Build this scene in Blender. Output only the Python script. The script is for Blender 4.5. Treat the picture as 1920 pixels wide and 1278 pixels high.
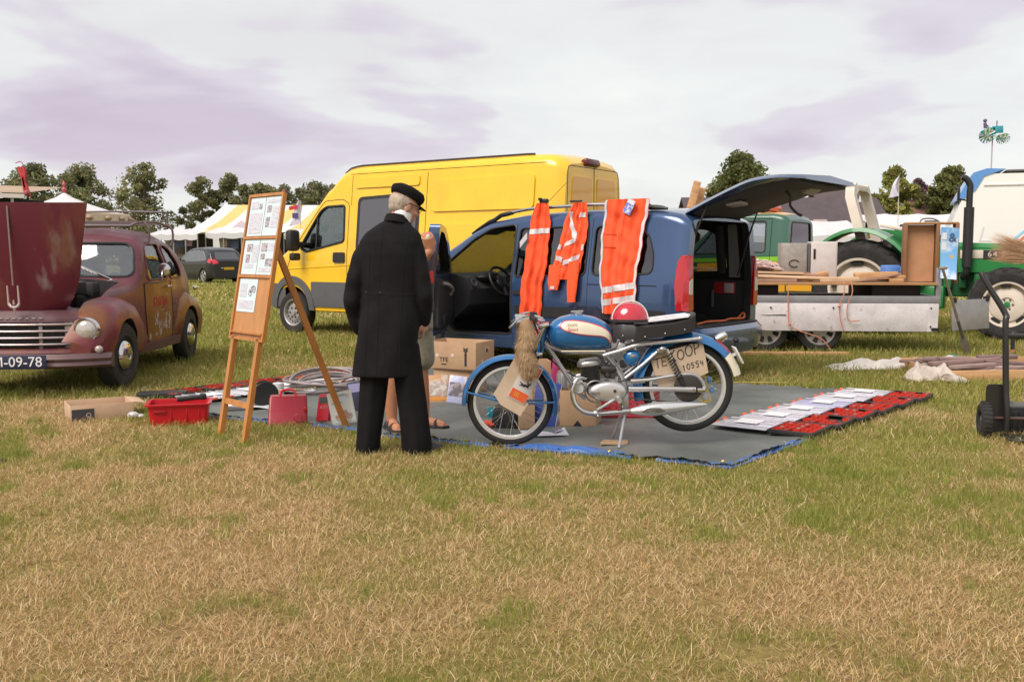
import bpy, bmesh, math, random
import numpy as np
from mathutils import Vector, Matrix, Euler
from mathutils.bvhtree import BVHTree
PI = math.pi
rnd = random.Random(7)
R = math.radians
for o in list(bpy.data.objects):
    bpy.data.objects.remove(o)
S = bpy.context.scene
COL = S.collection
# ------------------------------------------------------------------ camera
CAM_H, FPX, IW, IH, HOR = 1.28, 1800.0, 1920.0, 1278.0, 479.0
PITCH = math.atan((IH / 2 - HOR) / FPX)
cd = bpy.data.cameras.new('camera')
cam = bpy.data.objects.new('camera', cd)
COL.objects.link(cam)
cd.sensor_width = 36.0
cd.lens = 36.0 * FPX / IW
cd.clip_start, cd.clip_end = 0.05, 3000
cam.location = (0, 0, CAM_H)
cam.rotation_euler = (PI / 2 - PITCH, 0, 0)
S.camera = cam
S.render.resolution_x, S.render.resolution_y = 1024, 681
# ------------------------------------------------------------------ sky and sun
SUN_EL, SUN_AZ = 48.0, 222.0      # degrees; azimuth from +Y clockwise (sun is behind the camera, to the left)
W = bpy.data.worlds.new('World')
S.world = W
W.use_nodes = True
nt = W.node_tree
nt.nodes.clear()
def nn(t, kind, **kw):
    n = t.nodes.new(kind)
    for k, v in kw.items():
        setattr(n, k, v)
    return n
out = nn(nt, 'ShaderNodeOutputWorld')
sky = nn(nt, 'ShaderNodeTexSky', sky_type='NISHITA', sun_disc=False)
sky.sun_elevation, sky.sun_rotation = R(SUN_EL), R(SUN_AZ)
bg1 = nn(nt, 'ShaderNodeBackground'); bg1.inputs['Strength'].default_value = 0.1
nt.links.new(sky.outputs[0], bg1.inputs['Color'])
tc = nn(nt, 'ShaderNodeTexCoord')
# flatten the direction so that the cloud deck lies in layers: (x, y, z) / (z + k)
sep = nn(nt, 'ShaderNodeSeparateXYZ'); nt.links.new(tc.outputs['Generated'], sep.inputs[0])
addz = nn(nt, 'ShaderNodeMath', operation='ADD'); addz.inputs[1].default_value = 0.16
absz = nn(nt, 'ShaderNodeMath', operation='ABSOLUTE')
nt.links.new(sep.outputs['Z'], absz.inputs[0]); nt.links.new(absz.outputs[0], addz.inputs[0])
dx = nn(nt, 'ShaderNodeMath', operation='DIVIDE'); dy = nn(nt, 'ShaderNodeMath', operation='DIVIDE')
nt.links.new(sep.outputs['X'], dx.inputs[0]); nt.links.new(addz.outputs[0], dx.inputs[1])
nt.links.new(sep.outputs['Y'], dy.inputs[0]); nt.links.new(addz.outputs[0], dy.inputs[1])
comb = nn(nt, 'ShaderNodeCombineXYZ')
nt.links.new(dx.outputs[0], comb.inputs[0]); nt.links.new(dy.outputs[0], comb.inputs[1])
def wnoise(scale, detail, rough, off):
    mp = nn(nt, 'ShaderNodeMapping'); mp.inputs['Location'].default_value = off
    nt.links.new(comb.outputs[0], mp.inputs['Vector'])
    n = nn(nt, 'ShaderNodeTexNoise'); n.inputs['Scale'].default_value = scale
    n.inputs['Detail'].default_value = detail; n.inputs['Roughness'].default_value = rough
    n.inputs['Distortion'].default_value = 0.25
    nt.links.new(mp.outputs[0], n.inputs['Vector'])
    return n
def wramp(src, stops):
    r = nn(nt, 'ShaderNodeValToRGB')
    r.color_ramp.interpolation = 'EASE'
    while len(r.color_ramp.elements) < len(stops):
        r.color_ramp.elements.new(0.5)
    for e, (p, c) in zip(r.color_ramp.elements, stops):
        e.position = p; e.color = (*c, 1)
    nt.links.new(src, r.inputs[0])
    return r
n1 = wnoise(0.75, 4.5, 0.5, (4.45, 1.35, 0))
r1 = wramp(n1.outputs['Fac'], [(0.33, (0.58, 0.50, 0.59)), (0.42, (0.68, 0.625, 0.685)), (0.47, (0.765, 0.765, 0.755)), (0.58, (0.80, 0.805, 0.785)), (0.72, (0.88, 0.86, 0.83))])
n2 = wnoise(1.7, 8, 0.6, (9.0, -4.0, 2.0))
r2 = wramp(n2.outputs['Fac'], [(0.3, (0.955, 0.94, 0.955)), (0.6, (1.02, 1.025, 1.02))])
mul = nn(nt, 'ShaderNodeMix', data_type='RGBA', blend_type='MULTIPLY'); mul.inputs['Factor'].default_value = 1
nt.links.new(r1.outputs[0], mul.inputs['A']); nt.links.new(r2.outputs[0], mul.inputs['B'])
bg2 = nn(nt, 'ShaderNodeBackground'); bg2.inputs['Strength'].default_value = 0.70
nt.links.new(mul.outputs['Result'], bg2.inputs['Color'])
mx = nn(nt, 'ShaderNodeMixShader'); mx.inputs[0].default_value = 0.92     # a closed cloud deck over the clear sky
nt.links.new(bg1.outputs[0], mx.inputs[1]); nt.links.new(bg2.outputs[0], mx.inputs[2])
nt.links.new(mx.outputs[0], out.inputs['Surface'])
sl = bpy.data.lights.new('sun', 'SUN')
sl.energy, sl.angle, sl.color = 2.2, R(34), (1.0, 0.92, 0.83)
sun = bpy.data.objects.new('sun', sl)
COL.objects.link(sun)
sd = Vector((math.sin(R(SUN_AZ)) * math.cos(R(SUN_EL)), math.cos(R(SUN_AZ)) * math.cos(R(SUN_EL)), math.sin(R(SUN_EL))))
sun.rotation_euler = sd.to_track_quat('Z', 'Y').to_euler()
sun.location = (0, 0, 30)
S.view_settings.view_transform = 'Standard'
S.view_settings.look = 'None'
S.view_settings.exposure = 0.68
S.view_settings.gamma = 1.0
S.view_settings.use_curve_mapping = False
S.render.engine = 'CYCLES'
S.cycles.max_bounces = 6
S.cycles.transparent_max_bounces = 12
S.cycles.use_denoising = True

# ------------------------------------------------------------------ where a spot of the photograph stands
def cray(px, py):
    u, r = (IH / 2 - py) / FPX, (px - IW / 2) / FPX
    return Vector((r, math.cos(PITCH) + u * math.sin(PITCH), -math.sin(PITCH) + u * math.cos(PITCH)))
def G(px, py, z=0.0):
    d = cray(px, py); t = (z - CAM_H) / d.z
    return Vector((d.x * t, d.y * t, z))
def A(px, py, Y):
    d = cray(px, py); t = Y / d.y
    return Vector((d.x * t, Y, CAM_H + d.z * t))

# ------------------------------------------------------------------ materials
MATS = {}
def lin(r, g, b):
    f = lambda c: (c / 255 / 12.92) if c / 255 <= 0.04045 else ((c / 255 + 0.055) / 1.055) ** 2.4
    return (f(r), f(g), f(b))
def mat(name, col, rough=0.5, metal=0.0, coat=0.0, var=0.0, vscale=8.0, bump=0.0, bscale=60.0, col2=None, c2scale=3.0, c2lo=0.5, c2hi=0.6,
        spec=0.5, stretch=None, rvar=0.0, sheen=0.0, col3=None, c3scale=2.0, c3lo=0.5, c3hi=0.6, emit=None, detail=5.0):
    if name in MATS:
        return MATS[name]
    m = bpy.data.materials.new(name)
    m.use_nodes = True
    t = m.node_tree
    b = t.nodes['Principled BSDF']
    b.inputs['Roughness'].default_value = rough
    b.inputs['Metallic'].default_value = metal
    b.inputs['Coat Weight'].default_value = coat
    b.inputs['Coat Roughness'].default_value = 0.06
    b.inputs['Specular IOR Level'].default_value = spec
    b.inputs['Sheen Weight'].default_value = sheen
    b.inputs['Base Color'].default_value = (*col, 1)
    cur = None
    tcn = nn(t, 'ShaderNodeTexCoord')
    vec = tcn.outputs['Object']
    if stretch:
        mp = nn(t, 'ShaderNodeMapping'); mp.inputs['Scale'].default_value = stretch
        t.links.new(vec, mp.inputs['Vector']); vec = mp.outputs[0]
    def noise(scale, d=detail):
        n = nn(t, 'ShaderNodeTexNoise'); n.inputs['Scale'].default_value = scale; n.inputs['Detail'].default_value = d
        n.inputs['Roughness'].default_value = 0.6
        t.links.new(vec, n.inputs['Vector'])
        return n.outputs['Fac']
    def ramp(src, lo, hi, c0=(0, 0, 0), c1=(1, 1, 1)):
        r = nn(t, 'ShaderNodeValToRGB'); e = r.color_ramp.elements
        e[0].position, e[1].position = lo, hi
        e[0].color, e[1].color = (*c0, 1), (*c1, 1)
        t.links.new(src, r.inputs[0])
        return r.outputs[0]
    def mix(fac, a, bb, blend='MIX'):
        x = nn(t, 'ShaderNodeMix', data_type='RGBA', blend_type=blend)
        for s, v in (('Factor', fac), ('A', a), ('B', bb)):
            if isinstance(v, (int, float)):
                x.inputs[s].default_value = v
            elif isinstance(v, tuple):
                x.inputs[s].default_value = (*v, 1)
            else:
                t.links.new(v, x.inputs[s])
        return x.outputs['Result']
    cur = col
    if col2:
        cur = mix(ramp(noise(c2scale), c2lo, c2hi), cur, col2)
    if col3:
        cur = mix(ramp(noise(c3scale * 1.37 + 0.31), c3lo, c3hi), cur, col3)
    if var:
        cur = mix(1.0, cur, ramp(noise(vscale), 0.3, 0.7, (1 - var,) * 3, (1 + var * 0.5,) * 3), 'MULTIPLY')
    if not isinstance(cur, tuple):
        t.links.new(cur, b.inputs['Base Color'])
    if rvar:
        t.links.new(ramp(noise(vscale * 0.8), 0.3, 0.7, (max(rough - rvar, 0.02),) * 3, (min(rough + rvar, 1),) * 3), b.inputs['Roughness'])
    if bump:
        bp = nn(t, 'ShaderNodeBump'); bp.inputs['Strength'].default_value = bump; bp.inputs['Distance'].default_value = 0.01
        t.links.new(noise(bscale), bp.inputs['Height']); t.links.new(bp.outputs[0], b.inputs['Normal'])
    if emit:
        b.inputs['Emission Color'].default_value = (*col, 1); b.inputs['Emission Strength'].default_value = emit
    MATS[name] = m
    return m
def glass(name, tint=(0.85, 0.9, 0.9), refl=0.12):
    if name in MATS:
        return MATS[name]
    m = bpy.data.materials.new(name); m.use_nodes = True
    t = m.node_tree; t.nodes.clear()
    o = nn(t, 'ShaderNodeOutputMaterial'); tr = nn(t, 'ShaderNodeBsdfTransparent'); gl = nn(t, 'ShaderNodeBsdfGlossy')
    tr.inputs[0].default_value = (*tint, 1); gl.inputs['Roughness'].default_value = 0.03
    lw = nn(t, 'ShaderNodeLayerWeight'); lw.inputs['Blend'].default_value = 0.35
    mr = nn(t, 'ShaderNodeMapRange'); mr.inputs['To Min'].default_value = refl; mr.inputs['To Max'].default_value = 0.85
    t.links.new(lw.outputs['Fresnel'], mr.inputs['Value'])
    ms = nn(t, 'ShaderNodeMixShader')
    t.links.new(mr.outputs[0], ms.inputs[0]); t.links.new(tr.outputs[0], ms.inputs[1]); t.links.new(gl.outputs[0], ms.inputs[2])
    t.links.new(ms.outputs[0], o.inputs[0])
    MATS[name] = m
    return m

# ------------------------------------------------------------------ mesh builder
class MB:
    def __init__(s):
        s.v, s.f = [], []
    def add(s, vs, fs, M=None):
        k = len(s.v)
        s.v += [tuple(M @ Vector(p)) for p in vs] if M is not None else [tuple(p) for p in vs]
        s.f += [tuple(i + k for i in f) for f in fs]
        return s
    def box(s, c, d, rot=None, bev=0.0):
        x, y, z = (q / 2 for q in d)
        M = Matrix.Translation(c) @ (Euler(rot).to_matrix().to_4x4() if rot else Matrix())
        if bev <= 0:
            vs = [(a * x, b * y, e * z) for e in (-1, 1) for b in (-1, 1) for a in (-1, 1)]
            fs = [(0, 2, 3, 1), (4, 5, 7, 6), (0, 1, 5, 4), (2, 6, 7, 3), (0, 4, 6, 2), (1, 3, 7, 5)]
            return s.add(vs, fs, M)
        bm = bmesh.new()
        bmesh.ops.create_cube(bm, size=1)
        for v in bm.verts:
            v.co = Vector((v.co.x * d[0], v.co.y * d[1], v.co.z * d[2]))
        bmesh.ops.bevel(bm, geom=bm.edges[:], offset=bev, segments=2, affect='EDGES', profile=0.5)
        return s.bm(bm, M)
    def bm(s, bm, M=None):
        bm.verts.ensure_lookup_table()
        for i, v in enumerate(bm.verts):
            v.index = i
        s.add([v.co.copy() for v in bm.verts], [[v.index for v in f.verts] for f in bm.faces], M)
        bm.free()
        return s
    def loft(s, rings, caps=True, closed=True, M=None):
        n = len(rings[0]); vs = [p for r in rings for p in r]; fs = []
        for i in range(len(rings) - 1):
            for j in range(n if closed else n - 1):
                a, b = i * n + j, i * n + (j + 1) % n
                fs.append((a, b, b + n, a + n))
        if caps and closed:
            fs.append(tuple(range(n))[::-1]); fs.append(tuple(range((len(rings) - 1) * n, len(rings) * n)))
        return s.add(vs, fs, M)
    def tube(s, path, r, n=8, closed=False, caps=True, sq=None):
        P = [Vector(p) for p in path]
        k = len(P)
        rs = list(r) if hasattr(r, '__len__') else [r] * k
        T = []
        for i in range(k):
            a = P[(i - 1) % k] if (closed or i > 0) else P[i]
            b = P[(i + 1) % k] if (closed or i < k - 1) else P[i]
            t = b - a
            T.append(t.normalized() if t.length > 1e-9 else Vector((0, 0, 1)))
        up = Vector((0, 0, 1)) if abs(T[0].z) < 0.9 else Vector((1, 0, 0))
        u = (up - T[0] * up.dot(T[0])).normalized()
        rings = []
        for i in range(k):
            u = (u - T[i] * u.dot(T[i]))
            u = u.normalized() if u.length > 1e-6 else T[i].orthogonal().normalized()
            w = T[i].cross(u)
            if sq:
                rings.append([P[i] + u * a * sq[1] / 2 + w * b * sq[0] / 2 for a, b in ((-1, -1), (-1, 1), (1, 1), (1, -1))])
            else:
                rings.append([P[i] + (u * math.cos(2 * PI * j / n) + w * math.sin(2 * PI * j / n)) * rs[i] for j in range(n)])
        if closed:
            rings.append(rings[0])
        return s.loft(rings, caps=caps and not closed)
    def cyl(s, a, b, r, n=16, r2=None):
        return s.tube([a, b], [r, r if r2 is None else r2], n)
    def lathe(s, prof, c=(0, 0, 0), axis='z', n=32, a0=0, a1=2 * PI, M=None):
        full = abs(a1 - a0 - 2 * PI) < 1e-6
        rings = []
        for i in range(n if full else n + 1):
            a = a0 + (a1 - a0) * i / n
            ca, sa = math.cos(a), math.sin(a)
            ring = []
            for r, h in prof:
                p = {'z': (r * ca, r * sa, h), 'y': (r * ca, h, r * sa), 'x': (h, r * ca, r * sa)}[axis]
                ring.append((p[0] + c[0], p[1] + c[1], p[2] + c[2]))
            rings.append(ring)
        if full:
            rings.append(rings[0])
        return s.loft(rings, caps=False, closed=False, M=M)
    def prism(s, pts, h0, h1, axis='z', M=None):
        def p3(p, h):
            return {'z': (p[0], p[1], h), 'y': (p[0], h, p[1]), 'x': (h, p[0], p[1])}[axis]
        n = len(pts)
        vs = [p3(p, h0) for p in pts] + [p3(p, h1) for p in pts]
        fs = [(i, (i + 1) % n, (i + 1) % n + n, i + n) for i in range(n)]
        fs += [tuple(range(n))[::-1], tuple(range(n, 2 * n))]
        return s.add(vs, fs, M)
    def ball(s, c, r, n=16, m=10, M=None):
        rr = r if hasattr(r, '__len__') else (r, r, r)
        rings = []
        for i in range(m + 1):
            t = PI * i / m
            q = max(math.sin(t), 1e-3)
            rings.append([(c[0] + rr[0] * q * math.cos(2 * PI * j / n), c[1] + rr[1] * q * math.sin(2 * PI * j / n), c[2] - rr[2] * math.cos(t)) for j in range(n)])
        return s.loft(rings, M=M)
    def sheet(s, fn, nu, nv, M=None):
        vs = [fn(i / nu, j / nv) for i in range(nu + 1) for j in range(nv + 1)]
        fs = [(i * (nv + 1) + j, (i + 1) * (nv + 1) + j, (i + 1) * (nv + 1) + j + 1, i * (nv + 1) + j + 1) for i in range(nu) for j in range(nv)]
        return s.add(vs, fs, M)
    def mesh(s, name='m'):
        me = bpy.data.meshes.new(name)
        me.from_pydata(s.v, [], s.f)
        me.validate()
        bm = bmesh.new(); bm.from_mesh(me)
        bmesh.ops.remove_doubles(bm, verts=bm.verts, dist=1e-5)
        bmesh.ops.recalc_face_normals(bm, faces=bm.faces)
        bm.to_mesh(me); bm.free()
        return me
    def build(s, name, m=None, parent=None, smooth=35, loc=None, rot=None):
        return link(name, s.mesh(name), m, parent, smooth, loc, rot)
def link(name, me, m=None, parent=None, smooth=35, loc=None, rot=None):
    if m is not None and not len(me.materials):
        me.materials.append(m)
    if smooth and len(me.polygons):
        me.polygons.foreach_set('use_smooth', [True] * len(me.polygons))
        me.set_sharp_from_angle(angle=R(smooth))
    o = bpy.data.objects.new(name, me)
    COL.objects.link(o)
    o.parent = parent
    if loc is not None:
        o.location = loc
    if rot is not None:
        o.rotation_euler = rot
    return o
def thing(name, label, cat, loc=(0, 0, 0), rz=0.0, group=None, rot=None):
    o = bpy.data.objects.new(name, None)
    COL.objects.link(o)
    o.empty_display_size = 0.1
    o.location = loc
    o.rotation_euler = rot if rot else (0, 0, rz)
    return tag(o, label, cat, group)
def tag(o, label, cat, group=None):
    o['label'] = label; o['category'] = cat
    if group:
        o['group'] = group
    return o
def node(name, parent, loc=(0, 0, 0), rot=(0, 0, 0)):
    o = bpy.data.objects.new(name, None); COL.objects.link(o); o.empty_display_size = 0.05
    o.parent = parent; o.location = loc; o.rotation_euler = rot
    return o
def copy_tree(o, parent=None):
    c = o.copy(); COL.objects.link(c); c.parent = parent
    for ch in o.children:
        copy_tree(ch, c)
    return c
def evalmesh(o):
    dg = bpy.context.evaluated_depsgraph_get()
    dg.update()
    return bpy.data.meshes.new_from_object(o.evaluated_get(dg))
def csg(mb, m, cuts):
    """outer solid minus the cutters; every cutter brings its own material to the faces it leaves"""
    me = mb.mesh('tmp'); me.materials.append(m)
    o = link('tmp', me, smooth=0)
    tmp = []
    for cb, cm in cuts:
        cme = cb.mesh('cut'); cme.materials.append(cm)
        c = link('cut', cme, smooth=0); tmp.append(c)
        md = o.modifiers.new('b', 'BOOLEAN')
        md.operation, md.object, md.solver, md.material_mode = 'DIFFERENCE', c, 'EXACT', 'TRANSFER'
    r = evalmesh(o)
    for c in tmp + [o]:
        bpy.data.objects.remove(c)
    return r
def remesh(mb, voxel=0.012, smooth_it=4, factor=0.5):
    o = link('tmp', mb.mesh('tmp'), smooth=0)
    md = o.modifiers.new('r', 'REMESH'); md.mode = 'VOXEL'; md.voxel_size = voxel
    if smooth_it:
        ms = o.modifiers.new('s', 'SMOOTH'); ms.iterations = smooth_it; ms.factor = factor
    r = evalmesh(o)
    bpy.data.objects.remove(o)
    return r
def bvh(mb):
    return BVHTree.FromPolygons([Vector(p) for p in mb.v], mb.f)
AX = {'left': (Vector((0, -1, 0)), lambda a, b: Vector((a, 3, b))), 'right': (Vector((0, 1, 0)), lambda a, b: Vector((a, -3, b))),
      'front': (Vector((-1, 0, 0)), lambda a, b: Vector((9, a, b))), 'rear': (Vector((1, 0, 0)), lambda a, b: Vector((-3, a, b))),
      'top': (Vector((0, 0, -1)), lambda a, b: Vector((a, b, 5)))}
def cast(bv, side, a, b):
    d, f = AX[side]
    p, n, i, t = bv.ray_cast(f(a, b), d)
    if p is None:
        q = f(a, b)
        p, n, i, t = bv.find_nearest(q + d * (abs(q.y) if side in ('left', 'right') else 5))
        p = Vector((a, p.y, b)) if side in ('left', 'right') else (Vector((p.x, a, b)) if side in ('front', 'rear') else Vector((a, b, p.z)))
    return p
def densify(pts, step, closed=True):
    o = []
    n = len(pts)
    for i in range(n if closed else n - 1):
        a, b = Vector(pts[i]), Vector(pts[(i + 1) % n])
        k = max(1, int((b - a).length / step))
        o += [tuple(a + (b - a) * j / k) for j in range(k)]
    if not closed:
        o.append(tuple(pts[-1]))
    return o
def rpoly(pts, r=0.04, n=4):
    o = []
    k = len(pts)
    for i in range(k):
        p, a, b = Vector(pts[i]), Vector(pts[i - 1]), Vector(pts[(i + 1) % k])
        da, db = (a - p), (b - p)
        q = min(r, da.length * 0.45, db.length * 0.45)
        s, e = p + da.normalized() * q, p + db.normalized() * q
        for j in range(n + 1):
            t = j / n
            o.append(tuple(s * (1 - t) ** 2 + p * 2 * t * (1 - t) + e * t * t))
    return o
def patch(bv, side, outline, off=0.004, thick=0.012, res=0.08):
    """a sheet with this outline, laid on the surface of a body: panes, lamps, cladding"""
    d, f = AX[side]
    bm = bmesh.new()
    vs = [bm.verts.new((p[0], p[1], 0)) for p in densify(outline, res)]
    bm.faces.new(vs)
    for ax in (0, 1):
        lo, hi = min(p[ax] for p in outline), max(p[ax] for p in outline)
        k = max(1, int((hi - lo) / res))
        for i in range(1, k):
            c = [0, 0, 0]; c[ax] = lo + (hi - lo) * i / k
            nrm = [0, 0, 0]; nrm[ax] = 1
            bmesh.ops.bisect_plane(bm, geom=bm.verts[:] + bm.edges[:] + bm.faces[:], plane_co=c, plane_no=nrm)
    bm.verts.ensure_lookup_table()
    for i, v in enumerate(bm.verts):
        v.index = i
    front = []
    for v in bm.verts:
        front.append(cast(bv, side, v.co.x, v.co.y) - d * off)
    n = len(front)
    faces = [[v.index for v in fc.verts] for fc in bm.faces]
    edges = [(e.verts[0].index, e.verts[1].index) for e in bm.edges if e.is_boundary]
    bm.free()
    mb = MB()
    mb.add(front + [p + d * thick for p in front], faces + [[i + n for i in fc][::-1] for fc in faces] + [(a, b, b + n, a + n) for a, b in edges])
    return mb
def seam(bv, side, pts, r=0.004, closed=False, off=0.0, step=0.05, n=5):
    d, f = AX[side]
    P = [cast(bv, side, *p) - d * off for p in densify(pts, step, closed)]
    return MB().tube(P, r, n, closed=closed)
def pw(*pts, sm=0.0):
    xs, ys = [p[0] for p in pts], [p[1] for p in pts]
    if sm <= 0:
        return lambda x: float(np.interp(x, xs, ys))
    ks = np.linspace(-1, 1, 9)
    return lambda x: float(np.mean(np.interp(x + ks * sm, xs, ys)))
def body(xs, top, bot, half, rt, nz=14, na=6, crown=0.03):
    """car body: stations along x, sides given by half(x, z), rounded into the roof"""
    rings = []
    for x in xs:
        zt, zb = top(x), bot(x)
        r = min(rt(x), (zt - zb) * 0.45)
        side = []
        for i in range(nz + 1):
            z = zb + (zt - r - zb) * i / nz
            side.append((half(x, z), z))
        w0, z0 = side[-1]
        cx = w0 - min(r * 1.15, w0 * 0.7)
        for i in range(1, na + 1):
            a = PI / 2 * i / na
            side.append((cx + (w0 - cx) * math.cos(a), z0 + r * math.sin(a)))
        for i in range(1, 4):
            y = cx * (1 - i / 3)
            side.append((y, zt + crown * (1 - (y / max(cx, 1e-3)) ** 2)))
        b0 = max(side[0][0] - 0.08, 0.02)
        ring = [(x, y, z) for y, z in [(b0, zb - 0.02)] + side] + [(x, -y, z) for y, z in side[-2::-1] + [(b0, zb - 0.02)]]
        rings.append(ring)
    return MB().loft(rings)
def text_mb(txt, size, extr=0.001, M=None, shear=0.0, space=1.0):
    cu = bpy.data.curves.new('t', 'FONT'); cu.body = txt; cu.size = size; cu.extrude = extr; cu.shear = shear
    cu.align_x = 'CENTER'; cu.align_y = 'CENTER'; cu.resolution_u = 3; cu.space_character = space
    o = bpy.data.objects.new('t', cu); COL.objects.link(o)
    me = evalmesh(o)
    bpy.data.objects.remove(o)
    mb = MB().add([v.co.copy() for v in me.vertices], [list(p.vertices) for p in me.polygons], M)
    return mb
def frame(o, x, y, z):
    """matrix from an origin and two axes: local x, local y -> world x, y; z the normal"""
    return Matrix(((x[0], y[0], z[0], o[0]), (x[1], y[1], z[1], o[1]), (x[2], y[2], z[2], o[2]), (0, 0, 0, 1)))
UPR = frame((0, 0, 0), (1, 0, 0), (0, 0, 1), (0, -1, 0))       # text stood upright facing -y
def bez(p0, p1, p2, p3, n=10):
    p0, p1, p2, p3 = map(Vector, (p0, p1, p2, p3))
    return [p0 * (1 - t) ** 3 + p1 * 3 * t * (1 - t) ** 2 + p2 * 3 * t * t * (1 - t) + p3 * t ** 3 for t in [i / n for i in range(n + 1)]]
def spline(pts, n=8):
    P = [Vector(p) for p in pts]
    o = []
    for i in range(len(P) - 1):
        a, b, c, d = P[max(i - 1, 0)], P[i], P[i + 1], P[min(i + 2, len(P) - 1)]
        for j in range(n):
            t = j / n
            o.append(0.5 * ((2 * b) + (c - a) * t + (2 * a - 5 * b + 4 * c - d) * t * t + (3 * b - a - 3 * c + d) * t ** 3))
    o.append(P[-1])
    return o
# ================================================================== ground, grass
def poly_in(px, py, poly):
    ins = np.zeros(len(px), bool)
    n = len(poly)
    for i in range(n):
        x1, y1 = poly[i][:2]; x2, y2 = poly[(i + 1) % n][:2]
        c = ((y1 > py) != (y2 > py)) & (px < (x2 - x1) * (py - y1) / (y2 - y1 + 1e-12) + x1)
        ins ^= c
    return ins
def vnoise(x, y, scale, seed):
    rs = np.random.RandomState(seed)
    tab = rs.rand(256, 256)
    x, y = x * scale + 500, y * scale + 500
    xi, yi = np.floor(x).astype(int), np.floor(y).astype(int)
    fx, fy = x - xi, y - yi
    fx, fy = fx * fx * (3 - 2 * fx), fy * fy * (3 - 2 * fy)
    g = lambda a, b: tab[a % 256, b % 256]
    return (g(xi, yi) * (1 - fx) + g(xi + 1, yi) * fx) * (1 - fy) + (g(xi, yi + 1) * (1 - fx) + g(xi + 1, yi + 1) * fx) * fy
def dryness(x, y):
    """0 = lush, 1 = straw; the mown strip in front has dried out"""
    n = 0.42 * vnoise(x, y, 0.55, 1) + 0.33 * vnoise(x, y, 1.7, 2) + 0.25 * vnoise(x, y, 5.0, 3)
    far = np.clip((y - 6.3 - 0.10 * x) / 3.2, 0, 1)
    return np.clip((n - 0.5) * 2.3 + 0.40 - far * 0.42, 0, 1)
gm = bpy.data.materials.new('field'); gm.use_nodes = True
t = gm.node_tree; b = t.nodes['Principled BSDF']; b.inputs['Roughness'].default_value = 0.95; b.inputs['Specular IOR Level'].default_value = 0.1
at = nn(t, 'ShaderNodeAttribute', attribute_name='dry')
tcg = nn(t, 'ShaderNodeTexCoord')
nz1 = nn(t, 'ShaderNodeTexNoise'); nz1.inputs['Scale'].default_value = 28; nz1.inputs['Detail'].default_value = 8; nz1.inputs['Roughness'].default_value = 0.75
nz2 = nn(t, 'ShaderNodeTexNoise'); nz2.inputs['Scale'].default_value = 0.35; nz2.inputs['Detail'].default_value = 6
t.links.new(tcg.outputs['Object'], nz1.inputs['Vector']); t.links.new(tcg.outputs['Object'], nz2.inputs['Vector'])
def gramp(src, a, ca, b_, cb):
    r = nn(t, 'ShaderNodeValToRGB'); e = r.color_ramp.elements
    e[0].position, e[1].position = a, b_; e[0].color, e[1].color = (*ca, 1), (*cb, 1)
    t.links.new(src, r.inputs[0]); return r.outputs[0]
grn = gramp(nz2.outputs['Fac'], 0.35, (0.20, 0.205, 0.04), 0.65, (0.27, 0.26, 0.06))
drc = gramp(nz1.outputs['Fac'], 0.3, (0.20, 0.125, 0.055), 0.7, (0.48, 0.32, 0.14))
mxg = nn(t, 'ShaderNodeMix', data_type='RGBA'); t.links.new(at.outputs['Fac'], mxg.inputs['Factor'])
t.links.new(grn, mxg.inputs['A']); t.links.new(drc, mxg.inputs['B'])
mmg = nn(t, 'ShaderNodeMix', data_type='RGBA', blend_type='MULTIPLY'); mmg.inputs['Factor'].default_value = 1
t.links.new(mxg.outputs['Result'], mmg.inputs['A']); t.links.new(gramp(nz1.outputs['Fac'], 0.3, (0.62, 0.62, 0.62), 0.7, (1.1, 1.1, 1.1)), mmg.inputs['B'])
t.links.new(mmg.outputs['Result'], b.inputs['Base Color'])
bpn = nn(t, 'ShaderNodeBump'); bpn.inputs['Strength'].default_value = 0.7; bpn.inputs['Distance'].default_value = 0.03
t.links.new(nz1.outputs['Fac'], bpn.inputs['Height']); t.links.new(bpn.outputs[0], b.inputs['Normal'])
xs = np.concatenate([[-1600, -500, -150, -60], np.linspace(-30, 30, 121), [60, 150, 500, 1600]])
ys = np.concatenate([[-200, -30], np.linspace(0, 40, 101), [55, 80, 140, 300, 800, 2500]])
XX, YY = np.meshgrid(xs, ys, indexing='ij')
nx_, ny_ = len(xs), len(ys)
me = bpy.data.meshes.new('ground')
V = np.stack([XX.ravel(), YY.ravel(), np.zeros(XX.size)], 1)
F_ = [(i * ny_ + j, (i + 1) * ny_ + j, (i + 1) * ny_ + j + 1, i * ny_ + j + 1) for i in range(nx_ - 1) for j in range(ny_ - 1)]
me.from_pydata(V.tolist(), [], F_)
a_ = me.attributes.new('dry', 'FLOAT', 'POINT')
a_.data.foreach_set('value', dryness(V[:, 0], V[:, 1]).astype(np.float32))
go = link('ground', me, gm, smooth=0)
go['kind'] = 'structure'; go['label'] = 'flat field of mown grass, dry in front and green behind'

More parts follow.
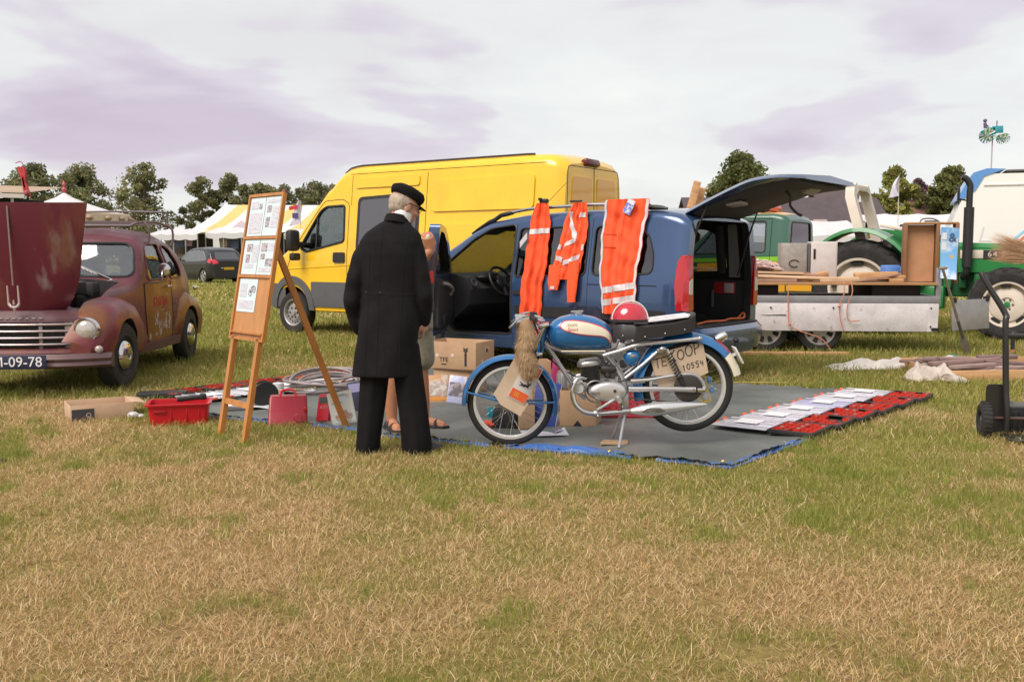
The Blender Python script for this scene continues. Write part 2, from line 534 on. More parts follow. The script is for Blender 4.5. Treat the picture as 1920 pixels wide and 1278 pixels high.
TARP = [(-3.05, 8.05), (-2.25, 7.45), (-1.44, 7.12), (-0.9, 6.72), (-0.32, 6.42), (0.3, 6.15), (0.9, 5.9), (1.31, 5.68), (2.1, 6.62), (2.95, 7.62), (3.76, 8.6), (2.3, 9.3), (1.0, 9.95), (-0.9, 10.95), (-1.9, 9.5)]
GD = 1.0
def grass():
    rs = np.random.RandomState(5)
    X, Y, Lh, Wd = [], [], [], []
    for y0, y1, dens, lh, wd in ((2.45, 4.2, 12500, 0.040, 0.0024), (4.2, 6.3, 9000, 0.042, 0.0030), (6.3, 8.5, 5600, 0.055, 0.0042), (8.5, 12, 2500, 0.072, 0.0065),
                                 (12, 17, 1100, 0.085, 0.010), (17, 26, 300, 0.09, 0.02), (26, 46, 70, 0.10, 0.05)):
        w1 = y1 * 0.56 + 0.3
        n = int(GD * dens * (y1 - y0) * 2 * w1)
        x = rs.uniform(-w1, w1, n); y = rs.uniform(y0, y1, n)
        k = np.abs(x) < y * 0.555 + 0.25
        X.append(x[k]); Y.append(y[k]); Lh.append(np.full(k.sum(), lh)); Wd.append(np.full(k.sum(), wd))
    x, y, L, wd = map(np.concatenate, (X, Y, Lh, Wd))
    k = ~poly_in(x, y, TARP)
    bald = vnoise(x, y, 2.6, 11) * 0.6 + vnoise(x, y, 7.0, 12) * 0.4
    k &= ~((bald < 0.22) & (y < 8) & (rs.rand(len(x)) < 0.75))
    x, y, L, wd = x[k], y[k], L[k], wd[k]
    n = len(x)
    d = dryness(x, y)
    tuft = vnoise(x, y, 3.3, 21) * 0.5 + vnoise(x, y, 9.0, 22) * 0.5
    isdry = rs.rand(n) < np.clip(d * 1.0 + 0.08 - np.clip((tuft - 0.58) * 4, 0, .6), 0.02, 0.93)
    lush = np.clip((tuft - 0.64) * 4, 0, 1) * (~isdry)
    ln = L * (0.4 + 1.1 * rs.rand(n) ** 1.6) * (1 + lush * 0.7)
    tilt = np.where(isdry, rs.uniform(0.55, 1.45, n), rs.uniform(0.1, 0.85, n))
    az = rs.uniform(0, 2 * PI, n)
    bend = rs.uniform(0.1, 0.7, n)
    dxy = np.stack([np.cos(az), np.sin(az)], 1)
    face = az + rs.uniform(-1.2, 1.2, n) + PI / 2
    wv = np.stack([np.cos(face), np.sin(face)], 1) * (wd * rs.uniform(0.6, 1.2, n) * 0.5)[:, None]
    h1, r1 = ln * 0.55 * np.cos(tilt), ln * 0.55 * np.sin(tilt)
    t2 = np.minimum(tilt + bend, 1.62)
    h2, r2 = h1 + ln * 0.45 * np.cos(t2), r1 + ln * 0.45 * np.sin(t2)
    h1, h2 = np.maximum(h1, 0.004), np.maximum(h2, 0.003)
    base = np.stack([x, y], 1)
    lift = np.where(isdry, rs.uniform(0, 0.018, n), 0.0)
    P = np.zeros((n, 5, 3), np.float32)
    P[:, 0, :2] = base - wv; P[:, 1, :2] = base + wv
    P[:, 2, :2] = base + dxy * r1[:, None] + wv * 0.8; P[:, 3, :2] = base + dxy * r1[:, None] - wv * 0.8
    P[:, 4, :2] = base + dxy * r2[:, None]
    P[:, 0, 2] = P[:, 1, 2] = lift - 0.003
    P[:, 2, 2] = P[:, 3, 2] = h1 + lift; P[:, 4, 2] = h2 + lift
    green = np.array([[0.29, 0.28, 0.06], [0.38, 0.345, 0.09], [0.22, 0.235, 0.055], [0.48, 0.41, 0.15]])
    straw = np.array([[0.65, 0.45, 0.22], [0.73, 0.54, 0.30], [0.55, 0.36, 0.17], [0.78, 0.61, 0.38], [0.50, 0.29, 0.15]])
    c = np.where(isdry[:, None], straw[rs.randint(0, 5, n)], green[rs.randint(0, 4, n)])
    c = c * rs.uniform(0.75, 1.2, (n, 1))
    c = np.where((lush > 0.3)[:, None], np.array([0.26, 0.285, 0.06]) * rs.uniform(0.8, 1.3, (n, 1)), c)
    idx = np.arange(n)[:, None] * 5
    quads = (idx + np.array([[0, 1, 2, 3]])).ravel(); tris = (idx + np.array([[3, 2, 4]])).ravel()
    me = bpy.data.meshes.new('grass')
    me.vertices.add(n * 5); me.vertices.foreach_set('co', P.ravel())
    me.loops.add(n * 7)
    loops = np.concatenate([quads.reshape(n, 4), tris.reshape(n, 3)], 1).ravel().astype(np.int32)
    me.loops.foreach_set('vertex_index', loops)
    me.polygons.add(n * 2)
    st = (np.arange(n)[:, None] * 7 + np.array([[0, 4]])).ravel().astype(np.int32)
    me.polygons.foreach_set('loop_start', st)
    me.update(calc_edges=True)
    ca = me.attributes.new('blade', 'FLOAT_COLOR', 'POINT')
    cc = np.ones((n, 5, 4), np.float32); cc[:, :, :3] = c[:, None, :]
    ca.data.foreach_set('color', cc.ravel())
    m = bpy.data.materials.new('grass_blades'); m.use_nodes = True
    t = m.node_tree; b = t.nodes['Principled BSDF']; b.inputs['Roughness'].default_value = 0.7; b.inputs['Specular IOR Level'].default_value = 0.25
    a = nn(t, 'ShaderNodeAttribute', attribute_name='blade')
    t.links.new(a.outputs['Color'], b.inputs['Base Color'])
    tr = nn(t, 'ShaderNodeBsdfTranslucent'); t.links.new(a.outputs['Color'], tr.inputs['Color'])
    ms = nn(t, 'ShaderNodeMixShader'); ms.inputs[0].default_value = 0.35
    t.links.new(b.outputs[0], ms.inputs[1]); t.links.new(tr.outputs[0], ms.inputs[2])
    t.links.new(ms.outputs[0], t.nodes['Material Output'].inputs['Surface'])
    o = link('grass', me, m, smooth=0)
    o['kind'] = 'stuff'; o['label'] = 'short grass, straw dry in front, green farther back'; o['category'] = 'grass'
    print('blades', n)
grass()

# ================================================================== tarpaulin
tarp = thing('tarpaulin', 'large grey green tarpaulin with blue underside spread on the grass', 'tarpaulin')
_q = random.Random(17)
CREASES = []
for _i in range(9):
    _a = _q.choice([0.46, 2.2]) + _q.uniform(-.25, .25)
    CREASES.append((math.cos(_a), math.sin(_a), math.cos(_a) * _q.uniform(-2, 3) + math.sin(_a) * _q.uniform(6.3, 9.5), _q.uniform(.006, .013)))
def tarp_z(x, y):
    cr = 0
    for a, b, c, h in CREASES:
        d = abs(a * x + b * y - c)
        cr += h * max(0, 1 - d / 0.05)
    return cr + 0.022 + 0.008 * math.sin(3.1 * x + 1.7 * y) * math.sin(2.3 * y - x) + 0.006 * math.sin(9 * x + 4 * y)
bm = bmesh.new()
ed = densify([(p[0], p[1]) for p in TARP], 0.12)
rr = random.Random(3)
ed = [(p[0] + rr.uniform(-.012, .012), p[1] + rr.uniform(-.012, .012)) for p in ed]
bm.faces.new([bm.verts.new((p[0], p[1], 0)) for p in ed])
for ax, lo, hi in ((0, -3.1, 3.8), (1, 5.6, 11)):
    k = int((hi - lo) / 0.055)
    for i in range(1, k):
        c = [0, 0, 0]; c[ax] = lo + (hi - lo) * i / k; nr = [0, 0, 0]; nr[ax] = 1
        bmesh.ops.bisect_plane(bm, geom=bm.verts[:] + bm.edges[:] + bm.faces[:], plane_co=c, plane_no=nr)
for v in bm.verts:
    v.co.z = tarp_z(v.co.x, v.co.y)
    if v.is_boundary:
        v.co.z = max(0.006, v.co.z + rr.uniform(0, 0.02))
mb = MB().bm(bm)
m_tarp = mat('tarp_grey', (0.115, 0.125, 0.115), 0.55, var=0.22, vscale=2.2, bump=0.6, bscale=7, col2=(0.165, 0.172, 0.16), c2scale=1.3, c2lo=0.42, c2hi=0.62, rvar=0.12, col3=(0.14, 0.125, 0.10), c3scale=5, c3lo=0.60, c3hi=0.74)
m_tblue = mat('tarp_blue', (0.035, 0.13, 0.42), 0.45, var=0.25, vscale=9, bump=0.3, bscale=14)
mb.build('upper_face', m_tarp, tarp, smooth=60)
def hem(pts, name, h=0.03, w=0.07, seed=1):
    """the blue underside turned up along the edge"""
    q = random.Random(seed)
    P = densify(pts, 0.06, closed=False)
    rings = []
    for i, p in enumerate(P):
        a = Vector(P[max(i - 1, 0)]); b_ = Vector(P[min(i + 1, len(P) - 1)])
        t_ = (b_ - a).normalized(); nrm = Vector((-t_.y, t_.x))
        e = abs(math.sin(PI * i / (len(P) - 1))) ** 0.5
        ww = w * e * q.uniform(0.75, 1.2) + 0.004; hh = h * e * q.uniform(0.6, 1.3) + 0.006
        P0 = Vector(p)
        ring = []
        for s_, z_ in ((-0.012, 0.002), (-0.018, hh * 0.55), (0.0, hh), (ww * 0.45, hh * 0.95 + 0.004), (ww, 0.026), (ww * 0.5, 0.02)):
            ring.append((P0.x + nrm.x * s_, P0.y + nrm.y * s_, z_))
        rings.append(ring)
    MB().loft(rings).build(name, m_tblue, tarp, smooth=60)
hem([TARP[6], (1.1, 5.82), TARP[7], (1.7, 6.15), TARP[8], (2.3, 6.86)], 'turned_hem', 0.018, 0.04, 2)
hem([(-0.05, 6.3), (0.18, 6.2), (0.45, 6.09), (0.75, 5.96)], 'turned_hem', 0.035, 0.15, 4)
hem([(-1.5, 7.15), (-1.2, 6.96), (-0.9, 6.72), (-0.5, 6.51), (-0.15, 6.34)], 'turned_hem', 0.012, 0.022, 5)
hem([(-2.6, 7.7), (-2.25, 7.45), (-1.85, 7.28)], 'turned_hem', 0.014, 0.05, 6)
hem([(3.0, 8.93), (3.4, 8.78), (3.76, 8.6), (3.6, 8.42)], 'turned_hem', 0.014, 0.06, 7)
for p in ((0.62, 6.03), (2.05, 6.6), (-0.62, 6.6), (1.28, 5.74)):
    MB().lathe([(0.008, 0), (0.010, 0.004), (0.016, 0.004), (0.018, 0)], (p[0], p[1], 0.04), n=14).build('eyelet', mat('brass', (0.45, 0.36, 0.2), 0.35, 0.9), tarp)

# ================================================================== trees
def leafmat(name, c):
    if name in MATS:
        return MATS[name]
    m = bpy.data.materials.new(name); m.use_nodes = True
    t = m.node_tree; b = t.nodes['Principled BSDF']; b.inputs['Roughness'].default_value = 0.6; b.inputs['Specular IOR Level'].default_value = 0.2
    a = nn(t, 'ShaderNodeAttribute', attribute_name='leaf')
    mu = nn(t, 'ShaderNodeMix', data_type='RGBA', blend_type='MULTIPLY'); mu.inputs['Factor'].default_value = 1
    mu.inputs['A'].default_value = (*c, 1); t.links.new(a.outputs['Color'], mu.inputs['B'])
    t.links.new(mu.outputs['Result'], b.inputs['Base Color'])
    tr = nn(t, 'ShaderNodeBsdfTranslucent'); t.links.new(mu.outputs['Result'], tr.inputs['Color'])
    ms = nn(t, 'ShaderNodeMixShader'); ms.inputs[0].default_value = 0.45
    t.links.new(b.outputs[0], ms.inputs[1]); t.links.new(tr.outputs[0], ms.inputs[2])
    t.links.new(ms.outputs[0], t.nodes['Material Output'].inputs['Surface'])
    MATS[name] = m
    return m
m_bark = mat('bark', (0.09, 0.07, 0.055), 0.9, var=0.3, vscale=3, bump=0.5, bscale=12)
def leaf_mesh(centers, radii, per, size, seed, squash=0.75):
    rs = np.random.RandomState(seed)
    C = np.repeat(np.array(centers), per, 0); Rr = np.repeat(np.array(radii), per)
    n = len(C)
    v = rs.normal(size=(n, 3)); v /= np.linalg.norm(v, axis=1)[:, None]
    rad = Rr * rs.uniform(0.25, 1.0, n) ** 0.6
    p = C + v * rad[:, None] * np.array([1, 1, squash])
    a = rs.normal(size=(n, 3)); a /= np.linalg.norm(a, axis=1)[:, None]
    b = np.cross(a, rs.normal(size=(n, 3))); b /= np.linalg.norm(b, axis=1)[:, None]
    s = size * rs.uniform(0.5, 1.25, n)[:, None]
    P = np.stack([p - a * s, p - b * s * 0.45 , p + a * s, p + b * s * 0.45], 1).astype(np.float32)
    me = bpy.data.meshes.new('crown')
    me.vertices.add(n * 4); me.vertices.foreach_set('co', P.ravel())
    me.loops.add(n * 4); me.loops.foreach_set('vertex_index', np.arange(n * 4, dtype=np.int32))
    me.polygons.add(n); me.polygons.foreach_set('loop_start', (np.arange(n) * 4).astype(np.int32))
    me.update(calc_edges=True)
    ca = me.attributes.new('leaf', 'FLOAT_COLOR', 'POINT')
    clump = np.repeat(rs.uniform(0.7, 1.25, len(centers)), per)
    col = np.ones((n, 4, 4), np.float32)
    g = clump * rs.uniform(0.65, 1.3, n)
    warm = rs.uniform(0.85, 1.25, n)
    col[:, :, 0] = (g * warm)[:, None]; col[:, :, 1] = g[:, None]; col[:, :, 2] = (g * rs.uniform(0.7, 1.2, n))[:, None]
    ca.data.foreach_set('color', col.ravel())
    return me
def tree(name, label, base, h, spread, c, seed, bare=0.3, clumps=46, per=120, size=0.20, dens=1.15, group='trees along the far edge of the field', slim=1.0):
    q = random.Random(seed)
    o = thing(name, label, 'tree', base, group=group)
    trunk = MB()
    pts = [Vector((0, 0, -0.1))]
    for i in range(1, 7):
        pts.append(Vector((q.uniform(-.08, .08) * i * 0.5, q.uniform(-.08, .08) * i * 0.5, h * 0.86 * i / 6)))
    tr = 0.035 * h ** 0.9 * 0.6
    trunk.tube(spline(pts, 3), [tr * (1 - 0.85 * i / 18) for i in range(19)], 8)
    cen, rad = [], []
    for i in range(clumps):
        f = bare + (1 - bare) * (i + q.random()) / clumps
        prof = math.sin(PI * min(1, (f - bare * 0.75) / (1 - bare * 0.75)) ** 0.8) ** 0.6
        ang = q.uniform(0, 2 * PI)
        rr_ = spread * prof * math.sqrt(q.uniform(0.05, 1)) * slim
        base_p = Vector((0, 0, h * 0.86 * max(bare * 0.6, f - 0.22)))
        tip = Vector((math.cos(ang) * rr_, math.sin(ang) * rr_, h * f * 0.97))
        if i % 2 == 0:
            mid = base_p.lerp(tip, 0.5) + Vector((0, 0, -0.04 * h))
            trunk.tube([base_p, mid, tip], [tr * 0.32, tr * 0.2, tr * 0.06], 5)
        cen.append(tuple(tip)); rad.append(spread * q.uniform(0.16, 0.40))
    trunk.build('trunk', m_bark, o)
    link('crown', leaf_mesh(cen, rad, int(per * dens), size, seed), leafmat('leaf_' + '_'.join('%d' % (x * 1000) for x in c), c), o, smooth=0)
    return o
OL, OL2, DK, GR, PU = (0.225, 0.235, 0.125), (0.26, 0.265, 0.14), (0.17, 0.19, 0.07), (0.32, 0.33, 0.10), (0.17, 0.11, 0.13)
def tree_at(name, label, px, pytop, Y, spread_px, c, seed, **kw):
    spread_px *= 1.12
    p = A(px, pytop, Y)
    return tree(name, label, (p.x, Y, 0), p.z, spread_px * Y / FPX, c, seed, **kw)
tree_at('deciduous_tree', 'leftmost tree, behind the beige stall roof and the red ribbon', 62, 308, 85, 52, OL, 11, bare=0.3, clumps=60)
tree_at('deciduous_tree', 'broad tree just right of the white pointed carousel roof peak', 156, 312, 86, 55, OL, 12, bare=0.32, clumps=60, per=130)
tree_at('deciduous_tree', 'airy lone tree with forked trunk above the roof rack of the old car', 268, 308, 84, 54, OL2, 13, bare=0.3, clumps=44, per=100)
tree_at('deciduous_tree', 'thin leaved tree standing left end of the tree row behind the striped tent', 378, 332, 88, 36, OL, 14, bare=0.22, clumps=40, per=110)
tree_at('deciduous_tree', 'tallest tree of the row right behind the striped tent', 430, 326, 90, 34, OL, 15, bare=0.22, clumps=44, per=110)
tree_at('deciduous_tree', 'tree behind the top of the easel display board', 486, 342, 92, 36, OL, 16, bare=0.2, clumps=44, per=110)
tree_at('deciduous_tree', 'low tree between the easel top and the yellow van roof', 532, 350, 94, 32, OL2, 17, bare=0.2, clumps=36, per=110)
tree_at('deciduous_tree', 'tree half hidden behind the sloping front of the yellow van roof', 590, 344, 90, 44, OL, 18, bare=0.2, clumps=50, per=110)
tree_at('deciduous_tree', 'slim tree filling the gap left of the easel top', 458, 346, 96, 28, OL2, 31, bare=0.15, clumps=34, per=100)
tree_at('deciduous_tree', 'low tree right of the easel top near the flag', 560, 352, 97, 28, OL, 32, bare=0.15, clumps=34, per=100)
tree_at('deciduous_tree', 'low tree touching the easel top from the left', 510, 352, 98, 26, OL, 33, bare=0.15, clumps=34, per=100)
tree_at('deciduous_tree', 'tree right above the yellow van cab roof slope', 625, 346, 95, 30, OL2, 34, bare=0.15, clumps=34, per=100)
tree_at('deciduous_tree', 'small distant bush tree under the lone airy tree', 322, 420, 110, 18, OL2, 19, bare=0.1, clumps=16, per=70)
tree_at('deciduous_tree', 'large dense dark green tree above the open tailgate of the blue car', 1388, 290, 82, 66, DK, 21, bare=0.1, clumps=120, per=170, dens=1.2, group='trees behind the dark roofed house')
tree_at('deciduous_tree', 'light green tree behind the white pennant flag', 1680, 316, 78, 44, GR, 22, bare=0.1, clumps=60, per=120, group='trees behind the dark roofed house')
tree_at('deciduous_tree', 'dark purple leaved tree between the two green trees', 1722, 334, 80, 26, PU, 23, bare=0.05, clumps=50, per=130, group='trees behind the dark roofed house')
tree_at('deciduous_tree', 'round green tree next to the blue cap of the white caravan', 1778, 314, 76, 48, (0.18, 0.19, 0.07), 24, bare=0.08, clumps=80, per=150, group='trees behind the dark roofed house')
tree_at('leafy_bush', 'light green bush at the end of the long dark roof below the flag', 1696, 378, 66, 26, GR, 25, bare=0.02, clumps=26, per=90, group='trees behind the dark roofed house')
hedge = leaf_mesh([(x, 118 + rnd.uniform(-3, 3), rnd.uniform(0.6, 2.4)) for x in np.arange(-64, 66, 1.5)], [1.9] * len(np.arange(-64, 66, 1.5)), 60, 0.5, 77)
ho = link('far_hedge', hedge, leafmat('leaf_hedge', (0.05, 0.06, 0.03)), smooth=0)
ho['kind'] = 'stuff'; ho['label'] = 'low dark hedge line far beyond the fair'; ho['category'] = 'hedge'

# ================================================================== tents, stalls, houses far behind
m_canvas = mat('white_canvas', (0.64, 0.62, 0.63), 0.7, var=0.08, vscale=0.6)
m_yel = mat('yellow_canvas', (0.70, 0.48, 0.17), 0.7, var=0.08, vscale=0.6)
m_pole = mat('pole_metal', (0.45, 0.44, 0.43), 0.45, 0.7)
m_dkcloth = mat('dark_backing', (0.07, 0.055, 0.05), 0.8, var=0.5, vscale=1.5)
m_mauve = mat('mauve_cloth', (0.32, 0.16, 0.24), 0.8, var=0.4, vscale=1.2)
m_red = mat('red_plastic', (0.60, 0.022, 0.025), 0.4, var=0.1)
m_wood = mat('pine_wood', (0.46, 0.25, 0.11), 0.55, var=0.3, vscale=5, stretch=(1, 1, 8), bump=0.1, bscale=20)
def stall(label, x0, x1, y, zt, depth, seed, drop=0.35, goods=True):
    q = random.Random(seed)
    o = thing('market_stall', label, 'market stall', ((x0 + x1) / 2, y, 0), group='market stalls at the far side of the field')
    w = (x1 - x0) / 2
    def roof(u, v):
        x = -w + 2 * w * u
        return (x, depth * v, zt - drop * (1 - v) - 0.06 * math.sin(PI * ((u * 4) % 1)))
    MB().sheet(roof, 32, 4).build('canvas_roof', m_canvas, o)
    MB().sheet(lambda u, v: (-w + 2 * w * u, -0.01, zt - drop - 0.06 * math.sin(PI * ((u * 4) % 1)) - v * 0.28), 32, 1).build('valance', m_canvas, o)
    MB().box((0, depth, zt * 0.45), (2 * w, 0.03, zt * 0.9)).build('back_cloth', m_dkcloth, o)
    for i in range(5):
        MB().cyl((-w + 2 * w * i / 4, 0.03, 0), (-w + 2 * w * i / 4, 0.03, zt - drop), 0.03, 8).build('post', m_pole, o)
    tb = MB().box((0, depth * 0.35, 0.78), (2 * w * 0.94, 0.9, 0.05)).box((0, depth * 0.35 - 0.45, 0.42), (2 * w * 0.94, 0.02, 0.72))
    tb.build('table', q.choice([m_dkcloth, m_mauve]), o)
    if goods:
        cols = [(0.35, 0.08, 0.07), (0.15, 0.13, 0.12), (0.42, 0.33, 0.26), (0.10, 0.12, 0.2), (0.45, 0.43, 0.4), (0.3, 0.2, 0.12), (0.36, 0.2, 0.28)]
        for i in range(int(w * 5)):
            hh = q.uniform(0.15, 0.6)
            c = q.randrange(len(cols))
            mm = MB()
            px_ = q.uniform(-w * 0.9, w * 0.9)
            if i % 3 == 0:
                hh = q.uniform(0.5, 1.0)
                mm.loft([[(px_ + s_ * q.uniform(0.8, 1.1) * ww, 0.5 + yy, z_) for s_, yy in ((-1, 0), (0, -0.08), (1, 0), (0, 0.08))] for z_, ww in ((zt - drop - hh, 0.2), (zt - drop - hh * 0.4, 0.24), (zt - drop - 0.1, 0.1))])
                mm.build('hanging_garment', mat('goods%d' % c, cols[c], 0.8), o)
            else:
                mm.box((px_, depth * 0.35 + q.uniform(-.3, .3), 0.805 + hh / 2), (q.uniform(0.2, 0.5), 0.3, hh), (0, 0, q.uniform(-.4, .4)), bev=0.02)
                mm.build('goods_box', mat('goods%d' % c, cols[c], 0.8), o)
    return o
stall('white roofed market stall left of and behind the black car', -18.8, -16.3, 50, 2.75, 2.6, 1)
stall('white roofed market stall right behind the black car', -16.2, -12.4, 51, 2.85, 2.6, 2)
stall('white roofed market stall glimpsed between easel and yellow van', -12.3, -9.6, 52, 2.8, 2.6, 3)
stall('long white stall roof behind the pickup beacon', 8.4, 16.0, 43, 2.95, 3.2, 4, drop=0.75)
stall('long white stall roof between tractor roll bar and caravan', 16.05, 22.4, 42.6, 3.25, 3.2, 5, drop=0.75)
# striped marquee
mq = thing('striped_marquee', 'large marquee with yellow and white striped roof beyond the stalls', 'marquee', (-14.6, 62, 0), 0.06)
wq, n_s = 6.3, 14
for i in range(n_s):
    xa, xb = -wq + 2 * wq * i / n_s, -wq + 2 * wq * (i + 1) / n_s
    sl_ = 1.6
    q_ = MB().sheet(lambda u, v: (xa + (xb - xa) * u + sl_ * v, 4.0 * v, 2.75 + 1.95 * v - 0.18 * math.sin(PI * v)), 2, 6)
    q_.sheet(lambda u, v: (xa + (xb - xa) * u + sl_, 4.0 + 4.0 * v, 4.7 - 1.9 * v), 2, 3)
    q_.build('roof_stripe', m_yel if i % 2 else m_canvas, mq)
MB().box((0, 0.1, 1.4), (2 * wq, 0.05, 2.65)).build('side_wall', m_canvas, mq)
MB().loft([[(-3.6, -0.4, 2.75), (-1.9, -0.4, 2.75), (-2.7, 0.9, 2.75)], [(-2.75, 0.0, 3.5), (-2.65, 0.0, 3.5), (-2.7, 0.1, 3.5)]]).build('gable', mat('mauve_canvas', (0.5, 0.42, 0.47), 0.7), mq)
# carousel
ca = thing('carousel', 'white pointed carousel roof with painted rim and red finial', 'carousel', (A(122, 400, 58).x, 58, 0))
MB().lathe([(0.08, 5.0), (0.5, 4.72), (1.4, 4.35), (2.5, 3.98), (3.6, 3.72)], n=20).build('canopy', m_canvas, ca, smooth=20)
MB().lathe([(3.6, 3.76), (3.66, 3.7), (3.66, 3.2), (3.6, 3.16), (3.5, 3.2)], n=20).build('rim', mat('cream_board', (0.62, 0.49, 0.36), 0.6, var=0.15, vscale=2), ca, smooth=20)
for k in range(20):
    a = 2 * PI * (k + .5) / 20
    MB().ball((3.66 * math.cos(a), 3.66 * math.sin(a), 3.45), (0.22, 0.22, 0.16), 10, 6).build('rim_medallion', mat('brown_paint', (0.33, 0.22, 0.16), 0.5), ca)
MB().lathe([(3.5, 3.2), (1.2, 2.7), (0.6, 0.05)], n=16).build('inner_canopy', mat('ochre', (0.32, 0.22, 0.09), 0.7), ca)
MB().lathe([(0.02, 5.75), (0.12, 5.5), (0.05, 5.38), (0.16, 5.2), (0.07, 5.0)], n=10).build('finial', mat('finial_red', (0.42, 0.06, 0.08), 0.5), ca)
# beige stall roof, near left
bs = thing('stall_awning', 'beige stall awning with dark underside at the left edge', 'awning', (A(0, 400, 19).x, 19, 0))
MB().sheet(lambda u, v: (-2.6 + 3.12 * u, 1.6 * v, 2.60 + 0.22 * v - 0.10 * u + 0.0 * v), 8, 4).build('canvas', mat('beige_canvas', (0.42, 0.29, 0.2), 0.7, var=0.15, vscale=2), bs)
MB().box((-1.06, -0.02, 2.49), (3.14, 0.05, 0.08), (0, R(1.9), 0)).build('front_rail', mat('grey_rail', (0.5, 0.45, 0.42), 0.5), bs)
MB().box((-1.2, 0.9, 2.25), (2.7, 1.2, 0.34)).box((-1.2, 1.5, 1.2), (2.6, .1, 2.4)).build('dark_backing', mat('black_backing', (0.012, 0.011, 0.012), 0.9), bs)  # black blocks below the canvas make the awning's underside dark
MB().cyl((0.2, 0.1, 0), (0.2, 0.1, 2.5), 0.03, 8).build('post', m_pole, bs)
rb = MB()
for s_ in range(3):
    rb.tube(spline([(0.30 + s_ * 0.05, 0.2, 3.02), (0.34 + s_ * .04, 0.2, 2.9), (0.40, 0.2, 2.72), (0.47 - s_ * .03, 0.2, 2.55), (0.5, 0.2, 2.45)], 4), [0.035] * 17, 6)
rb.build('red_ribbon', mat('ribbon_red', (0.5, 0.04, 0.05), 0.6), bs)
MB().tube(spline([(0.47, 0.25, 2.45), (0.42, 0.25, 2.9), (0.34, 0.25, 3.12), (0.22, .25, 3.1)], 4), 0.008, 6).ball((0.52, 0.05, 2.5), 0.06, 10, 8).build('hook', mat('hook_red', (0.3, 0.05, 0.06), 0.5), bs)
# houses on the right
def house(label, x0, x1, y, zr, ze, depth, c, sky=(), wall=(0.35, 0.24, 0.18)):
    o = thing('house', label, 'house', ((x0 + x1) / 2, y, 0), group='houses behind the field')
    w = (x1 - x0) / 2
    MB().prism([(-w, 0), (w, 0), (w, ze), (-w, ze)], 0, depth, 'y').build('wall', mat('brick_wall_%d' % (wall[0] * 100), wall, 0.8, var=0.2, vscale=4), o)
    rf = MB()
    for f in (0, 1):
        ya, yb = (-0.4, depth / 2) if f == 0 else (depth + 0.4, depth / 2)
        rf.add([(-w - .3, ya, ze - .15), (w + .3, ya, ze - .15), (w + .3 , yb, zr), (-w - .3, yb, zr), (-w - .3, ya, ze), (w + .3, ya, ze), (w + .3, yb, zr + .15), (-w - .3, yb, zr + .15)],
               [(0, 1, 2, 3), (4, 5, 6, 7), (0, 1, 5, 4), (1, 2, 6, 5), (2, 3, 7, 6), (3, 0, 4, 7)])
    r_ = rf.build('roof', mat('roof_%d_%d' % (c[0] * 1000, c[1] * 1000), c, 0.7, var=0.2, vscale=1.5, bump=0.4, bscale=9), o)
    for px_ in sky:
        zz, yy = ze + (zr - ze) * 0.22, -0.4 + (depth / 2 + .4) * 0.22
        a_ = math.atan2(zr - ze, depth / 2 + 0.4)
        MB().box((px_, yy, zz + 0.16), (1.0, 0.9, 0.1), (a_, 0, 0)).build('skylight', mat('skylight_pane', (0.36, 0.28, 0.24), 0.3), r_)
    return o
RX = lambda px, Y: (px - 960) / FPX * Y
house('long house with dark slate roof behind the white stalls', RX(1300, 70), RX(1668, 70), 70, 5.55, 2.9, 8, (0.085, 0.062, 0.068), sky=(-5.2, -2.5, 2.2, 5.3))
house('house with dark gable roof right behind the tractor roll bar', RX(1545, 84), RX(1640, 84), 84, 7.2, 4.0, 7, (0.10, 0.07, 0.075))
house('small pale roofed shed behind the open tailgate', RX(1470, 88), RX(1540, 88), 88, 6.6, 4.6, 7, (0.62, 0.62, 0.66))
house('house with red brown roof beside the caravan', RX(1735, 74), RX(1800, 74), 74, 5.6, 2.8, 7, (0.20, 0.10, 0.085))
# flags
def flag(label, px, pytop, pybot, Y, fl_h, cloth, seed, tilt=0.0):
    p = A(px, pytop, Y)
    o = thing('flag', label, 'flag', (p.x, Y, 0))
    MB().cyl((0, 0, 0), (tilt, 0, p.z), 0.028, 8, 0.014).build('flag_pole', mat('pale_pole', (0.62, 0.55, 0.48), 0.5), o)
    q = random.Random(seed)
    fn = lambda u, v: (tilt + (0.02 - 0.75 * u * (v * 0.75 + 0.12)) * fl_h * 0.8 + 0.05 * math.sin(6 * v + 3 * u), 0.10 * math.sin(5 * u + 4 * v), p.z - fl_h * v * (0.95 + 0.1 * u))
    MB().sheet(fn, 8, 12).build('cloth', cloth, o)
    return o
m_flag = mat('pale_flag', (0.66, 0.64, 0.78), 0.7)
flag('white pennant flag on a thin pole in front of the light green tree', 1688, 330, 430, 40, 0.85, m_flag, 1, -0.05)
flag('pale flag hanging beside the tractor roll bar', 1624, 345, 430, 42, 0.75, m_flag, 2)
fo = flag('white flag with red and dark blue at the easel top', 563, 376, 440, 56, 1.4, mat('white_flag', (0.68, 0.6, 0.68), 0.7), 3)
MB().sheet(lambda u, v: (-0.62 + 0.5 * u, -0.14, fo.children[0].bound_box[1][2] - 0.35 - 0.22 * v + .1 * u), 4, 2).build('red_bar', mat('flag_red', (0.55, 0.03, 0.06), 0.7), fo)
MB().sheet(lambda u, v: (-0.45 + 0.35 * u, -0.14, fo.children[0].bound_box[1][2] - 0.72 - 0.3 * v), 4, 2).build('blue_bar', mat('flag_blue', (0.08, 0.06, 0.2), 0.7), fo)
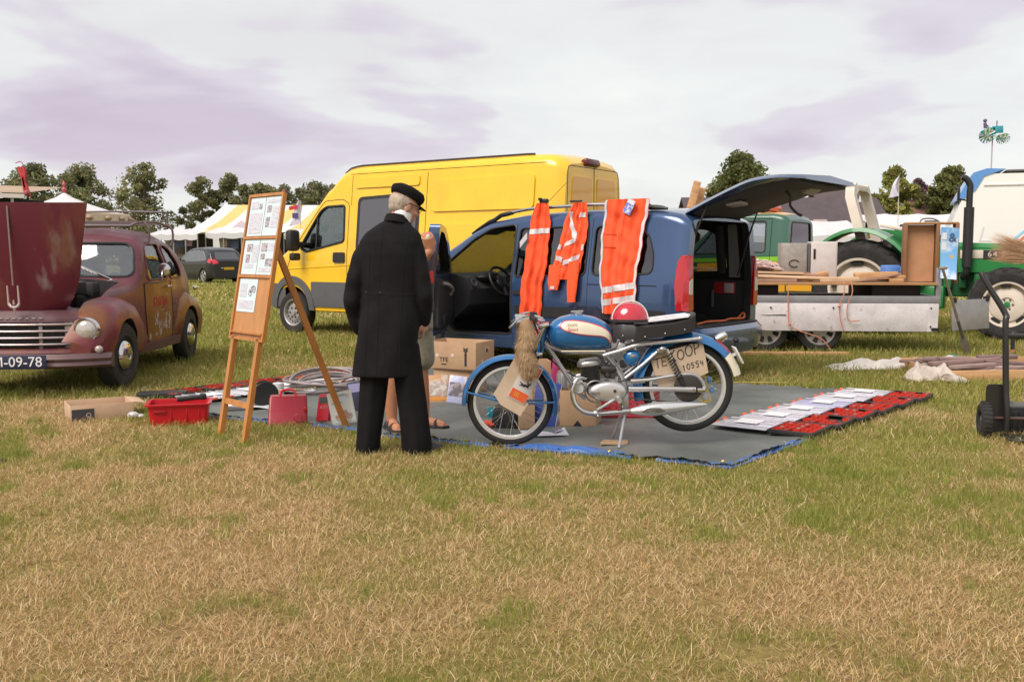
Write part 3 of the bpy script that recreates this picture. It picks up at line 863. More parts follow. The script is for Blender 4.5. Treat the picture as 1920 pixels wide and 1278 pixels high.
# ================================================================== vehicles: shared pieces
m_tyre = mat('tyre_rubber', (0.022, 0.020, 0.020), 0.8, var=0.3, vscale=20, bump=0.2, bscale=80, col2=(0.05, 0.043, 0.036), c2scale=5, c2lo=0.5, c2hi=0.75)
m_black = mat('black_plastic', (0.018, 0.017, 0.018), 0.5, var=0.15)
m_dark = mat('dark_interior', (0.012, 0.011, 0.012), 0.8)
m_trim = mat('grey_trim', (0.10, 0.095, 0.095), 0.6)
m_chrome = mat('chrome', (0.62, 0.60, 0.60), 0.14, 1.0, rvar=0.06, vscale=6)
m_alu = mat('aluminium', (0.46, 0.45, 0.45), 0.36, 1.0, rvar=0.12, vscale=9, var=0.12)
m_gap = mat('panel_gap', (0.02, 0.018, 0.015), 0.9)
m_lampred = mat('lamp_red', (0.45, 0.006, 0.012), 0.12, coat=1.0)
m_lampclear = mat('lamp_clear', (0.62, 0.58, 0.56), 0.12, coat=1.0)
g_clear = glass('window_glass', (0.80, 0.86, 0.86), 0.05)
g_smoke = glass('smoked_glass', (0.16, 0.155, 0.17), 0.13)
g_haze = glass('windscreen_glass', (0.62, 0.63, 0.68), 0.16)
def prism_y(pts, y0, y1):
    return MB().prism(pts, y0, y1, 'y')
def prism_x(pts, x0, x1):
    return MB().prism(pts, x0, x1, 'x')
class Veh:
    def __init__(s, o):
        s.o = o
    def shape(s, mb):
        s.mb = mb; s.bv = bvh(mb); s.cuts = []
    def cut(s, mb, m=None):
        s.cuts.append((mb, m or m_dark)); return s
    def finish(s, m, name='bodyshell', smooth=32):
        return link(name, csg(s.mb, m, s.cuts), None, s.o, smooth)
    def pane(s, side, outl, g, name='window', gap=True, off=-0.012, rim=m_black, rr_=0.011):
        w = patch(s.bv, side, outl, off, 0.004, 0.1).build(name, g, s.o)
        if gap:
            seam(s.bv, side, outl, rr_, True, 0.0, 0.04, 6).build('window_frame', rim, w)
        return w
    def seam(s, side, pts, r=0.004, closed=False, name='panel_gap', m=None, off=-0.001):
        return seam(s.bv, side, pts, r, closed, off).build(name, m or m_gap, s.o)
    def patch(s, side, outl, m, name, off=0.006, thick=0.02, res=0.07, parent=None):
        return patch(s.bv, side, outl, off, thick, res).build(name, m, parent or s.o)
def arch(x, z, r, y0, y1, n=28):
    return prism_y([(x + r * math.cos(2 * PI * i / n), z + r * math.sin(2 * PI * i / n)) for i in range(n)], y0, y1)
def wheel(parent, x, y, rad, wid, style='steel', side=1, rimf=0.62, rimmat=None, steer=0.0):
    w = node('wheel', parent, (x, y, rad), (0, 0, steer))
    h = wid / 2
    MB().lathe([(rad * rimf, -h * .9), (rad * .80, -h * 1.02), (rad * .93, -h * .92), (rad * .985, -h * .66), (rad, -h * .3), (rad, h * .3), (rad * .985, h * .66), (rad * .93, h * .92), (rad * .80, h * 1.02), (rad * rimf, h * .9), (rad * rimf, -h * .9)], axis='y', n=40).build('tyre', m_tyre, w)
    rr_ = rad * rimf
    rm = rimmat or m_alu
    sg = side
    def disc(prof):
        return MB().lathe([(r_, sg * hh) for r_, hh in prof], axis='y', n=40)
    if style == 'steel':
        r = disc([(rr_ * 1.04, h * .9), (rr_ * 1.0, h * .98), (rr_ * .93, h * .9), (rr_ * .88, h * .45), (rr_ * .62, h * .62), (rr_ * .55, h * .78), (rr_ * .22, h * .8), (rr_ * .2, h * 1.0), (0.001, h * 1.02)]).build('rim', rm, w)
        for k in range(16):
            a = 2 * PI * k / 16
            MB().ball((rr_ * .76 * math.cos(a), sg * h * .545, rr_ * .76 * math.sin(a)), (rr_ * .065, .012, rr_ * .065), 8, 6).build('vent_hole', m_dark, r)
        for k in range(6):
            a = 2 * PI * k / 6
            MB().ball((rr_ * .39 * math.cos(a), sg * h * .80, rr_ * .39 * math.sin(a)), (rr_ * .085, .012, rr_ * .085), 8, 6).build('wheel_nut', m_gap, r)
    elif style == 'cover':
        r = disc([(rr_ * 1.05, h * .92), (rr_ * 1.0, h * 1.0), (rr_ * .9, h * .96), (rr_ * .6, h * 1.05), (rr_ * .2, h * 1.1), (0.001, h * 1.12)]).build('rim', rm, w)
        for k in range(8):
            a = 2 * PI * (k + .5) / 8
            c, s_ = math.cos(a), math.sin(a)
            M_ = frame((rr_ * .68 * c, sg * h * 1.03, rr_ * .68 * s_), (c, 0, s_), (-s_, 0, c), (0, -1, 0))
            MB().prism(rpoly([(-.2 * rr_, -.10 * rr_), (.2 * rr_, -.17 * rr_), (.2 * rr_, .17 * rr_), (-.2 * rr_, .10 * rr_)], .08 * rr_), -.014, .008, 'z', M_).build('slot', m_dark, r)
    elif style == 'spoke':
        r = disc([(rr_ * 1.05, h * .92), (rr_ * 1.0, h * 1.0), (rr_ * .9, h * .9), (rr_ * .86, h * .5)]).build('rim', rm, w)
        disc([(rr_ * .9, h * .25), (0.01, h * .2)]).build('brake_disc', m_dark, w)
        for k in range(5):
            a = 2 * PI * k / 5
            c, s_ = math.cos(a), math.sin(a)
            M_ = frame((0, 0, 0), (c, 0, s_), (-s_, 0, c), (0, 1 * sg, 0))
            MB().prism([(.08 * rr_, -.17 * rr_), (.9 * rr_, -.1 * rr_), (.9 * rr_, .1 * rr_), (.08 * rr_, .17 * rr_)], h * .7, h * .95, 'z', M_).build('spoke', rm, r)
    elif style == 'hubcap':
        disc([(rr_ * 1.04, h * .9), (rr_ * .98, h * .98), (rr_ * .9, h * .7), (rr_ * .55, h * .55)]).build('rim', rimmat or m_tyre, w)
        r = disc([(rr_ * .72, h * .6), (rr_ * .72, h * .85), (rr_ * .62, h * 1.15), (rr_ * .42, h * 1.32), (rr_ * .22, h * 1.36), (rr_ * .2, h * 1.30), (.001, h * 1.30)]).build('hubcap', m_chrome, w)
        disc([(rr_ * .13, h * 1.30), (rr_ * .12, h * 1.34), (.001, h * 1.35)]).build('badge', m_trim, r)
    return w
def mirror(o, p, sz, m, sy=1):
    mr = MB().box(p, sz, bev=min(sz) * 0.3).build('door_mirror', m, o)
    return mr
def steering(o, c, r, tilt):
    M_ = Matrix.Translation(c) @ Euler((0, tilt, 0)).to_matrix().to_4x4()
    sw = MB().lathe([(r + .016 * math.cos(a), .016 * math.sin(a)) for a in [2 * PI * i / 8 for i in range(9)]], n=28, M=M_)
    sw.ball((0, 0, 0), (0.085, 0.085, 0.03), 14, 8, M=M_)
    for a in (0.4, PI - 0.4, -PI / 2):
        sw.add([], []); q0, q1 = M_ @ Vector((0, 0, 0)), M_ @ Vector((r * math.sin(a), r * math.cos(a), 0))
        sw.tube([q0, q1], 0.018, 6)
    return sw.build('steering_wheel', m_black, o)
def seat(o, x, y, z, m, name='seat'):
    s_ = MB().box((x, y, z), (0.5, 0.5, 0.16), bev=0.05)
    s_.box((x - .28, y, z + .36), (0.14, 0.48, 0.66), (0, R(-14), 0), bev=0.05)
    s_.box((x - .38, y, z + .78), (0.09, 0.26, 0.18), (0, R(-10), 0), bev=0.035)
    return s_.build(name, m, o)

# ================================================================== blue family car with open door and tailgate
BZ = R(142)
bc = thing('family_car', 'blue family car with open driver door and raised tailgate, orange workwear on its roof rail', 'car', (2.20, 9.95, 0), BZ)
m_blue = mat('car_blue', (0.038, 0.080, 0.185), 0.26, 0.45, coat=1.0, var=0.06, vscale=2)
btop = pw((0.02, 1.62), (0.12, 1.69), (0.35, 1.735), (1.2, 1.755), (2.0, 1.73), (2.5, 1.66), (2.75, 1.545), (3.5, 1.09), (3.62, 1.05), (4.1, 0.93), (4.3, 0.78), (4.38, 0.62), sm=0.05)
bw = pw((0, .80), (0.06, .855), (0.25, .885), (1, .905), (3.4, .90), (4.0, .83), (4.25, .70), (4.38, .5), sm=0.04)
bhalf = lambda x, z: bw(x) - max(0, z - 1.02) * 0.185 - max(0, 0.42 - z) * 0.25 + 0.012 * math.sin(PI * min(max((z - .45) / .57, 0), 1))
v = Veh(bc)
bxs = list(np.linspace(0.02, 0.4, 7)) + list(np.linspace(0.5, 2.4, 16)) + list(np.linspace(2.48, 3.7, 22)) + list(np.linspace(3.78, 4.38, 10))
v.shape(body(bxs, btop, lambda x: 0.26, bhalf, lambda x: 0.10 if x < 3 else 0.09))
cav = body(list(np.linspace(0.10, 0.4, 5)) + list(np.linspace(0.5, 3.3, 30)), lambda x: btop(x) - 0.055, lambda x: 0.50 if x < 1.6 else 0.36, lambda x, z: bhalf(x, z) - 0.06, lambda x: 0.09)
m_cab = mat('car_lining', (0.018, 0.016, 0.017), 0.85)
v.cut(cav, m_cab)
v.cut(prism_x(rpoly([(-.69, .54), (.69, .54), (.71, 1.0), (.60, 1.63), (-.60, 1.63), (-.71, 1.0)], .09), -.2, .25), m_black)
W_q = rpoly([(.36, 1.10), (1.06, 1.08), (1.06, 1.58), (.62, 1.585), (.44, 1.50), (.36, 1.28)], .07)
W_s = rpoly([(1.14, 1.08), (2.06, 1.05), (2.04, 1.575), (1.14, 1.585)], .05)
W_f = rpoly([(2.14, 1.05), (3.20, 1.02), (3.10, 1.12), (2.62, 1.47), (2.36, 1.55), (2.14, 1.57)], .04)
D_f = rpoly([(2.10, .42), (2.95, .42), (3.10, .62), (3.20, .98), (3.16, 1.13), (2.70, 1.46), (2.45, 1.58), (2.10, 1.62)], .06)
for wo in (W_q, W_s):
    v.cut(prism_y(wo, .45, 1.2), m_black); v.cut(prism_y(wo, -1.2, -.45), m_black)
v.cut(prism_y(D_f, .45, 1.2), m_black)
v.cut(prism_y(W_f, -1.2, -.45), m_black)
v.cut(prism_x(rpoly([(-.74, 1.06), (.74, 1.06), (.60, 1.57), (-.60, 1.57)], .06), 2.4, 3.9), m_black)
for x_ in (0.72, 3.45):
    for s_ in (1, -1):
        v.cut(arch(x_, .33, .365, min(s_ * .58, s_ * 1.1), max(s_ * .58, s_ * 1.1)), m_dark)
v.finish(m_blue)
for wo, nm in ((W_q, 'rear_side_window'), (W_s, 'sliding_door_window')):
    v.pane('left', wo, g_smoke, nm); v.pane('right', wo, glass('light_smoke', (0.42, 0.44, 0.45), .06), nm)
v.pane('right', W_f, g_clear, 'door_window')
patch(v.bv, 'front', rpoly([(-.74, 1.06), (.74, 1.06), (.60, 1.57), (-.60, 1.57)], .06), -.01, .005, .1).build('windscreen', g_clear, bc)
v.seam('left', [(1.10, .36), (1.10, 1.66)]); v.seam('left', [(2.09, .36), (2.09, 1.66)])
v.seam('left', D_f, .012, True, 'door_seal', m_black)
v.seam('left', [(.30, .98), (1.10, .985)], .006, m=m_black, name='slide_rail')
v.patch('left', rpoly([(1.98, .86), (2.06, .86), (2.06, .90), (1.82, .90), (1.82, .87)], .01), m_black, 'door_handle', .02, .03)
v.patch('left', rpoly([(.20, .63), (2.04, .63), (2.04, .74), (.20, .74)], .02), m_black, 'side_moulding', .012, .02)
v.patch('left', rpoly([(.10, .27), (3.1, .27), (3.1, .37), (.10, .37)], .03), m_blue, 'sill', .012, .03)
# rear corner lamps
for s_, nm in ((1, 'left'), (-1, 'right')):
    lp = patch(v.bv, nm, rpoly([(.035, .74), (.085, .74), (.11, .98), (.10, 1.22), (.06, 1.29), (.035, 1.28)], .02), .012, .04, .03)
    lp2 = patch(v.bv, 'rear', rpoly([(s_ * .70, .74), (s_ * .86, .74), (s_ * .845, 1.0), (s_ * .80, 1.28), (s_ * .72, 1.28)][::s_], .02), .03, .06, .05)
    lp.add(lp2.v, lp2.f)
    lo = lp.build('tail_lamp', m_lampred, bc)
    patch(v.bv, 'rear', rpoly([(s_ * .725, .90), (s_ * .80, .90), (s_ * .795, 1.03), (s_ * .725, 1.06)][::s_], .015), .034, .01, .05).build('reverse_lens', m_lampclear, lo)
# bumper, towing hook, boot floor
rb_ = []
for y_ in np.linspace(-.88, .88, 25):
    e = 0.13 * (abs(y_) / .88) ** 4
    rb_.append([(0.10, y_, .30), (-.12 + e, y_, .30), (-.17 + e, y_, .42), (-.16 + e, y_, .52), (-.11 + e, y_, .565), (0.10, y_, .575)])
MB().loft(rb_).build('rear_bumper', m_blue, bc)
MB().box((.02, 0, .578), (.20, 1.30, .02), bev=.006).build('loading_sill', m_black, bc)
MB().tube(spline([(0.0, .30, .26), (-.20, .30, .24), (-.27, .30, .27), (-.28, .30, .36), (-.28, .30, .42)], 5), .018, 8).ball((-.28, .30, .44), .03, 10, 8).build('towing_hook', m_black, bc)
MB().box((.85, 0, .52), (1.5, 1.5, .03)).build('boot_floor', mat('boot_carpet', (.13, .12, .12), .9, var=.2), bc)
tr_ = MB().box((.55, -.775, .78), (.85, .03, .46), bev=.01).box((.40, -.72, 1.35), (.10, .06, .56), (R(-10), 0, 0), bev=.02)
tr_.build('side_trim', mat('car_lining2', (.022, .020, .021), .7), bc)
MB().box((.50, -.745, .80), (.03, .03, .20), bev=.008).build('trim_handle', m_trim, bc)
MB().box((.36, -.752, .92), (.26, .02, .13), bev=.008).build('inner_lamp', mat('lamp_inner_red', (.36, .02, .03), .4), bc)
MB().box((.30, -.74, .92), (.11, .02, .11), bev=.005).build('first_aid_label', mat('pale_card', (.45, .36, .36), .6), bc)
pl_ = MB().loft([[(.13, -.79, z_) if 0 else (.16 + .05 * (z_ - 1.1), -.72 + (.0) - (-.12) * max(0, z_ - 1.1), z_) for z_ in (zz, zz + .001)] + [(.30, -.74 + .12 * max(0, zz - 1.1), zz)] for zz in np.linspace(1.04, 1.62, 6)])
pl_.build('pillar_trim', mat('pillar_grey', (.22, .20, .195), .7), bc)
for s_ in (1, -1):
    MB().tube([(.16, s_ * .66, 1.06), (.02, s_ * .62, 1.50), (-.10, s_ * .60, 1.80)], [.012, .012, .007], 8).build('gas_strut', m_black, bc)
oc = MB().tube(spline([(.02, .55, .60), (.08, .2, .605), (.05, -.1, .60), (.10, -.35, .605), (.02, -.52, .61), (.06, -.60, .66), (.1, -.55, .60)], 6), .010, 6).build('rope', mat('orange_cord', (.65, .14, .04), .6))
oc.location = bc.location; oc.rotation_euler = bc.rotation_euler
tag(oc, 'thin orange cord lying along the loading sill of the blue car', 'cord')
# tailgate, hinged on the roof edge
tg = node('tailgate', bc, (.14, 0, 1.70), (0, R(14), 0))
def tgz(u):
    return 0.012 + 0.085 * math.sin(PI * min(u * 1.0, 1) * .62) - 0.16 * max(0, u - .62) ** 1.3 * 2.2
rings = []
for i in range(19):
    u = i / 18
    hw = (.62 + .16 * min(u * 1.8, 1)) * (1 - max(0, u - .86) * 1.0)
    z_ = tgz(u); th = .025 + .03 * math.sin(PI * min(max(u, .02), .98))
    rings.append([(-1.26 * u, -hw, z_ - .02), (-1.26 * u, -hw * .93, z_ + .015), (-1.26 * u, 0, z_ + .045), (-1.26 * u, hw * .93, z_ + .015), (-1.26 * u, hw, z_ - .02), (-1.26 * u, hw * .9, z_ - th), (-1.26 * u, 0, z_ - th), (-1.26 * u, -hw * .9, z_ - th)])
gb = MB().loft(rings)
gbv = bvh(gb)
gb.build('gate_panel', m_blue, tg, smooth=40)
rings = []
for i in range(15):
    u = .04 + .90 * i / 14
    hw = (.60 + .13 * min(u * 1.8, 1)) * (1 - max(0, u - .86) * 1.0)
    z_ = tgz(u) - (.025 + .03 * math.sin(PI * u)) - .002
    rings.append([(-1.26 * u, -hw * .92, z_), (-1.26 * u, 0, z_ - .002), (-1.26 * u, hw * .92, z_), (-1.26 * u, hw * .85, z_ - .03), (-1.26 * u, 0, z_ - .035), (-1.26 * u, -hw * .85, z_ - .03)])
MB().loft(rings).build('inner_lining', mat('gate_lining', (.045, .04, .042), .8), tg)
MB().sheet(lambda u, v_: (-(.10 + .46 * u), (-.56 + 1.12 * v_), tgz((.10 + .46 * u) / 1.26) + .052 - .03 * (2 * v_ - 1) ** 2), 8, 8).build('rear_window', mat('gate_glass', (.03, .03, .035), .08, coat=1), tg)
MB().box((-.46, .42, -.035), (.16, .22, .03), (0, R(-6), R(8)), bev=.01).build('lining_pocket', mat('pale_trim', (.30, .27, .25), .6), tg)
MB().box((-1.0, -.15, -.02), (.10, .30, .05), (0, R(20), 0), bev=.012).build('latch_cover', mat('pale_trim', (.30, .27, .25), .6), tg)
MB().box((-1.12, .1, .0), (.05, .14, .06), bev=.01).build('latch', m_black, tg)
MB().tube(spline([(-.92, .30, -.03), (-.95, .30, -.10), (-.93, .30, -.18), (-.98, .30, -.27), (-1.02, .30, -.30)], 5), .013, 6).build('pull_strap', m_black, tg)
MB().tube(spline([(-.24, -.05, .10), (-.45, -.08, .15), (-.72, -.08, .12)], 6), .013, 6).build('wiper', m_black, tg)
# roof rails
for s_ in (1, -1):
    P_ = [(x_, s_ * (bhalf(x_, 1.66) - .05), btop(x_) + (.055 if .5 < x_ < 2.35 else .012)) for x_ in np.linspace(.30, 2.75, 30)]
    rl = MB().tube(P_[3:-6], .017, 8).build('roof_rail', m_alu, bc)
    MB().tube([(x_, s_ * (bhalf(x_, 1.66) - .05), btop(x_) + (.062 if x_ > .5 else .02) - .0) for x_ in np.linspace(.28, .72, 8)], [.012, .022, .026, .028, .028, .028, .026, .02], 8).build('rail_foot', m_black, rl)
    MB().tube([(x_, s_ * (bhalf(x_, 1.66) - .05), btop(x_) + (.05 if x_ < 2.4 else .015)) for x_ in np.linspace(2.2, 2.8, 8)], [.02, .026, .026, .026, .024, .02, .015, .01], 8).build('rail_foot', m_black, rl)
MB().tube([(2.32, .2, 1.72), (1.86, .16, 2.12)], [.004, .002], 5).cyl((2.34, .2, 1.70), (2.30, .2, 1.74), .022, 8).build('aerial', m_black, bc)
# cabin
db = [[(3.32, y_, .50), (3.02, y_, .55), (2.80, y_, .72), (2.76, y_, .90), (2.86, y_, 1.03), (3.05, y_, 1.07), (3.32, y_, 1.05)] for y_ in np.linspace(-.80, .80, 9)]
ds = MB().loft(db).build('dashboard', mat('dash_grey', (.05, .047, .05), .65, bump=.15, bscale=150), bc)
MB().ball((2.83, .42, 1.03), (.13, .20, .07), 14, 8).build('instrument_hood', m_black, ds)
for y_, z_ in ((.74, .97), (.12, .96), (-.08, .96)):
    M_ = Matrix.Translation((2.775, y_, z_)) @ Euler((0, R(-70), 0)).to_matrix().to_4x4()
    MB().lathe([(.048, 0), (.05, .015), (.038, .016), (.034, .0), (.001, .002)], n=18, M=M_).build('air_vent', m_trim, ds)
MB().box((2.80, .02, .80), (.06, .22, .24), (0, R(-18), 0), bev=.012).build('centre_console', m_black, ds)
steering(bc, (2.62, .42, .98), .185, R(-62))
seat(bc, 2.02, .42, .62, mat('seat_fabric', (.025, .024, .026), .9), 'seat'); seat(bc, 2.02, -.42, .62, MATS['seat_fabric'], 'seat')
MB().box((2.66, 0, 1.50), (.03, .22, .07), (0, R(10), 0), bev=.012).tube([(2.66, 0, 1.53), (2.66, 0, 1.62)], .01, 6).build('rear_view_mirror', m_black, bc)
MB().box((2.62, .52, 1.56), (.22, .3, .02), (0, R(18), 0), bev=.008).build('sun_visor', m_black, bc)
MB().tube([(2.62, 0.0, 1.46), (2.62, 0, 1.32)], .003, 4).box((2.62, 0, 1.29), (.02, .03, .07), bev=.006).build('hanging_air_freshener', m_black, bc)
q = random.Random(4)
pb = MB()
for i in range(5):
    pb.ball((2.12 + q.uniform(-.1, .1), .50 + q.uniform(-.1, .12), .76 + q.uniform(-.02, .05)), (q.uniform(.05, .10), q.uniform(.05, .09), q.uniform(.03, .06)), 10, 7)
cl_ = link('white_cloth', remesh(pb, .012, 3), mat('crumpled_white', (.62, .60, .62), .8, bump=.4, bscale=30))
cl_.location = bc.location; cl_.rotation_euler = bc.rotation_euler
tag(cl_, 'crumpled white cloth on the driver seat of the blue car', 'cloth')
# open driver door
dr = node('front_door', bc, (3.14, .845, 0), (0, 0, R(-59)))
D2 = [(p[0] - 3.14, p[1]) for p in D_f]
W2 = [(p[0] - 3.14, p[1]) for p in rpoly([(2.19, 1.08), (3.04, 1.06), (3.0, 1.14), (2.64, 1.42), (2.40, 1.52), (2.19, 1.54)], .04)]
def dslab(pts, y0, y1, lean=True):
    mb = prism_y(densify(pts, .06), y0, y1)
    mb.v = [(p[0], p[1] - (max(0, p[2] - 1.02) * .16 if lean else 0) + .02 * math.sin(PI * min(max((p[2] - .42) / .6, 0), 1)), p[2]) for p in mb.v]
    return mb
cw = prism_y(W2, -.6, .4)
link('door_shell', csg(dslab(D2, -.075, .04), m_blue, [(cw, m_black)]), None, dr, 32)
D3 = rpoly([(-.98, .50), (-.24, .50), (-.12, .62), (-.04, .98), (-.98, 1.04)], .05)
tm = MB().prism(D3, -.125, -.07, 'y')
tmo = tm.build('door_lining', mat('door_trim', (.035, .033, .035), .7), dr)
MB().tube(spline([(-.72, -.13, .98), (-.60, -.175, .96), (-.36, -.175, .90), (-.30, -.13, .84)], 5), .018, 8).build('grab_handle', mat('grip_grey', (.36, .34, .34), .4), tmo)
MB().box((-.5, -.14, .58), (.6, .05, .12), bev=.015).build('door_pocket', m_black, tmo)
dg_ = dslab(W2, -.022, -.017); dg_.build('door_window', g_clear, dr)
MB().box((-.99, -.02, .86), (.02, .05, .09), bev=.005).build('latch', m_alu, dr)
MB().box((-.985, -.03, .62), (.012, .03, .05), bev=.004).build('label', mat('label_white', (.6, .6, .62), .5), dr)
mirror(dr, (-.10, .16, 1.10), (.12, .20, .17), m_black)
for x_ in (0.72, 3.45):
    wheel(bc, x_, .80, .315, .195, 'cover', 1); wheel(bc, x_, -.80, .315, .195, 'cover', -1)
v.patch('front', rpoly([(-.8, .28), (.8, .28), (.8, .5), (-.8, .5)], .05), m_black, 'front_bumper', .02, .05)
for s_ in (1, -1):
    v.patch('front', rpoly([(s_ * .5, .66), (s_ * .78, .70), (s_ * .78, .88), (s_ * .55, .80)][::s_], .03), m_lampclear, 'headlight', .01, .03)

# ---------------------------------------------------------------- orange workwear hung over the rail
m_or = mat('hi_vis_orange', (0.88, 0.085, 0.012), 0.75, var=0.12, vscale=7, bump=0.7, bscale=9, sheen=0.2)
m_refl = mat('reflective_band', (0.62, 0.57, 0.58), 0.45, var=0.1)
def rail_pt(x, y=.74):
    return Vector((2.20 - .788 * x - .616 * y, 9.95 + .616 * x - .788 * y, 0))
def cloth(o, name, left, right, zs, m, amp=.012, nf=5, seed=0, thick=.022, nu=40, y0=0.0, top_out=0.0):
    """a hanging garment: left(z) and right(z) give its edges; returns the front surface"""
    q = random.Random(seed); ph = q.uniform(0, 6)
    z0, z1 = zs[0], zs[-1]
    le, ri = left, right
    left = lambda z: le(z) + .007 * math.sin(17 * z + seed) + .004 * math.sin(39 * z + 2 * seed)
    right = lambda z: ri(z) + .007 * math.sin(15 * z + 2 + seed) + .004 * math.sin(43 * z + seed)
    def front(u, z):
        l, r = left(z), right(z)
        f = (z0 - z) / (z0 - z1)
        e = math.sin(PI * u) ** 0.6 if 0 < u < 1 else 0
        yb = y0(z) if callable(y0) else y0
        return Vector((l + (r - l) * u, yb - thick * e - amp * e * (0.4 + f) * math.sin(2 * PI * nf * u + ph + 1.6 * f) - amp * .6 * e * math.sin(2 * PI * nf * 1.7 * u + 3 * f + seed) - amp * .5 * e * math.sin(19 * f + 5 * u + seed) * math.sin(3 * PI * u + seed) - amp * .35 * e * math.sin(41 * f - 9 * u), z))
    rings = []
    for z in zs:
        fr = [front(i / nu, z) for i in range(nu + 1)]
        yb = y0(z) if callable(y0) else y0
        bk = [Vector((left(z) + (right(z) - left(z)) * i / nu, yb + .004 * math.sin(PI * i / nu), z)) for i in range(nu - 1, 0, -1)]
        rings.append(fr + bk)
    ob = MB().loft(rings).build(name, m, o, smooth=60)
    return ob, front
def band(parent, front, pts0, pts1, w, m=None, n=30, name='reflective_band', off=.007):
    """a strip on the garment from (u0,z0) to (u1,z1), w tall"""
    m = m or m_refl
    def fn(a, b):
        u = pts0[0] + (pts1[0] - pts0[0]) * a; z = pts0[1] + (pts1[1] - pts0[1]) * a
        du, dz = pts1[0] - pts0[0], pts1[1] - pts0[1]
        if abs(dz) > abs(du) * .25:
            uu, zz = u + (b - .5) * w[0], z
        else:
            uu, zz = u, z + (b - .5) * w[1]
        p = front(min(max(uu, 0.0), 1.0), zz)
        return (p.x, p.y - off, p.z)
    return MB().sheet(fn, n, 3).build(name, m, parent, smooth=60)
DRAPE = lambda z: min(0.0, -(bhalf(1.5, min(z, 1.66)) + .022 - .80)) if z > .62 else -(bhalf(1.5, .62) + .022 - .80)
def garment(label, x_c, cat, y=.775):
    p = rail_pt(x_c, y)
    return thing('work_garment', label, cat, (p.x, p.y, 0), -R(38), group='orange workwear hung on the roof rail')
# bib trousers nearest the front door
g1 = garment('long narrow orange work trousers hanging nearest the open front door', 1.86, 'trousers', .80)
zs = [1.84 - .025 * i for i in range(61)]
l1 = pw((.34, -.115), (.6, -.105), (1.0, -.075), (1.35, -.055), (1.62, -.045), (1.75, -.005), (1.84, .04))
r1_ = pw((.34, .155), (.6, .185), (1.0, .215), (1.3, .24), (1.5, .23), (1.7, .215), (1.84, .20))
ob, fr = cloth(g1, 'cloth', l1, r1_, zs, m_or, .019, 3, 1, y0=DRAPE)
band(ob, fr, (0.06, 1.535), (1.0, 1.545), (0, .055)); band(ob, fr, (0.0, .52), (1, .53), (0, .06))
MB().tube([fr(.52, z_) + Vector((0, -.002, 0)) for z_ in np.linspace(1.45, .36, 24)], .004, 5).build('leg_seam', mat('orange_seam', (.6, .05, .012), .8), ob)
MB().box((.13, .0, 1.86), (.10, .05, .05), bev=.012).box((.10, -.03, 1.88), (.03, .03, .03)).build('clamp', m_black, g1)
MB().sheet(lambda a, b: (-.02 - .10 * a, -.05 + DRAPE(1.42), 1.46 - .10 * a + .07 * b), 4, 2).build('shoulder_strap_band', m_refl, ob)
# jacket
g2 = garment('short orange work jacket hanging in the middle with a diagonal reflective band', 1.33, 'jacket', .80)
zs = [1.83 - .02 * i for i in range(41)]
l2 = pw((1.0, -.24), (1.04, -.25), (1.25, -.19), (1.5, -.15), (1.7, -.10), (1.83, -.02))
r2_ = pw((1.0, .115), (1.3, .16), (1.6, .175), (1.75, .17), (1.83, .155))
ob, fr = cloth(g2, 'cloth', l2, r2_, zs, m_or, .017, 3, 2, y0=DRAPE)
band(ob, fr, (.20, 1.74), (.62, 1.46), (.15, 0)); band(ob, fr, (.22, 1.385), (.72, 1.45), (0, .05))
band(ob, fr, (.0, 1.375), (.16, 1.365), (0, .05)); band(ob, fr, (.08, 1.255), (.38, 1.235), (0, .05)); band(ob, fr, (.40, 1.20), (.92, 1.27), (0, .05))
band(ob, fr, (.72, 1.70), (.95, 1.70), (0, .05)); band(ob, fr, (.93, 1.36), (1.0, 1.37), (0, .06))
for cx_, z0_, w_, zz in ((-.16, 1.06, .075, .92), (.075, 1.10, .065, .80)):
    ca_ = MB().loft([[(cx_ + w_ * math.cos(a) * k_, DRAPE(z_) - .03 + .024 * math.sin(a), z_) for a in [2 * PI * i / 12 for i in range(12)]] for z_, k_ in ((z0_ + .12, 1.05), ((z0_ + zz) / 2, 1.0), (zz + .03, .8), (zz, .78))])
    ca_.build('sleeve', m_or, g2, smooth=60)
MB().box((-.15, -.06 + DRAPE(.94), .945), (.05, .004, .03)).build('cuff_label', m_refl, g2)
MB().box((.02, -.01, 1.845), (.14, .04, .02), bev=.008).build('collar_hook', m_black, g2)
# wide trousers
g3 = garment('wide orange work trousers with white piped edges and a blue price tag', .70, 'trousers', .80)
zs = [1.845 - .0235 * i for i in range(50)]
l3 = pw((.58, -.165), (.8, -.20), (1.2, -.255), (1.6, -.27), (1.75, -.255), (1.845, -.235))
r3 = pw((.58, .17), (.8, .19), (1.2, .20), (1.6, .235), (1.845, .265))
ob, fr = cloth(g3, 'cloth', l3, r3, zs, m_or, .019, 3, 5, y0=DRAPE)
band(ob, fr, (.03, .925), (.97, .985), (0, .062)); band(ob, fr, (.03, .80), (.97, .86), (0, .062))
for uu, nm in ((.03, 'left'), (.965, 'right')):
    MB().sheet(lambda a, b: tuple(fr(min(max(uu - .03 + .06 * b, 0), 1), 1.84 - 1.14 * a) - Vector((0, .006, 0))), 48, 2).build('piped_edge', m_refl, ob, smooth=60)
MB().sheet(lambda a, b: tuple(fr(.52 + .005 * math.sin(9 * a), 1.70 - .98 * a) - Vector((0, .003 - .006 * b, 0))), 40, 1).build('fly_seam', MATS['orange_seam'], ob)
for z_ in (1.50, 1.37):
    MB().tube([fr(u_, z_ - .03 * u_) - Vector((0, .003, 0)) for u_ in np.linspace(.03, .40, 8)], .004, 5).build('pocket_seam', MATS['orange_seam'], ob)
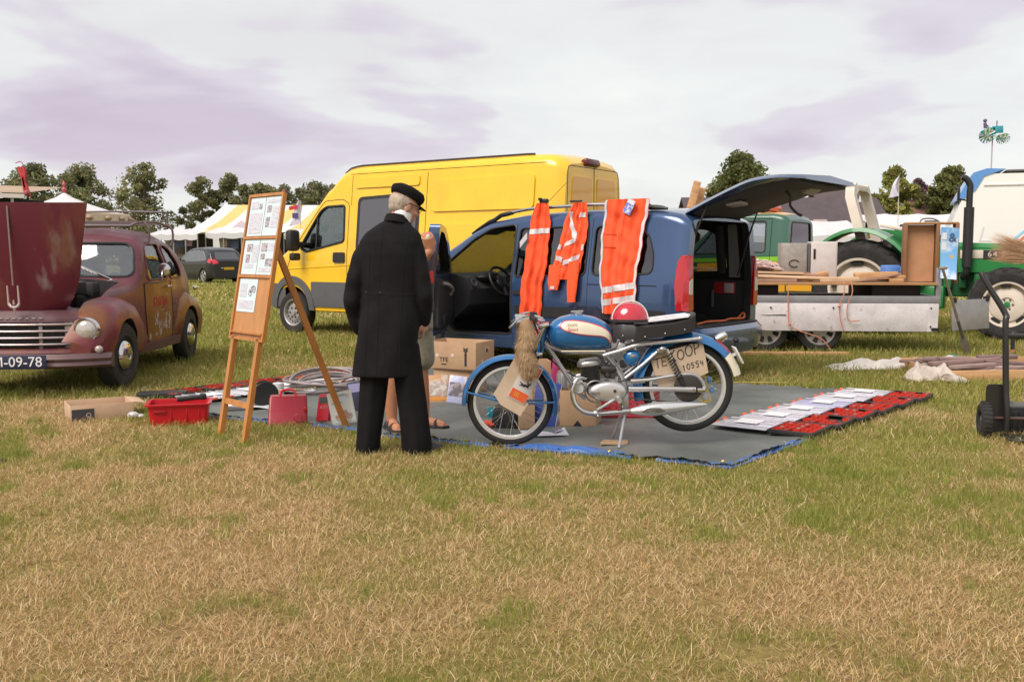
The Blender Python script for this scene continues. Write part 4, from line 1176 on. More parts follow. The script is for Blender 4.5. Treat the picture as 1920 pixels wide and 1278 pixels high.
tgp = MB().prism(rpoly([(-.045, -.075), (.045, -.075), (.045, .075), (-.045, .075)], .008), -.003, .003, 'y', Matrix.Translation((.07, -.06 + DRAPE(1.70), 1.765)) @ Euler((0, R(28), 0)).to_matrix().to_4x4())
to = tgp.build('price_tag', mat('tag_blue', (.16, .24, .62), .5, col2=(.62, .62, .72), c2scale=26, c2lo=.48, c2hi=.55), ob)
MB().prism([(-.042, .03), (.042, .03), (.042, .07), (-.042, .07)], -.005, -.003, 'y', Matrix.Translation((.07, -.06 + DRAPE(1.70), 1.765)) @ Euler((0, R(28), 0)).to_matrix().to_4x4()).build('tag_header', mat('tag_white', (.7, .7, .74), .5), to)
# navy cloth below
g4 = thing('navy_cloth', 'dark navy cloth draped low against the blue car behind the motorbike tank', 'cloth', (*rail_pt(1.1, .93)[:2], 0), -R(38))
zs = [.76 - .03 * i for i in range(16)]
lN = pw((.1, -.30), (.76, -.22)); rN = pw((.1, .24), (.6, .22), (.76, .12))
cloth(g4, 'cloth', lN, lambda z: rN(z), zs, mat('navy_fabric', (.018, .022, .045), .9, var=.2, bump=.4, bscale=15), .02, 4, 8)
# ================================================================== yellow panel van
yv = thing('panel_van', 'tall bright yellow panel van with grey lower cladding, behind the man', 'van', (1.16, 13.73, 0), R(146))
m_yv = mat('van_yellow', (0.88, 0.52, 0.018), 0.30, coat=0.7, var=0.07, vscale=2.5, rvar=0.08, col2=(0.74, 0.42, 0.03), c2scale=0.9, c2lo=0.55, c2hi=0.8)
m_clad = mat('van_cladding', (0.10, 0.098, 0.105), 0.55, var=0.1)
vtop = pw((0.0, 2.50), (0.05, 2.60), (0.25, 2.665), (0.6, 2.68), (3.72, 2.68), (3.95, 2.65), (4.16, 2.50), (5.06, 1.52), (5.25, 1.36), (5.75, 1.14), (5.92, .95), (6.0, .6), sm=0.05)
vw = pw((0, .86), (0.06, .93), (0.2, .975), (0.6, 1.0), (4.6, 1.0), (5.3, .96), (5.7, .84), (6.0, .6), sm=0.05)
vhalf = lambda x, z: vw(x) - max(0, z - 1.25) * 0.105 - max(0, 0.5 - z) * 0.12
v = Veh(yv)
vxs = list(np.linspace(0.0, .6, 9)) + list(np.linspace(.7, 3.9, 18)) + list(np.linspace(4.0, 5.5, 24)) + list(np.linspace(5.56, 6.0, 9))
v.shape(body(vxs, vtop, lambda x: 0.40, vhalf, lambda x: 0.17 if x < 4.3 else 0.10))
v.cut(body(list(np.linspace(3.5, 5.02, 16)), lambda x: vtop(x) - .06, lambda x: .7, lambda x, z: vhalf(x, z) - .06, lambda x: .1), m_dark)
VW = rpoly([(3.92, 1.50), (4.74, 1.34), (4.90, 1.40), (4.46, 1.98), (4.34, 2.05), (3.94, 2.06)], .05)
for a, b_ in ((.6, 1.3), (-1.3, -.6)):
    v.cut(prism_y(VW, a, b_), m_black)
WS = rpoly([(-.86, 1.48), (.86, 1.48), (.74, 2.10), (-.74, 2.10)], .08)
v.cut(prism_x(WS, 4.05, 5.7), m_black)
for x_ in (1.35, 5.1):
    for s_ in (1, -1):
        v.cut(arch(x_, .36, .43, min(s_ * .66, s_ * 1.3), max(s_ * .66, s_ * 1.3)), m_dark)
v.finish(m_yv)
v.pane('left', VW, g_clear, 'door_window', rr_=.02); v.pane('right', VW, g_clear, 'door_window', rr_=.02)
v.seam('left', [(4.52, 1.38), (4.52, 1.90)], .014, m=m_black, name='quarter_light_bar')
patch(v.bv, 'front', WS, -.01, .005, .12).build('windscreen', g_clear, yv)
# tinted fixed window behind the door
sw_ = v.patch('left', rpoly([(2.42, 1.33), (3.66, 1.33), (3.66, 2.18), (2.42, 2.22)], .09), mat('van_rubber', (.02, .019, .022), .5), 'side_window', .006, .02)
patch(v.bv, 'left', rpoly([(2.48, 1.38), (3.60, 1.38), (3.60, 2.13), (2.48, 2.17)], .07), .011, .004, .12).build('pane', mat('van_tint', (.075, .07, .085), .08, coat=1), sw_)
# door lines and pressed panels
v.seam('left', rpoly([(3.84, .62), (3.84, 2.08), (3.98, 2.16), (4.38, 2.14), (5.02, 1.42), (5.2, 1.1), (5.2, .92)], .06), .006)
v.seam('left', [(2.30, .60), (2.30, 2.50)], .006); v.seam('left', [(3.80, 2.06), (3.80, 2.52)], .005)
def embossed(outl, d=.022):
    d *= 2.2
    return v.patch('left', outl, m_yv, 'pressed_panel', d, d + .02, .12)
embossed(rpoly([(.42, 1.92), (2.18, 1.92), (2.18, 2.36), (.42, 2.40)], .08), .012)
embossed(rpoly([(.36, .98), (2.18, .98), (2.18, 1.72), (.36, 1.74)], .10), .014)
embossed(rpoly([(2.44, 2.32), (3.72, 2.32), (3.72, 2.46), (2.44, 2.48)], .05), .010)
for z_ in (1.40, 1.30):
    v.seam('left', [(.36, z_), (2.18, z_)], .010, m=m_yv, name='body_crease', off=.012)
v.seam('left', [(2.36, 1.20), (5.2, 1.06)], .010, m=m_yv, name='body_crease', off=.0)
v.seam('left', [(.2, 2.54), (3.85, 2.54)], .005)
MB().tube([(x_, vhalf(x_, 2.5) - .10, vtop(x_) - .005) for x_ in np.linspace(.5, 4.05, 30)], .014, 6).build('roof_gutter', mat('gutter_dark', (.05, .03, .02), .6), yv)
# lower cladding
for a, b_ in ((1.82, 2.28), (2.32, 3.82), (3.86, 4.62)):
    v.patch('left', rpoly([(a, .46), (b_, .46), (b_, .86), (a, .86)], .03), m_clad, 'side_cladding', .02, .05)
v.patch('left', rpoly([(.12, .46), (.88, .46), (.88, .86), (.12, .86)], .03), m_clad, 'side_cladding', .02, .05)
for x_ in (1.35, 5.1):
    ol = [(x_ + .55 * math.cos(a), .40 + .55 * math.sin(a)) for a in np.linspace(0, PI, 18)] + [(x_ + .43 * math.cos(a), .40 + .43 * math.sin(a)) for a in np.linspace(PI, 0, 18)]
    v.patch('left', ol, m_clad, 'wheel_arch_trim', .03, .07, .12)
v.patch('left', rpoly([(2.6, .34), (4.6, .34), (4.6, .46), (2.6, .46)], .02), m_black, 'sill', .0, .05)
v.patch('left', rpoly([(3.88, 1.17), (4.12, 1.17), (4.12, 1.33), (3.88, 1.33)], .03), m_black, 'door_handle', .025, .04)
mm_ = MB().box((4.82, 1.20, 1.52), (.14, .22, .34), bev=.05).tube([(4.82, .96, 1.45), (4.82, 1.12, 1.47)], .045, 8).box((4.82, 1.16, 1.26), (.12, .16, .12), bev=.03)
mm_.build('door_mirror', m_black, yv)
v.patch('front', rpoly([(-.95, .42), (.95, .42), (.95, .82), (-.95, .82)], .08), m_clad, 'front_bumper', .03, .08)
for s_ in (1, -1):
    v.patch('front', rpoly([(s_ * .55, .92), (s_ * .85, .92), (s_ * .85, 1.2), (s_ * .6, 1.12)][::s_], .04), m_lampclear, 'headlight', .01, .04)
# rear doors
v.seam('rear', [(0, .55), (0, 2.56)], .007)
v.seam('rear', rpoly([(-.80, .55), (.80, .55), (.72, 2.50), (-.72, 2.50)], .08), .006, True)
for s_ in (1, -1):
    v.patch('rear', rpoly([(s_ * .08, 1.5), (s_ * .66, 1.5), (s_ * .60, 2.36), (s_ * .08, 2.36)][::s_], .06), mat('van_yellow_deep', (.74, .36, .01), .3, coat=.8), 'door_panel', .012, .03, .12)
MB().box((.03, .80, 1.72), (.10, .10, .09), bev=.012).build('hinge', m_yv, yv)
MB().box((.03, -.74, 1.72), (.08, .08, .09), bev=.012).build('hinge', m_yv, yv)
MB().box((-.005, .10, 2.57), (.10, .40, .10), (0, R(25), 0), bev=.03).build('high_brake_lamp', mat('brake_lamp_dark', (.10, .012, .015), .25), yv)
steering(yv, (4.36, .48, 1.42), .22, R(-50))
MB().loft([[(4.98, y_, 1.0), (4.5, y_, 1.05), (4.48, y_, 1.28), (4.65, y_, 1.38), (4.98, y_, 1.40)] for y_ in (-.86, 0, .86)]).build('dashboard', m_dark, yv)
seat(yv, 3.85, .5, .95, m_dark); seat(yv, 3.85, -.45, .95, m_dark)
vs_ = MB().box((4.86, .45, 1.72), (.02, .18, .14), (0, R(-40), 0)).build('windscreen_sticker', mat('teal_card', (.10, .42, .40), .5), yv)
for x_ in (1.35, 5.1):
    wheel(yv, x_, .86, .345, .215, 'steel', 1, rimmat=mat('steel_wheel', (.40, .38, .38), .45, .5)); wheel(yv, x_, -.86, .345, .215, 'steel', -1, rimmat=MATS['steel_wheel'])

# ================================================================== black hatchback far left
kc = thing('hatchback_car', 'black hatchback parked far off with its red tail lamp towards us', 'car', (-13.2, 44.9, 0), R(135))
m_kc = mat('car_black', (0.008, 0.007, 0.011), 0.3, coat=0.5)
ktop = pw((0.0, .98), (.10, 1.10), (.45, 1.52), (.75, 1.62), (1.5, 1.66), (2.2, 1.62), (2.5, 1.55), (3.35, 1.08), (4.0, .95), (4.25, .8), (4.36, .6), sm=.06)
kw = pw((0, .74), (.15, .85), (.5, .90), (3.4, .90), (4.0, .82), (4.36, .55), sm=.05)
khalf = lambda x, z: kw(x) - max(0, z - .98) * .34 - max(0, .4 - z) * .2
v = Veh(kc)
v.shape(body(list(np.linspace(0, .8, 12)) + list(np.linspace(.9, 2.4, 12)) + list(np.linspace(2.5, 4.36, 22)), ktop, lambda x: .24, khalf, lambda x: .13))
for x_ in (.80, 3.42):
    for s_ in (1, -1):
        v.cut(arch(x_, .33, .38, min(s_ * .55, s_ * 1.2), max(s_ * .55, s_ * 1.2)), m_dark)
v.finish(m_kc)
m_kg = mat('car_glass_dark', (.06, .06, .07), .06, coat=1)
for ol in ([(1.28, 1.02), (2.10, 1.0), (2.06, 1.50), (1.34, 1.51)], [(2.16, 1.0), (3.15, .98), (2.62, 1.40), (2.12, 1.49)], [(.55, 1.08), (1.22, 1.03), (1.26, 1.50), (.98, 1.46)]):
    w_ = v.patch('left', rpoly(ol, .05), m_kg, 'side_window', .004, .01)
    seam(v.bv, 'left', rpoly(ol, .05), .012, True).build('chrome_frame', m_chrome, w_)
v.patch('rear', rpoly([(-.62, 1.10), (.62, 1.10), (.52, 1.44), (-.52, 1.44)], .06), m_kg, 'rear_window', .004, .01)
v.patch('rear', rpoly([(-.26, .62), (.26, .62), (.26, .74), (-.26, .74)], .01), mat('plate_yellow', (.62, .36, .02), .5), 'number_plate', .012, .015)
for s_ in (1, -1):
    l_ = patch(v.bv, 'rear', rpoly([(s_ * .50, .92), (s_ * .78, .88), (s_ * .80, 1.10), (s_ * .66, 1.10)][::s_], .03), .02, .05, .06)
    l2_ = patch(v.bv, 'left' if s_ > 0 else 'right', rpoly([(.14, .90), (.42, 1.00), (.30, 1.14), (.16, 1.12)], .03), .015, .04, .06)
    l_.add(l2_.v, l2_.f).build('tail_lamp', mat('lamp_red_bright', (.62, .012, .03), .2, coat=1), kc)
v.patch('rear', rpoly([(-.80, .30), (.80, .30), (.80, .56), (-.80, .56)], .05), m_black, 'rear_bumper', .03, .06)
MB().ball((.0, .35, .70), (.02, .06, .03), 10, 6).build('rear_badge', m_chrome, kc)
for z_ in (.3,):
    v.patch('left', rpoly([(1.2, .30), (3.0, .30), (3.0, .40), (1.2, .40)], .02), m_black, 'sill', .01, .03)
mirror(kc, (2.95, 1.0, 1.08), (.14, .2, .14), m_kc)
for x_ in (.80, 3.42):
    wheel(kc, x_, .79, .335, .21, 'spoke', 1, .68, mat('alloy', (.6, .58, .57), .3, .8)); wheel(kc, x_, -.79, .335, .21, 'spoke', -1, .68, MATS['alloy'])

# ================================================================== old burgundy two-door saloon, bonnet open
oc_ = thing('vintage_saloon', 'weathered burgundy vintage two door saloon with bonnet open and roof rack', 'car', (-4.67, 11.61, 0), R(-85.6))
def patina(name, base, amb, prim, gloss=.45):
    return mat(name, base, gloss, .1, var=.28, vscale=3, col2=amb, c2scale=1.15, c2lo=.53, c2hi=.66, col3=prim, c3scale=4.2, c3lo=.66, c3hi=.72, rvar=.12, bump=.06, bscale=25)
m_bu = patina('old_burgundy', (.12, .020, .034), (.21, .075, .024), (.38, .29, .30))
m_bu2 = patina('old_burgundy_roof', (.135, .034, .048), (.15, .052, .044), (.34, .23, .25), .34)
m_rust = patina('old_rusty_brown', (.23, .09, .024), (.12, .022, .030), (.46, .38, .38), .42)
m_fen = patina('old_fender_red', (.165, .020, .038), (.19, .065, .024), (.34, .18, .20), .34)
m_prim = mat('old_dull_brown', (.10, .040, .046), .55, var=.2, vscale=4)
# x: 0 rear wheel axle line behind; front axle at x = 2.45, rear axle at x = 0
otop = pw((-.95, .62), (-.85, .78), (-.6, 1.02), (-.25, 1.30), (.15, 1.47), (.7, 1.555), (1.1, 1.53), (1.36, 1.45), (1.62, 1.06), (1.72, 1.0), (2.3, .93), (2.72, .86), (2.9, .72), (2.95, .5), sm=.05)
ow_ = pw((-.95, .35), (-.8, .50), (-.5, .62), (0, .68), (.6, .70), (1.3, .69), (1.65, .64), (2.2, .50), (2.8, .40), (2.95, .30), sm=.06)
def ohalf(x, z):
    g = max(0, z - .98)
    return ow_(x) + .02 * math.sin(PI * min(max((z - .3) / .7, 0), 1)) - g * .10 - g * g * .45
v = Veh(oc_)
v.shape(body(list(np.linspace(-.95, -.2, 12)) + list(np.linspace(-.12, 1.25, 16)) + list(np.linspace(1.3, 1.75, 12)) + list(np.linspace(1.82, 2.95, 14)), otop, lambda x: .27, ohalf, lambda x: .20 if x < 1.5 else .12, crown=.04))
v.cut(body(list(np.linspace(-.35, 1.56, 20)), lambda x: otop(x) - .05, lambda x: .42, lambda x, z: ohalf(x, z) - .045, lambda x: .18), m_dark)
OWs = rpoly([(-.60, 1.06), (.60, 1.06), (.52, 1.41), (-.52, 1.41)], .10)
v.cut(prism_x(OWs, 1.1, 2.2), m_black)
OD = rpoly([(.72, 1.02), (1.40, 1.02), (1.26, 1.36), (1.16, 1.40), (.74, 1.41)], .06)
OQ = rpoly([(.06, 1.03), (.62, 1.02), (.63, 1.41), (.36, 1.37), (.12, 1.20)], .08)
for wo in (OD, OQ):
    v.cut(prism_y(wo, .2, 1.2), m_rust); v.cut(prism_y(wo, -1.2, -.2), m_rust)
v.cut(prism_x(rpoly([(-.40, .98), (.40, .98), (.34, 1.28), (-.34, 1.28)], .08), -1.2, .1), m_black)
# engine bay
v.cut(MB().box((2.24, 0, .80), (1.02, .96, .5)), mat('engine_bay', (.03, .026, .027), .7, var=.4, vscale=9))
for x_ in (0, 2.45):
    for s_ in (1, -1):
        v.cut(arch(x_, .33, .37, min(s_ * .40, s_ * 1.2), max(s_ * .40, s_ * 1.2)), m_dark)
ob_ = v.finish(m_bu2, 'bodyshell')
patch(v.bv, 'front', OWs, -.008, .004, .1).build('windscreen', g_haze, oc_)
seam(v.bv, 'front', OWs, .014, True, 0, .05, 6).build('windscreen_rubber', m_black, oc_)
v.pane('left', OD, glass('old_glass', (.8, .82, .8), .06), 'door_window', rim=m_bu); v.pane('left', OQ, MATS['old_glass'], 'quarter_window', rim=m_bu)
v.pane('right', OD, MATS['old_glass'], 'door_window', gap=False); v.pane('right', OQ, MATS['old_glass'], 'quarter_window', gap=False)
# door skin with its own wear
DS = rpoly([(.66, .36), (1.46, .36), (1.52, .7), (1.50, .985), (.66, .99)], .04)
ds_ = patch(v.bv, 'left', DS, .006, .02, .06).build('door', m_rust, oc_)
seam(v.bv, 'left', DS, .0035, True, .004).build('door_gap', m_gap, ds_)
MB().tube([(.74, .735, .94), (.86, .75, .935), (.90, .745, .935)], [.012, .014, .008], 8).build('door_handle', m_chrome, ds_)
def decal(txt, size, cx, cz, m, name, dz=0, shear=.3, off=.012):
    tb = text_mb(txt, size, .001, shear=shear)
    tb.v = [tuple(cast(v.bv, 'left', cx - p[0], cz + p[1] + p[0] * dz) + Vector((0, off + p[2], 0))) for p in tb.v]
    return tb.build(name, m, ds_, smooth=0)
decal('Odd Job', .15, 1.08, .78, mat('script_red', (.50, .025, .035), .5), 'red_script')
decal('- -- - --', .05, 1.08, .69, mat('script_pale', (.55, .42, .42), .6), 'worn_underline', shear=0)
# worn paint flakes low on the door
q = random.Random(8)
for i in range(26):
    cx_, cz_ = q.uniform(.70, 1.42), q.uniform(.40, .64)
    r_ = q.uniform(.012, .05)
    ol = [(cx_ + r_ * q.uniform(.3, 1) * math.cos(a), cz_ + 1.6 * r_ * q.uniform(.3, 1) * math.sin(a)) for a in np.linspace(0, 2 * PI, 11)[:-1]]
    patch(v.bv, 'left', ol, .0072, .001, .2).build('bare_patch', mat('bare_primer', (.36, .30, .30), .6, var=.2), ds_, smooth=0)
v.seam('left', [(.62, .34), (.62, 1.0)], .005)
v.patch('left', rpoly([(.42, .27), (1.95, .27), (1.95, .36), (.42, .36)], .02), m_prim, 'running_board', .05, .08)
# fenders
def fender(x0, x1, xc, front, s_):
    rings = []
    n = 26
    for i in range(n + 1):
        t_ = i / n
        x = x0 + (x1 - x0) * t_
        if front:
            ztop = pw((1.55, .52), (1.75, .72), (2.0, .84), (2.35, .89), (2.7, .86), (2.9, .76), (3.02, .60), (3.06, .46), sm=.05)(x)
            yo = pw((1.55, .70), (1.9, .76), (2.4, .80), (2.8, .79), (2.98, .72), (3.06, .62), sm=.05)(x)
            zb = pw((1.55, .30), (1.98, .32), (2.0, .34), (2.9, .34), (3.06, .36))(x)
        else:
            ztop = pw((-1.05, .45), (-.9, .60), (-.5, .80), (0, .885), (.30, .82), (.5, .62), (.58, .45), sm=.05)(x)
            yo = pw((-1.05, .62), (-.6, .76), (0, .79), (.4, .76), (.58, .69), sm=.05)(x)
            zb = .30
        yi = .47 if front else .30
        ring = [(x, yi, zb), (x, yo - .03, zb), (x, yo, zb + (ztop - zb) * .35), (x, yo - .005, zb + (ztop - zb) * .62), (x, yo - .05, zb + (ztop - zb) * .86), (x, yo - .13, zb + (ztop - zb) * .97), (x, yo - .25, ztop), (x, yi, ztop * .985)]
        rings.append([(a, s_ * b_, c) for a, b_, c in ring])
    mb = MB().loft(rings)
    cut = arch(xc, .32, .36, min(s_ * .1, s_ * 1.3), max(s_ * .1, s_ * 1.3))
    # open underneath towards the wheel
    cut2 = MB().box((xc, s_ * .55, .15), (.70, 1.2, .34))
    o = link('front_fender' if front else 'rear_fender', csg(mb, m_fen if front else m_rust, [(cut, m_dark), (cut2, m_dark)]), None, oc_, 40)
    return o, bvh(mb)
ff, ffb = fender(1.55, 3.06, 2.45, True, 1); fender(1.55, 3.06, 2.45, True, -1)
fender(-1.05, .58, 0, False, 1); fender(-1.05, .58, 0, False, -1)
for s_ in (1, -1):
    # headlight, parking lamp
    hl = MB().lathe([(.001, .085), (.05, .08), (.082, .064), (.097, .045)], (2.955, s_ * .585, .605), 'x', 28).build('headlight', mat('headlamp_glass', (.55, .50, .47), .12, .3, coat=1, var=.2, vscale=30), oc_)
    MB().lathe([(.094, .055), (.103, .060), (.114, .044), (.118, .012), (.112, -.1)], (2.955, s_ * .585, .605), 'x', 32).build('headlight_rim', m_chrome, hl)
    pk = MB().ball((3.02, s_ * .70, .435), (.03, .038, .036), 14, 8).build('parking_lamp', mat('parking_glass', (.36, .30, .28), .3, coat=1), oc_)
# nose: panel above grille, grille bars
ns = []
for y_ in np.linspace(-.56, .56, 21):
    e = (abs(y_) / .56) ** 2
    xx = 3.02 - .10 * e
    ns.append([(xx - .25, y_, .82 - .05 * e), (xx - .06, y_, .78 - .04 * e), (xx, y_, .71), (xx + .005, y_, .68), (xx - .25, y_, .68)])
MB().loft(ns).build('nose_panel', m_prim, oc_)
gr = node('grille', oc_, (0, 0, -.055))
MB().sheet(lambda u, w_: (3.008 - .10 * (abs(-.53 + 1.06 * u) / .56) ** 2, -.53 + 1.06 * u, .475 + .25 * w_), 16, 2).build('radiator', mat('radiator_core', (.02, .018, .018), .7, bump=.6, bscale=90), gr)
for k, z_ in enumerate((.715, .655, .595, .535)):
    MB().tube([(3.03 - .10 * (abs(y_) / .56) ** 2, y_, z_) for y_ in np.linspace(-.56, .56, 17)], .013, 8).build('grille_bar', mat('dull_chrome', (.40, .33, .33), .35, .8, var=.2), gr)
for y_ in (-.40, -.19, .19, .42, -.62 + .1):
    MB().box((3.005 - .10 * (abs(y_) / .56) ** 2, y_, .60), (.025, .035 if abs(y_) < .3 else .075, .27), bev=.005).build('grille_upright', MATS['dull_chrome'], gr)
for k_ in range(8):
    MB().box((3.022 - .10 * ((-.2 + .057 * k_) / .56) ** 2, -.2 + .057 * k_, .715), (.008, .034, .014), bev=.003).build('nose_script_piece', MATS['dull_chrome'], oc_)
lp = []
for y_ in np.linspace(-.60, .60, 21):
    e = (abs(y_) / .60) ** 2
    lp.append([(2.80, y_, .455), (3.0 - .10 * e, y_, .455), (3.05 - .10 * e, y_, .40), (3.0 - .1 * e, y_, .33), (2.8, y_, .33)])
MB().loft(lp).build('lower_apron', m_bu, oc_)
# bumper and plate
bp_ = []
for y_ in np.linspace(-.80, .80, 31):
    e = (abs(y_) / .80) ** 3
    x0_ = 3.17 - .20 * e
    bp_.append([(x0_ - .05, y_, .27), (x0_ + .00, y_, .275), (x0_ + .035, y_, .30), (x0_ + .02, y_, .33), (x0_ + .035, y_, .36), (x0_ + .0, y_, .405), (x0_ - .05, y_, .40)])
MB().loft(bp_).build('front_bumper', mat('bumper_brown', (.13, .075, .08), .45, .3, var=.2), oc_)
np_ = MB().box((3.235, .03, .345), (.012, .58, .125), bev=.004).build('number_plate', mat('plate_blue', (.018, .022, .055), .4), oc_)
tb = text_mb('M-09-78', .125, .002, frame((3.243, .075, .345), (0, 1, 0), (0, 0, 1), (1, 0, 0)), space=1.0)
tb.build('plate_lettering', mat('plate_white', (.75, .72, .74), .5), np_, smooth=0)
# engine
eg = node('engine', oc_)
m_eng = mat('engine_black', (.03, .027, .028), .55, var=.4, vscale=14)
MB().box((2.15, 0, .84), (.55, .22, .20), bev=.02).build('engine_block', m_eng, eg)
MB().box((2.12, .02, .965), (.50, .14, .06), bev=.02).build('rocker_cover', mat('engine_grey', (.09, .085, .085), .5), eg)
MB().box((1.86, -.06, .99), (.12, .20, .10), bev=.015).build('heater_box', m_trim, eg)
MB().lathe([(.08, -.06), (.085, -.05), (.085, .05), (.05, .06), (.001, .062)], (2.22, .24, .97), n=18).build('air_filter', m_eng, eg)
MB().box((1.92, .24, .93), (.20, .16, .16), bev=.012).build('battery', m_eng, eg)
MB().cyl((2.70, .30, .80), (2.70, .30, .915), .035, 14).build('oil_filler', m_chrome, eg)
MB().cyl((2.66, .22, .80), (2.66, .22, .90), .025, 14).build('brake_reservoir', MATS['dull_chrome'], eg)
for i in range(7):
    MB().tube(spline([(q.uniform(1.8, 2.5), q.uniform(-.3, .35), q.uniform(.86, .93)) for _ in range(4)], 5), .009, 6).build('hose', q.choice([m_eng, m_gap, MATS['engine_grey']]), eg)
MB().box((1.70, 0, .95), (.04, .9, .16), bev=.01).build('bulkhead', m_trim, eg)
# bonnet standing on its nose
bn = node('bonnet', oc_, (2.94, 0, .725), (0, R(4), 0))
rings = []
for i in range(25):
    t_ = i / 24
    z_ = 1.10 * t_ - .07
    hw = .66 * min(1, (0.02 + t_ * 1.9) ** .62) * (.90 + .10 * t_) if t_ < .52 else .66 * (.90 + .10 * t_) + .0
    hw = pw((0, .07), (.04, .20), (.1, .34), (.2, .43), (.4, .515), (.7, .575), (1, .64), sm=.02)(t_)
    bow = .14 * (1 - t_) ** 1.5
    r_ = []
    for j in range(17):
        u = -1 + 2 * j / 16
        crease = .018 * math.exp(-(u / .06) ** 2)
        r_.append((.10 - bow * 1.0 + crease - .115 * abs(u) ** 2.6, hw * u, z_))
    for j in range(16, -1, -1):
        u = -1 + 2 * j / 16
        r_.append((.10 - bow - .115 * abs(u) ** 2.6 - .022, hw * u * .985, z_))
    rings.append(r_)
bmb = MB().loft(rings)
bmb.build('bonnet_skin', mat('old_bonnet', (.125, .014, .032), .36, .1, var=.22, vscale=2.5, col2=(.25, .18, .20), c2scale=3.4, c2lo=.60, c2hi=.70, stretch=(1, 1, .35), col3=(.19, .07, .04), c3scale=1.1, c3lo=.55, c3hi=.7, rvar=.12), bn, smooth=50)
tri = MB()
for y_ in (-.045, 0, .045):
    tri.tube([(.128, y_, .13), (.132, y_, .30 if y_ else .17)], [.010, .007], 8)
tri.tube(spline([(.128, -.045, .14), (.13, -.03, .115), (.13, 0, .105), (.13, .03, .115), (.128, .045, .14)], 4), .012, 8).tube([(.13, 0, .11), (.115, 0, .04)], [.014, .006], 8)
tri.build('trident_badge', mat('badge_pale', (.66, .58, .58), .3, .6), bn)
MB().tube([(.118 + .0 * z_, 0, z_) for z_ in np.linspace(.30, 1.0, 8)], .008, 6).build('centre_moulding', MATS['dull_chrome'], bn)
# wiper, mirror, roof rack, steering wheel, seats
MB().tube([(1.70, .40, 1.03), (1.665, .02, 1.20)], .010, 6).tube([(1.70, .40, 1.03), (1.72, .40, 1.015)], .016, 8).build('wiper', m_chrome, oc_)
MB().tube(spline([(1.42, .70, .99), (1.44, .82, 1.0), (1.45, .84, 1.08), (1.42, .84, 1.12)], 4), .008, 6).lathe([(.001, .02), (.06, .016), (.07, 0), (.05, -.03), (.001, -.04)], (1.40, .85, 1.13), 'x', 20).build('door_mirror', m_chrome, oc_)
steering(oc_, (1.34, .32, 1.03), .20, R(-58))
seat(oc_, .75, .33, .62, m_dark); seat(oc_, .75, -.33, .62, m_dark)
rk = node('roof_rack', oc_)
m_rk = mat('rack_paint', (.16, .12, .125), .5)
for s_ in (1, -1):
    MB().tube(spline([(1.22, s_ * .46, 1.60), (1.15, s_ * .52, 1.635), (.6, s_ * .55, 1.66), (0.02, s_ * .53, 1.62), (-.06, s_ * .46, 1.60)], 6), .014, 8).build('side_rail', m_rk, rk)
    MB().tube(spline([(-.05, s_ * .50, 1.61), (-.04, s_ * .50, 1.78), (-.02, s_ * .44, 1.80)], 5), .012, 8).build('end_hoop', m_rk, rk)
    for x_ in (1.05, .1):
        MB().tube(spline([(x_, s_ * .54, 1.655), (x_, s_ * .60, 1.58), (x_, s_ * .60, 1.45), (x_, s_ * .575, 1.40)], 4), .013, 6).build('rack_foot', m_rk, rk)
for x_ in np.linspace(1.16, .04, 8):
    MB().box((x_, 0, 1.648), (.035, 1.06, .012)).build('slat', m_rk, rk)
MB().tube(spline([(1.22, -.46, 1.60), (1.26, 0, 1.60), (1.22, .46, 1.60)], 6), .014, 8).build('front_rail', m_rk, rk)
MB().tube(spline([(-.02, -.44, 1.80), (-.02, 0, 1.805), (-.02, .44, 1.80)], 6), .012, 8).build('hoop_bar', m_rk, rk)
for x_, st in ((0, 0), (2.45, R(-6))):
    wheel(oc_, x_, .68, .325, .165, 'hubcap', 1, .60, steer=st); wheel(oc_, x_, -.68, .325, .165, 'hubcap', -1, .60, steer=st)
MB().ball((-.35, .74, .88), (.06, .03, .03), 10, 6).build('rear_marker_lamp', m_chrome, oc_)
# ================================================================== flat trailer with its side boards let down
tl = thing('flat_trailer', 'flat double axle trailer with dropped silver side boards', 'trailer', (3.02, 12.75, 0), R(-6))
m_board = mat('worn_board', (.70, .65, .67), .5, .0, var=.2, vscale=6, col2=(.44, .40, .41), c2scale=12, c2lo=.60, c2hi=.68, bump=.1, bscale=30)
m_post = mat('galvanised', (.33, .32, .33), .5, .6, var=.15, vscale=7)
m_ply = mat('ply_deck', (.16, .12, .10), .7, var=.3, vscale=3)
TLEN = 2.66
MB().box((TLEN / 2 - .6, .85, .70), (TLEN + 1.0, 1.62, .06)).build('deck', m_ply, tl)
MB().box((TLEN / 2 - .6, .02, .70), (TLEN + 1.0, .05, .11), bev=.008).build('side_rail', m_post, tl)
MB().box((TLEN - .12, .85, .70), (.06, 1.66, .11), bev=.008).build('end_rail', m_post, tl)
MB().box((TLEN / 2 - .6, .6, .55), (TLEN + .8, .08, .14)).box((TLEN / 2 - .6, 1.2, .55), (TLEN + .8, .08, .14)).build('chassis', m_black, tl)
sb_ = MB().box((TLEN / 2 - .62, -.045, .475), (TLEN + .98, .028, .365), (R(3), 0, 0), bev=.006).build('side_board', m_board, tl)
MB().box((TLEN - .20, -.064, .475), (.13, .006, .36), (R(3), 0, 0)).build('end_plate', m_board, sb_)
for x_, z_ in ((TLEN - .23, .60), (TLEN - .23, .36), (.4, .60), (1.2, .60)):
    MB().ball((x_, -.075 , z_), (.013, .008, .013), 8, 6).build('bolt', m_gap, sb_)
MB().box((TLEN - .17, -.07, .325), (.09, .02, .04), bev=.005).build('catch', m_dark, sb_)
tb_ = node('tail_board', tl, (TLEN + .06, .03, .70), (0, R(-4), R(-50)))
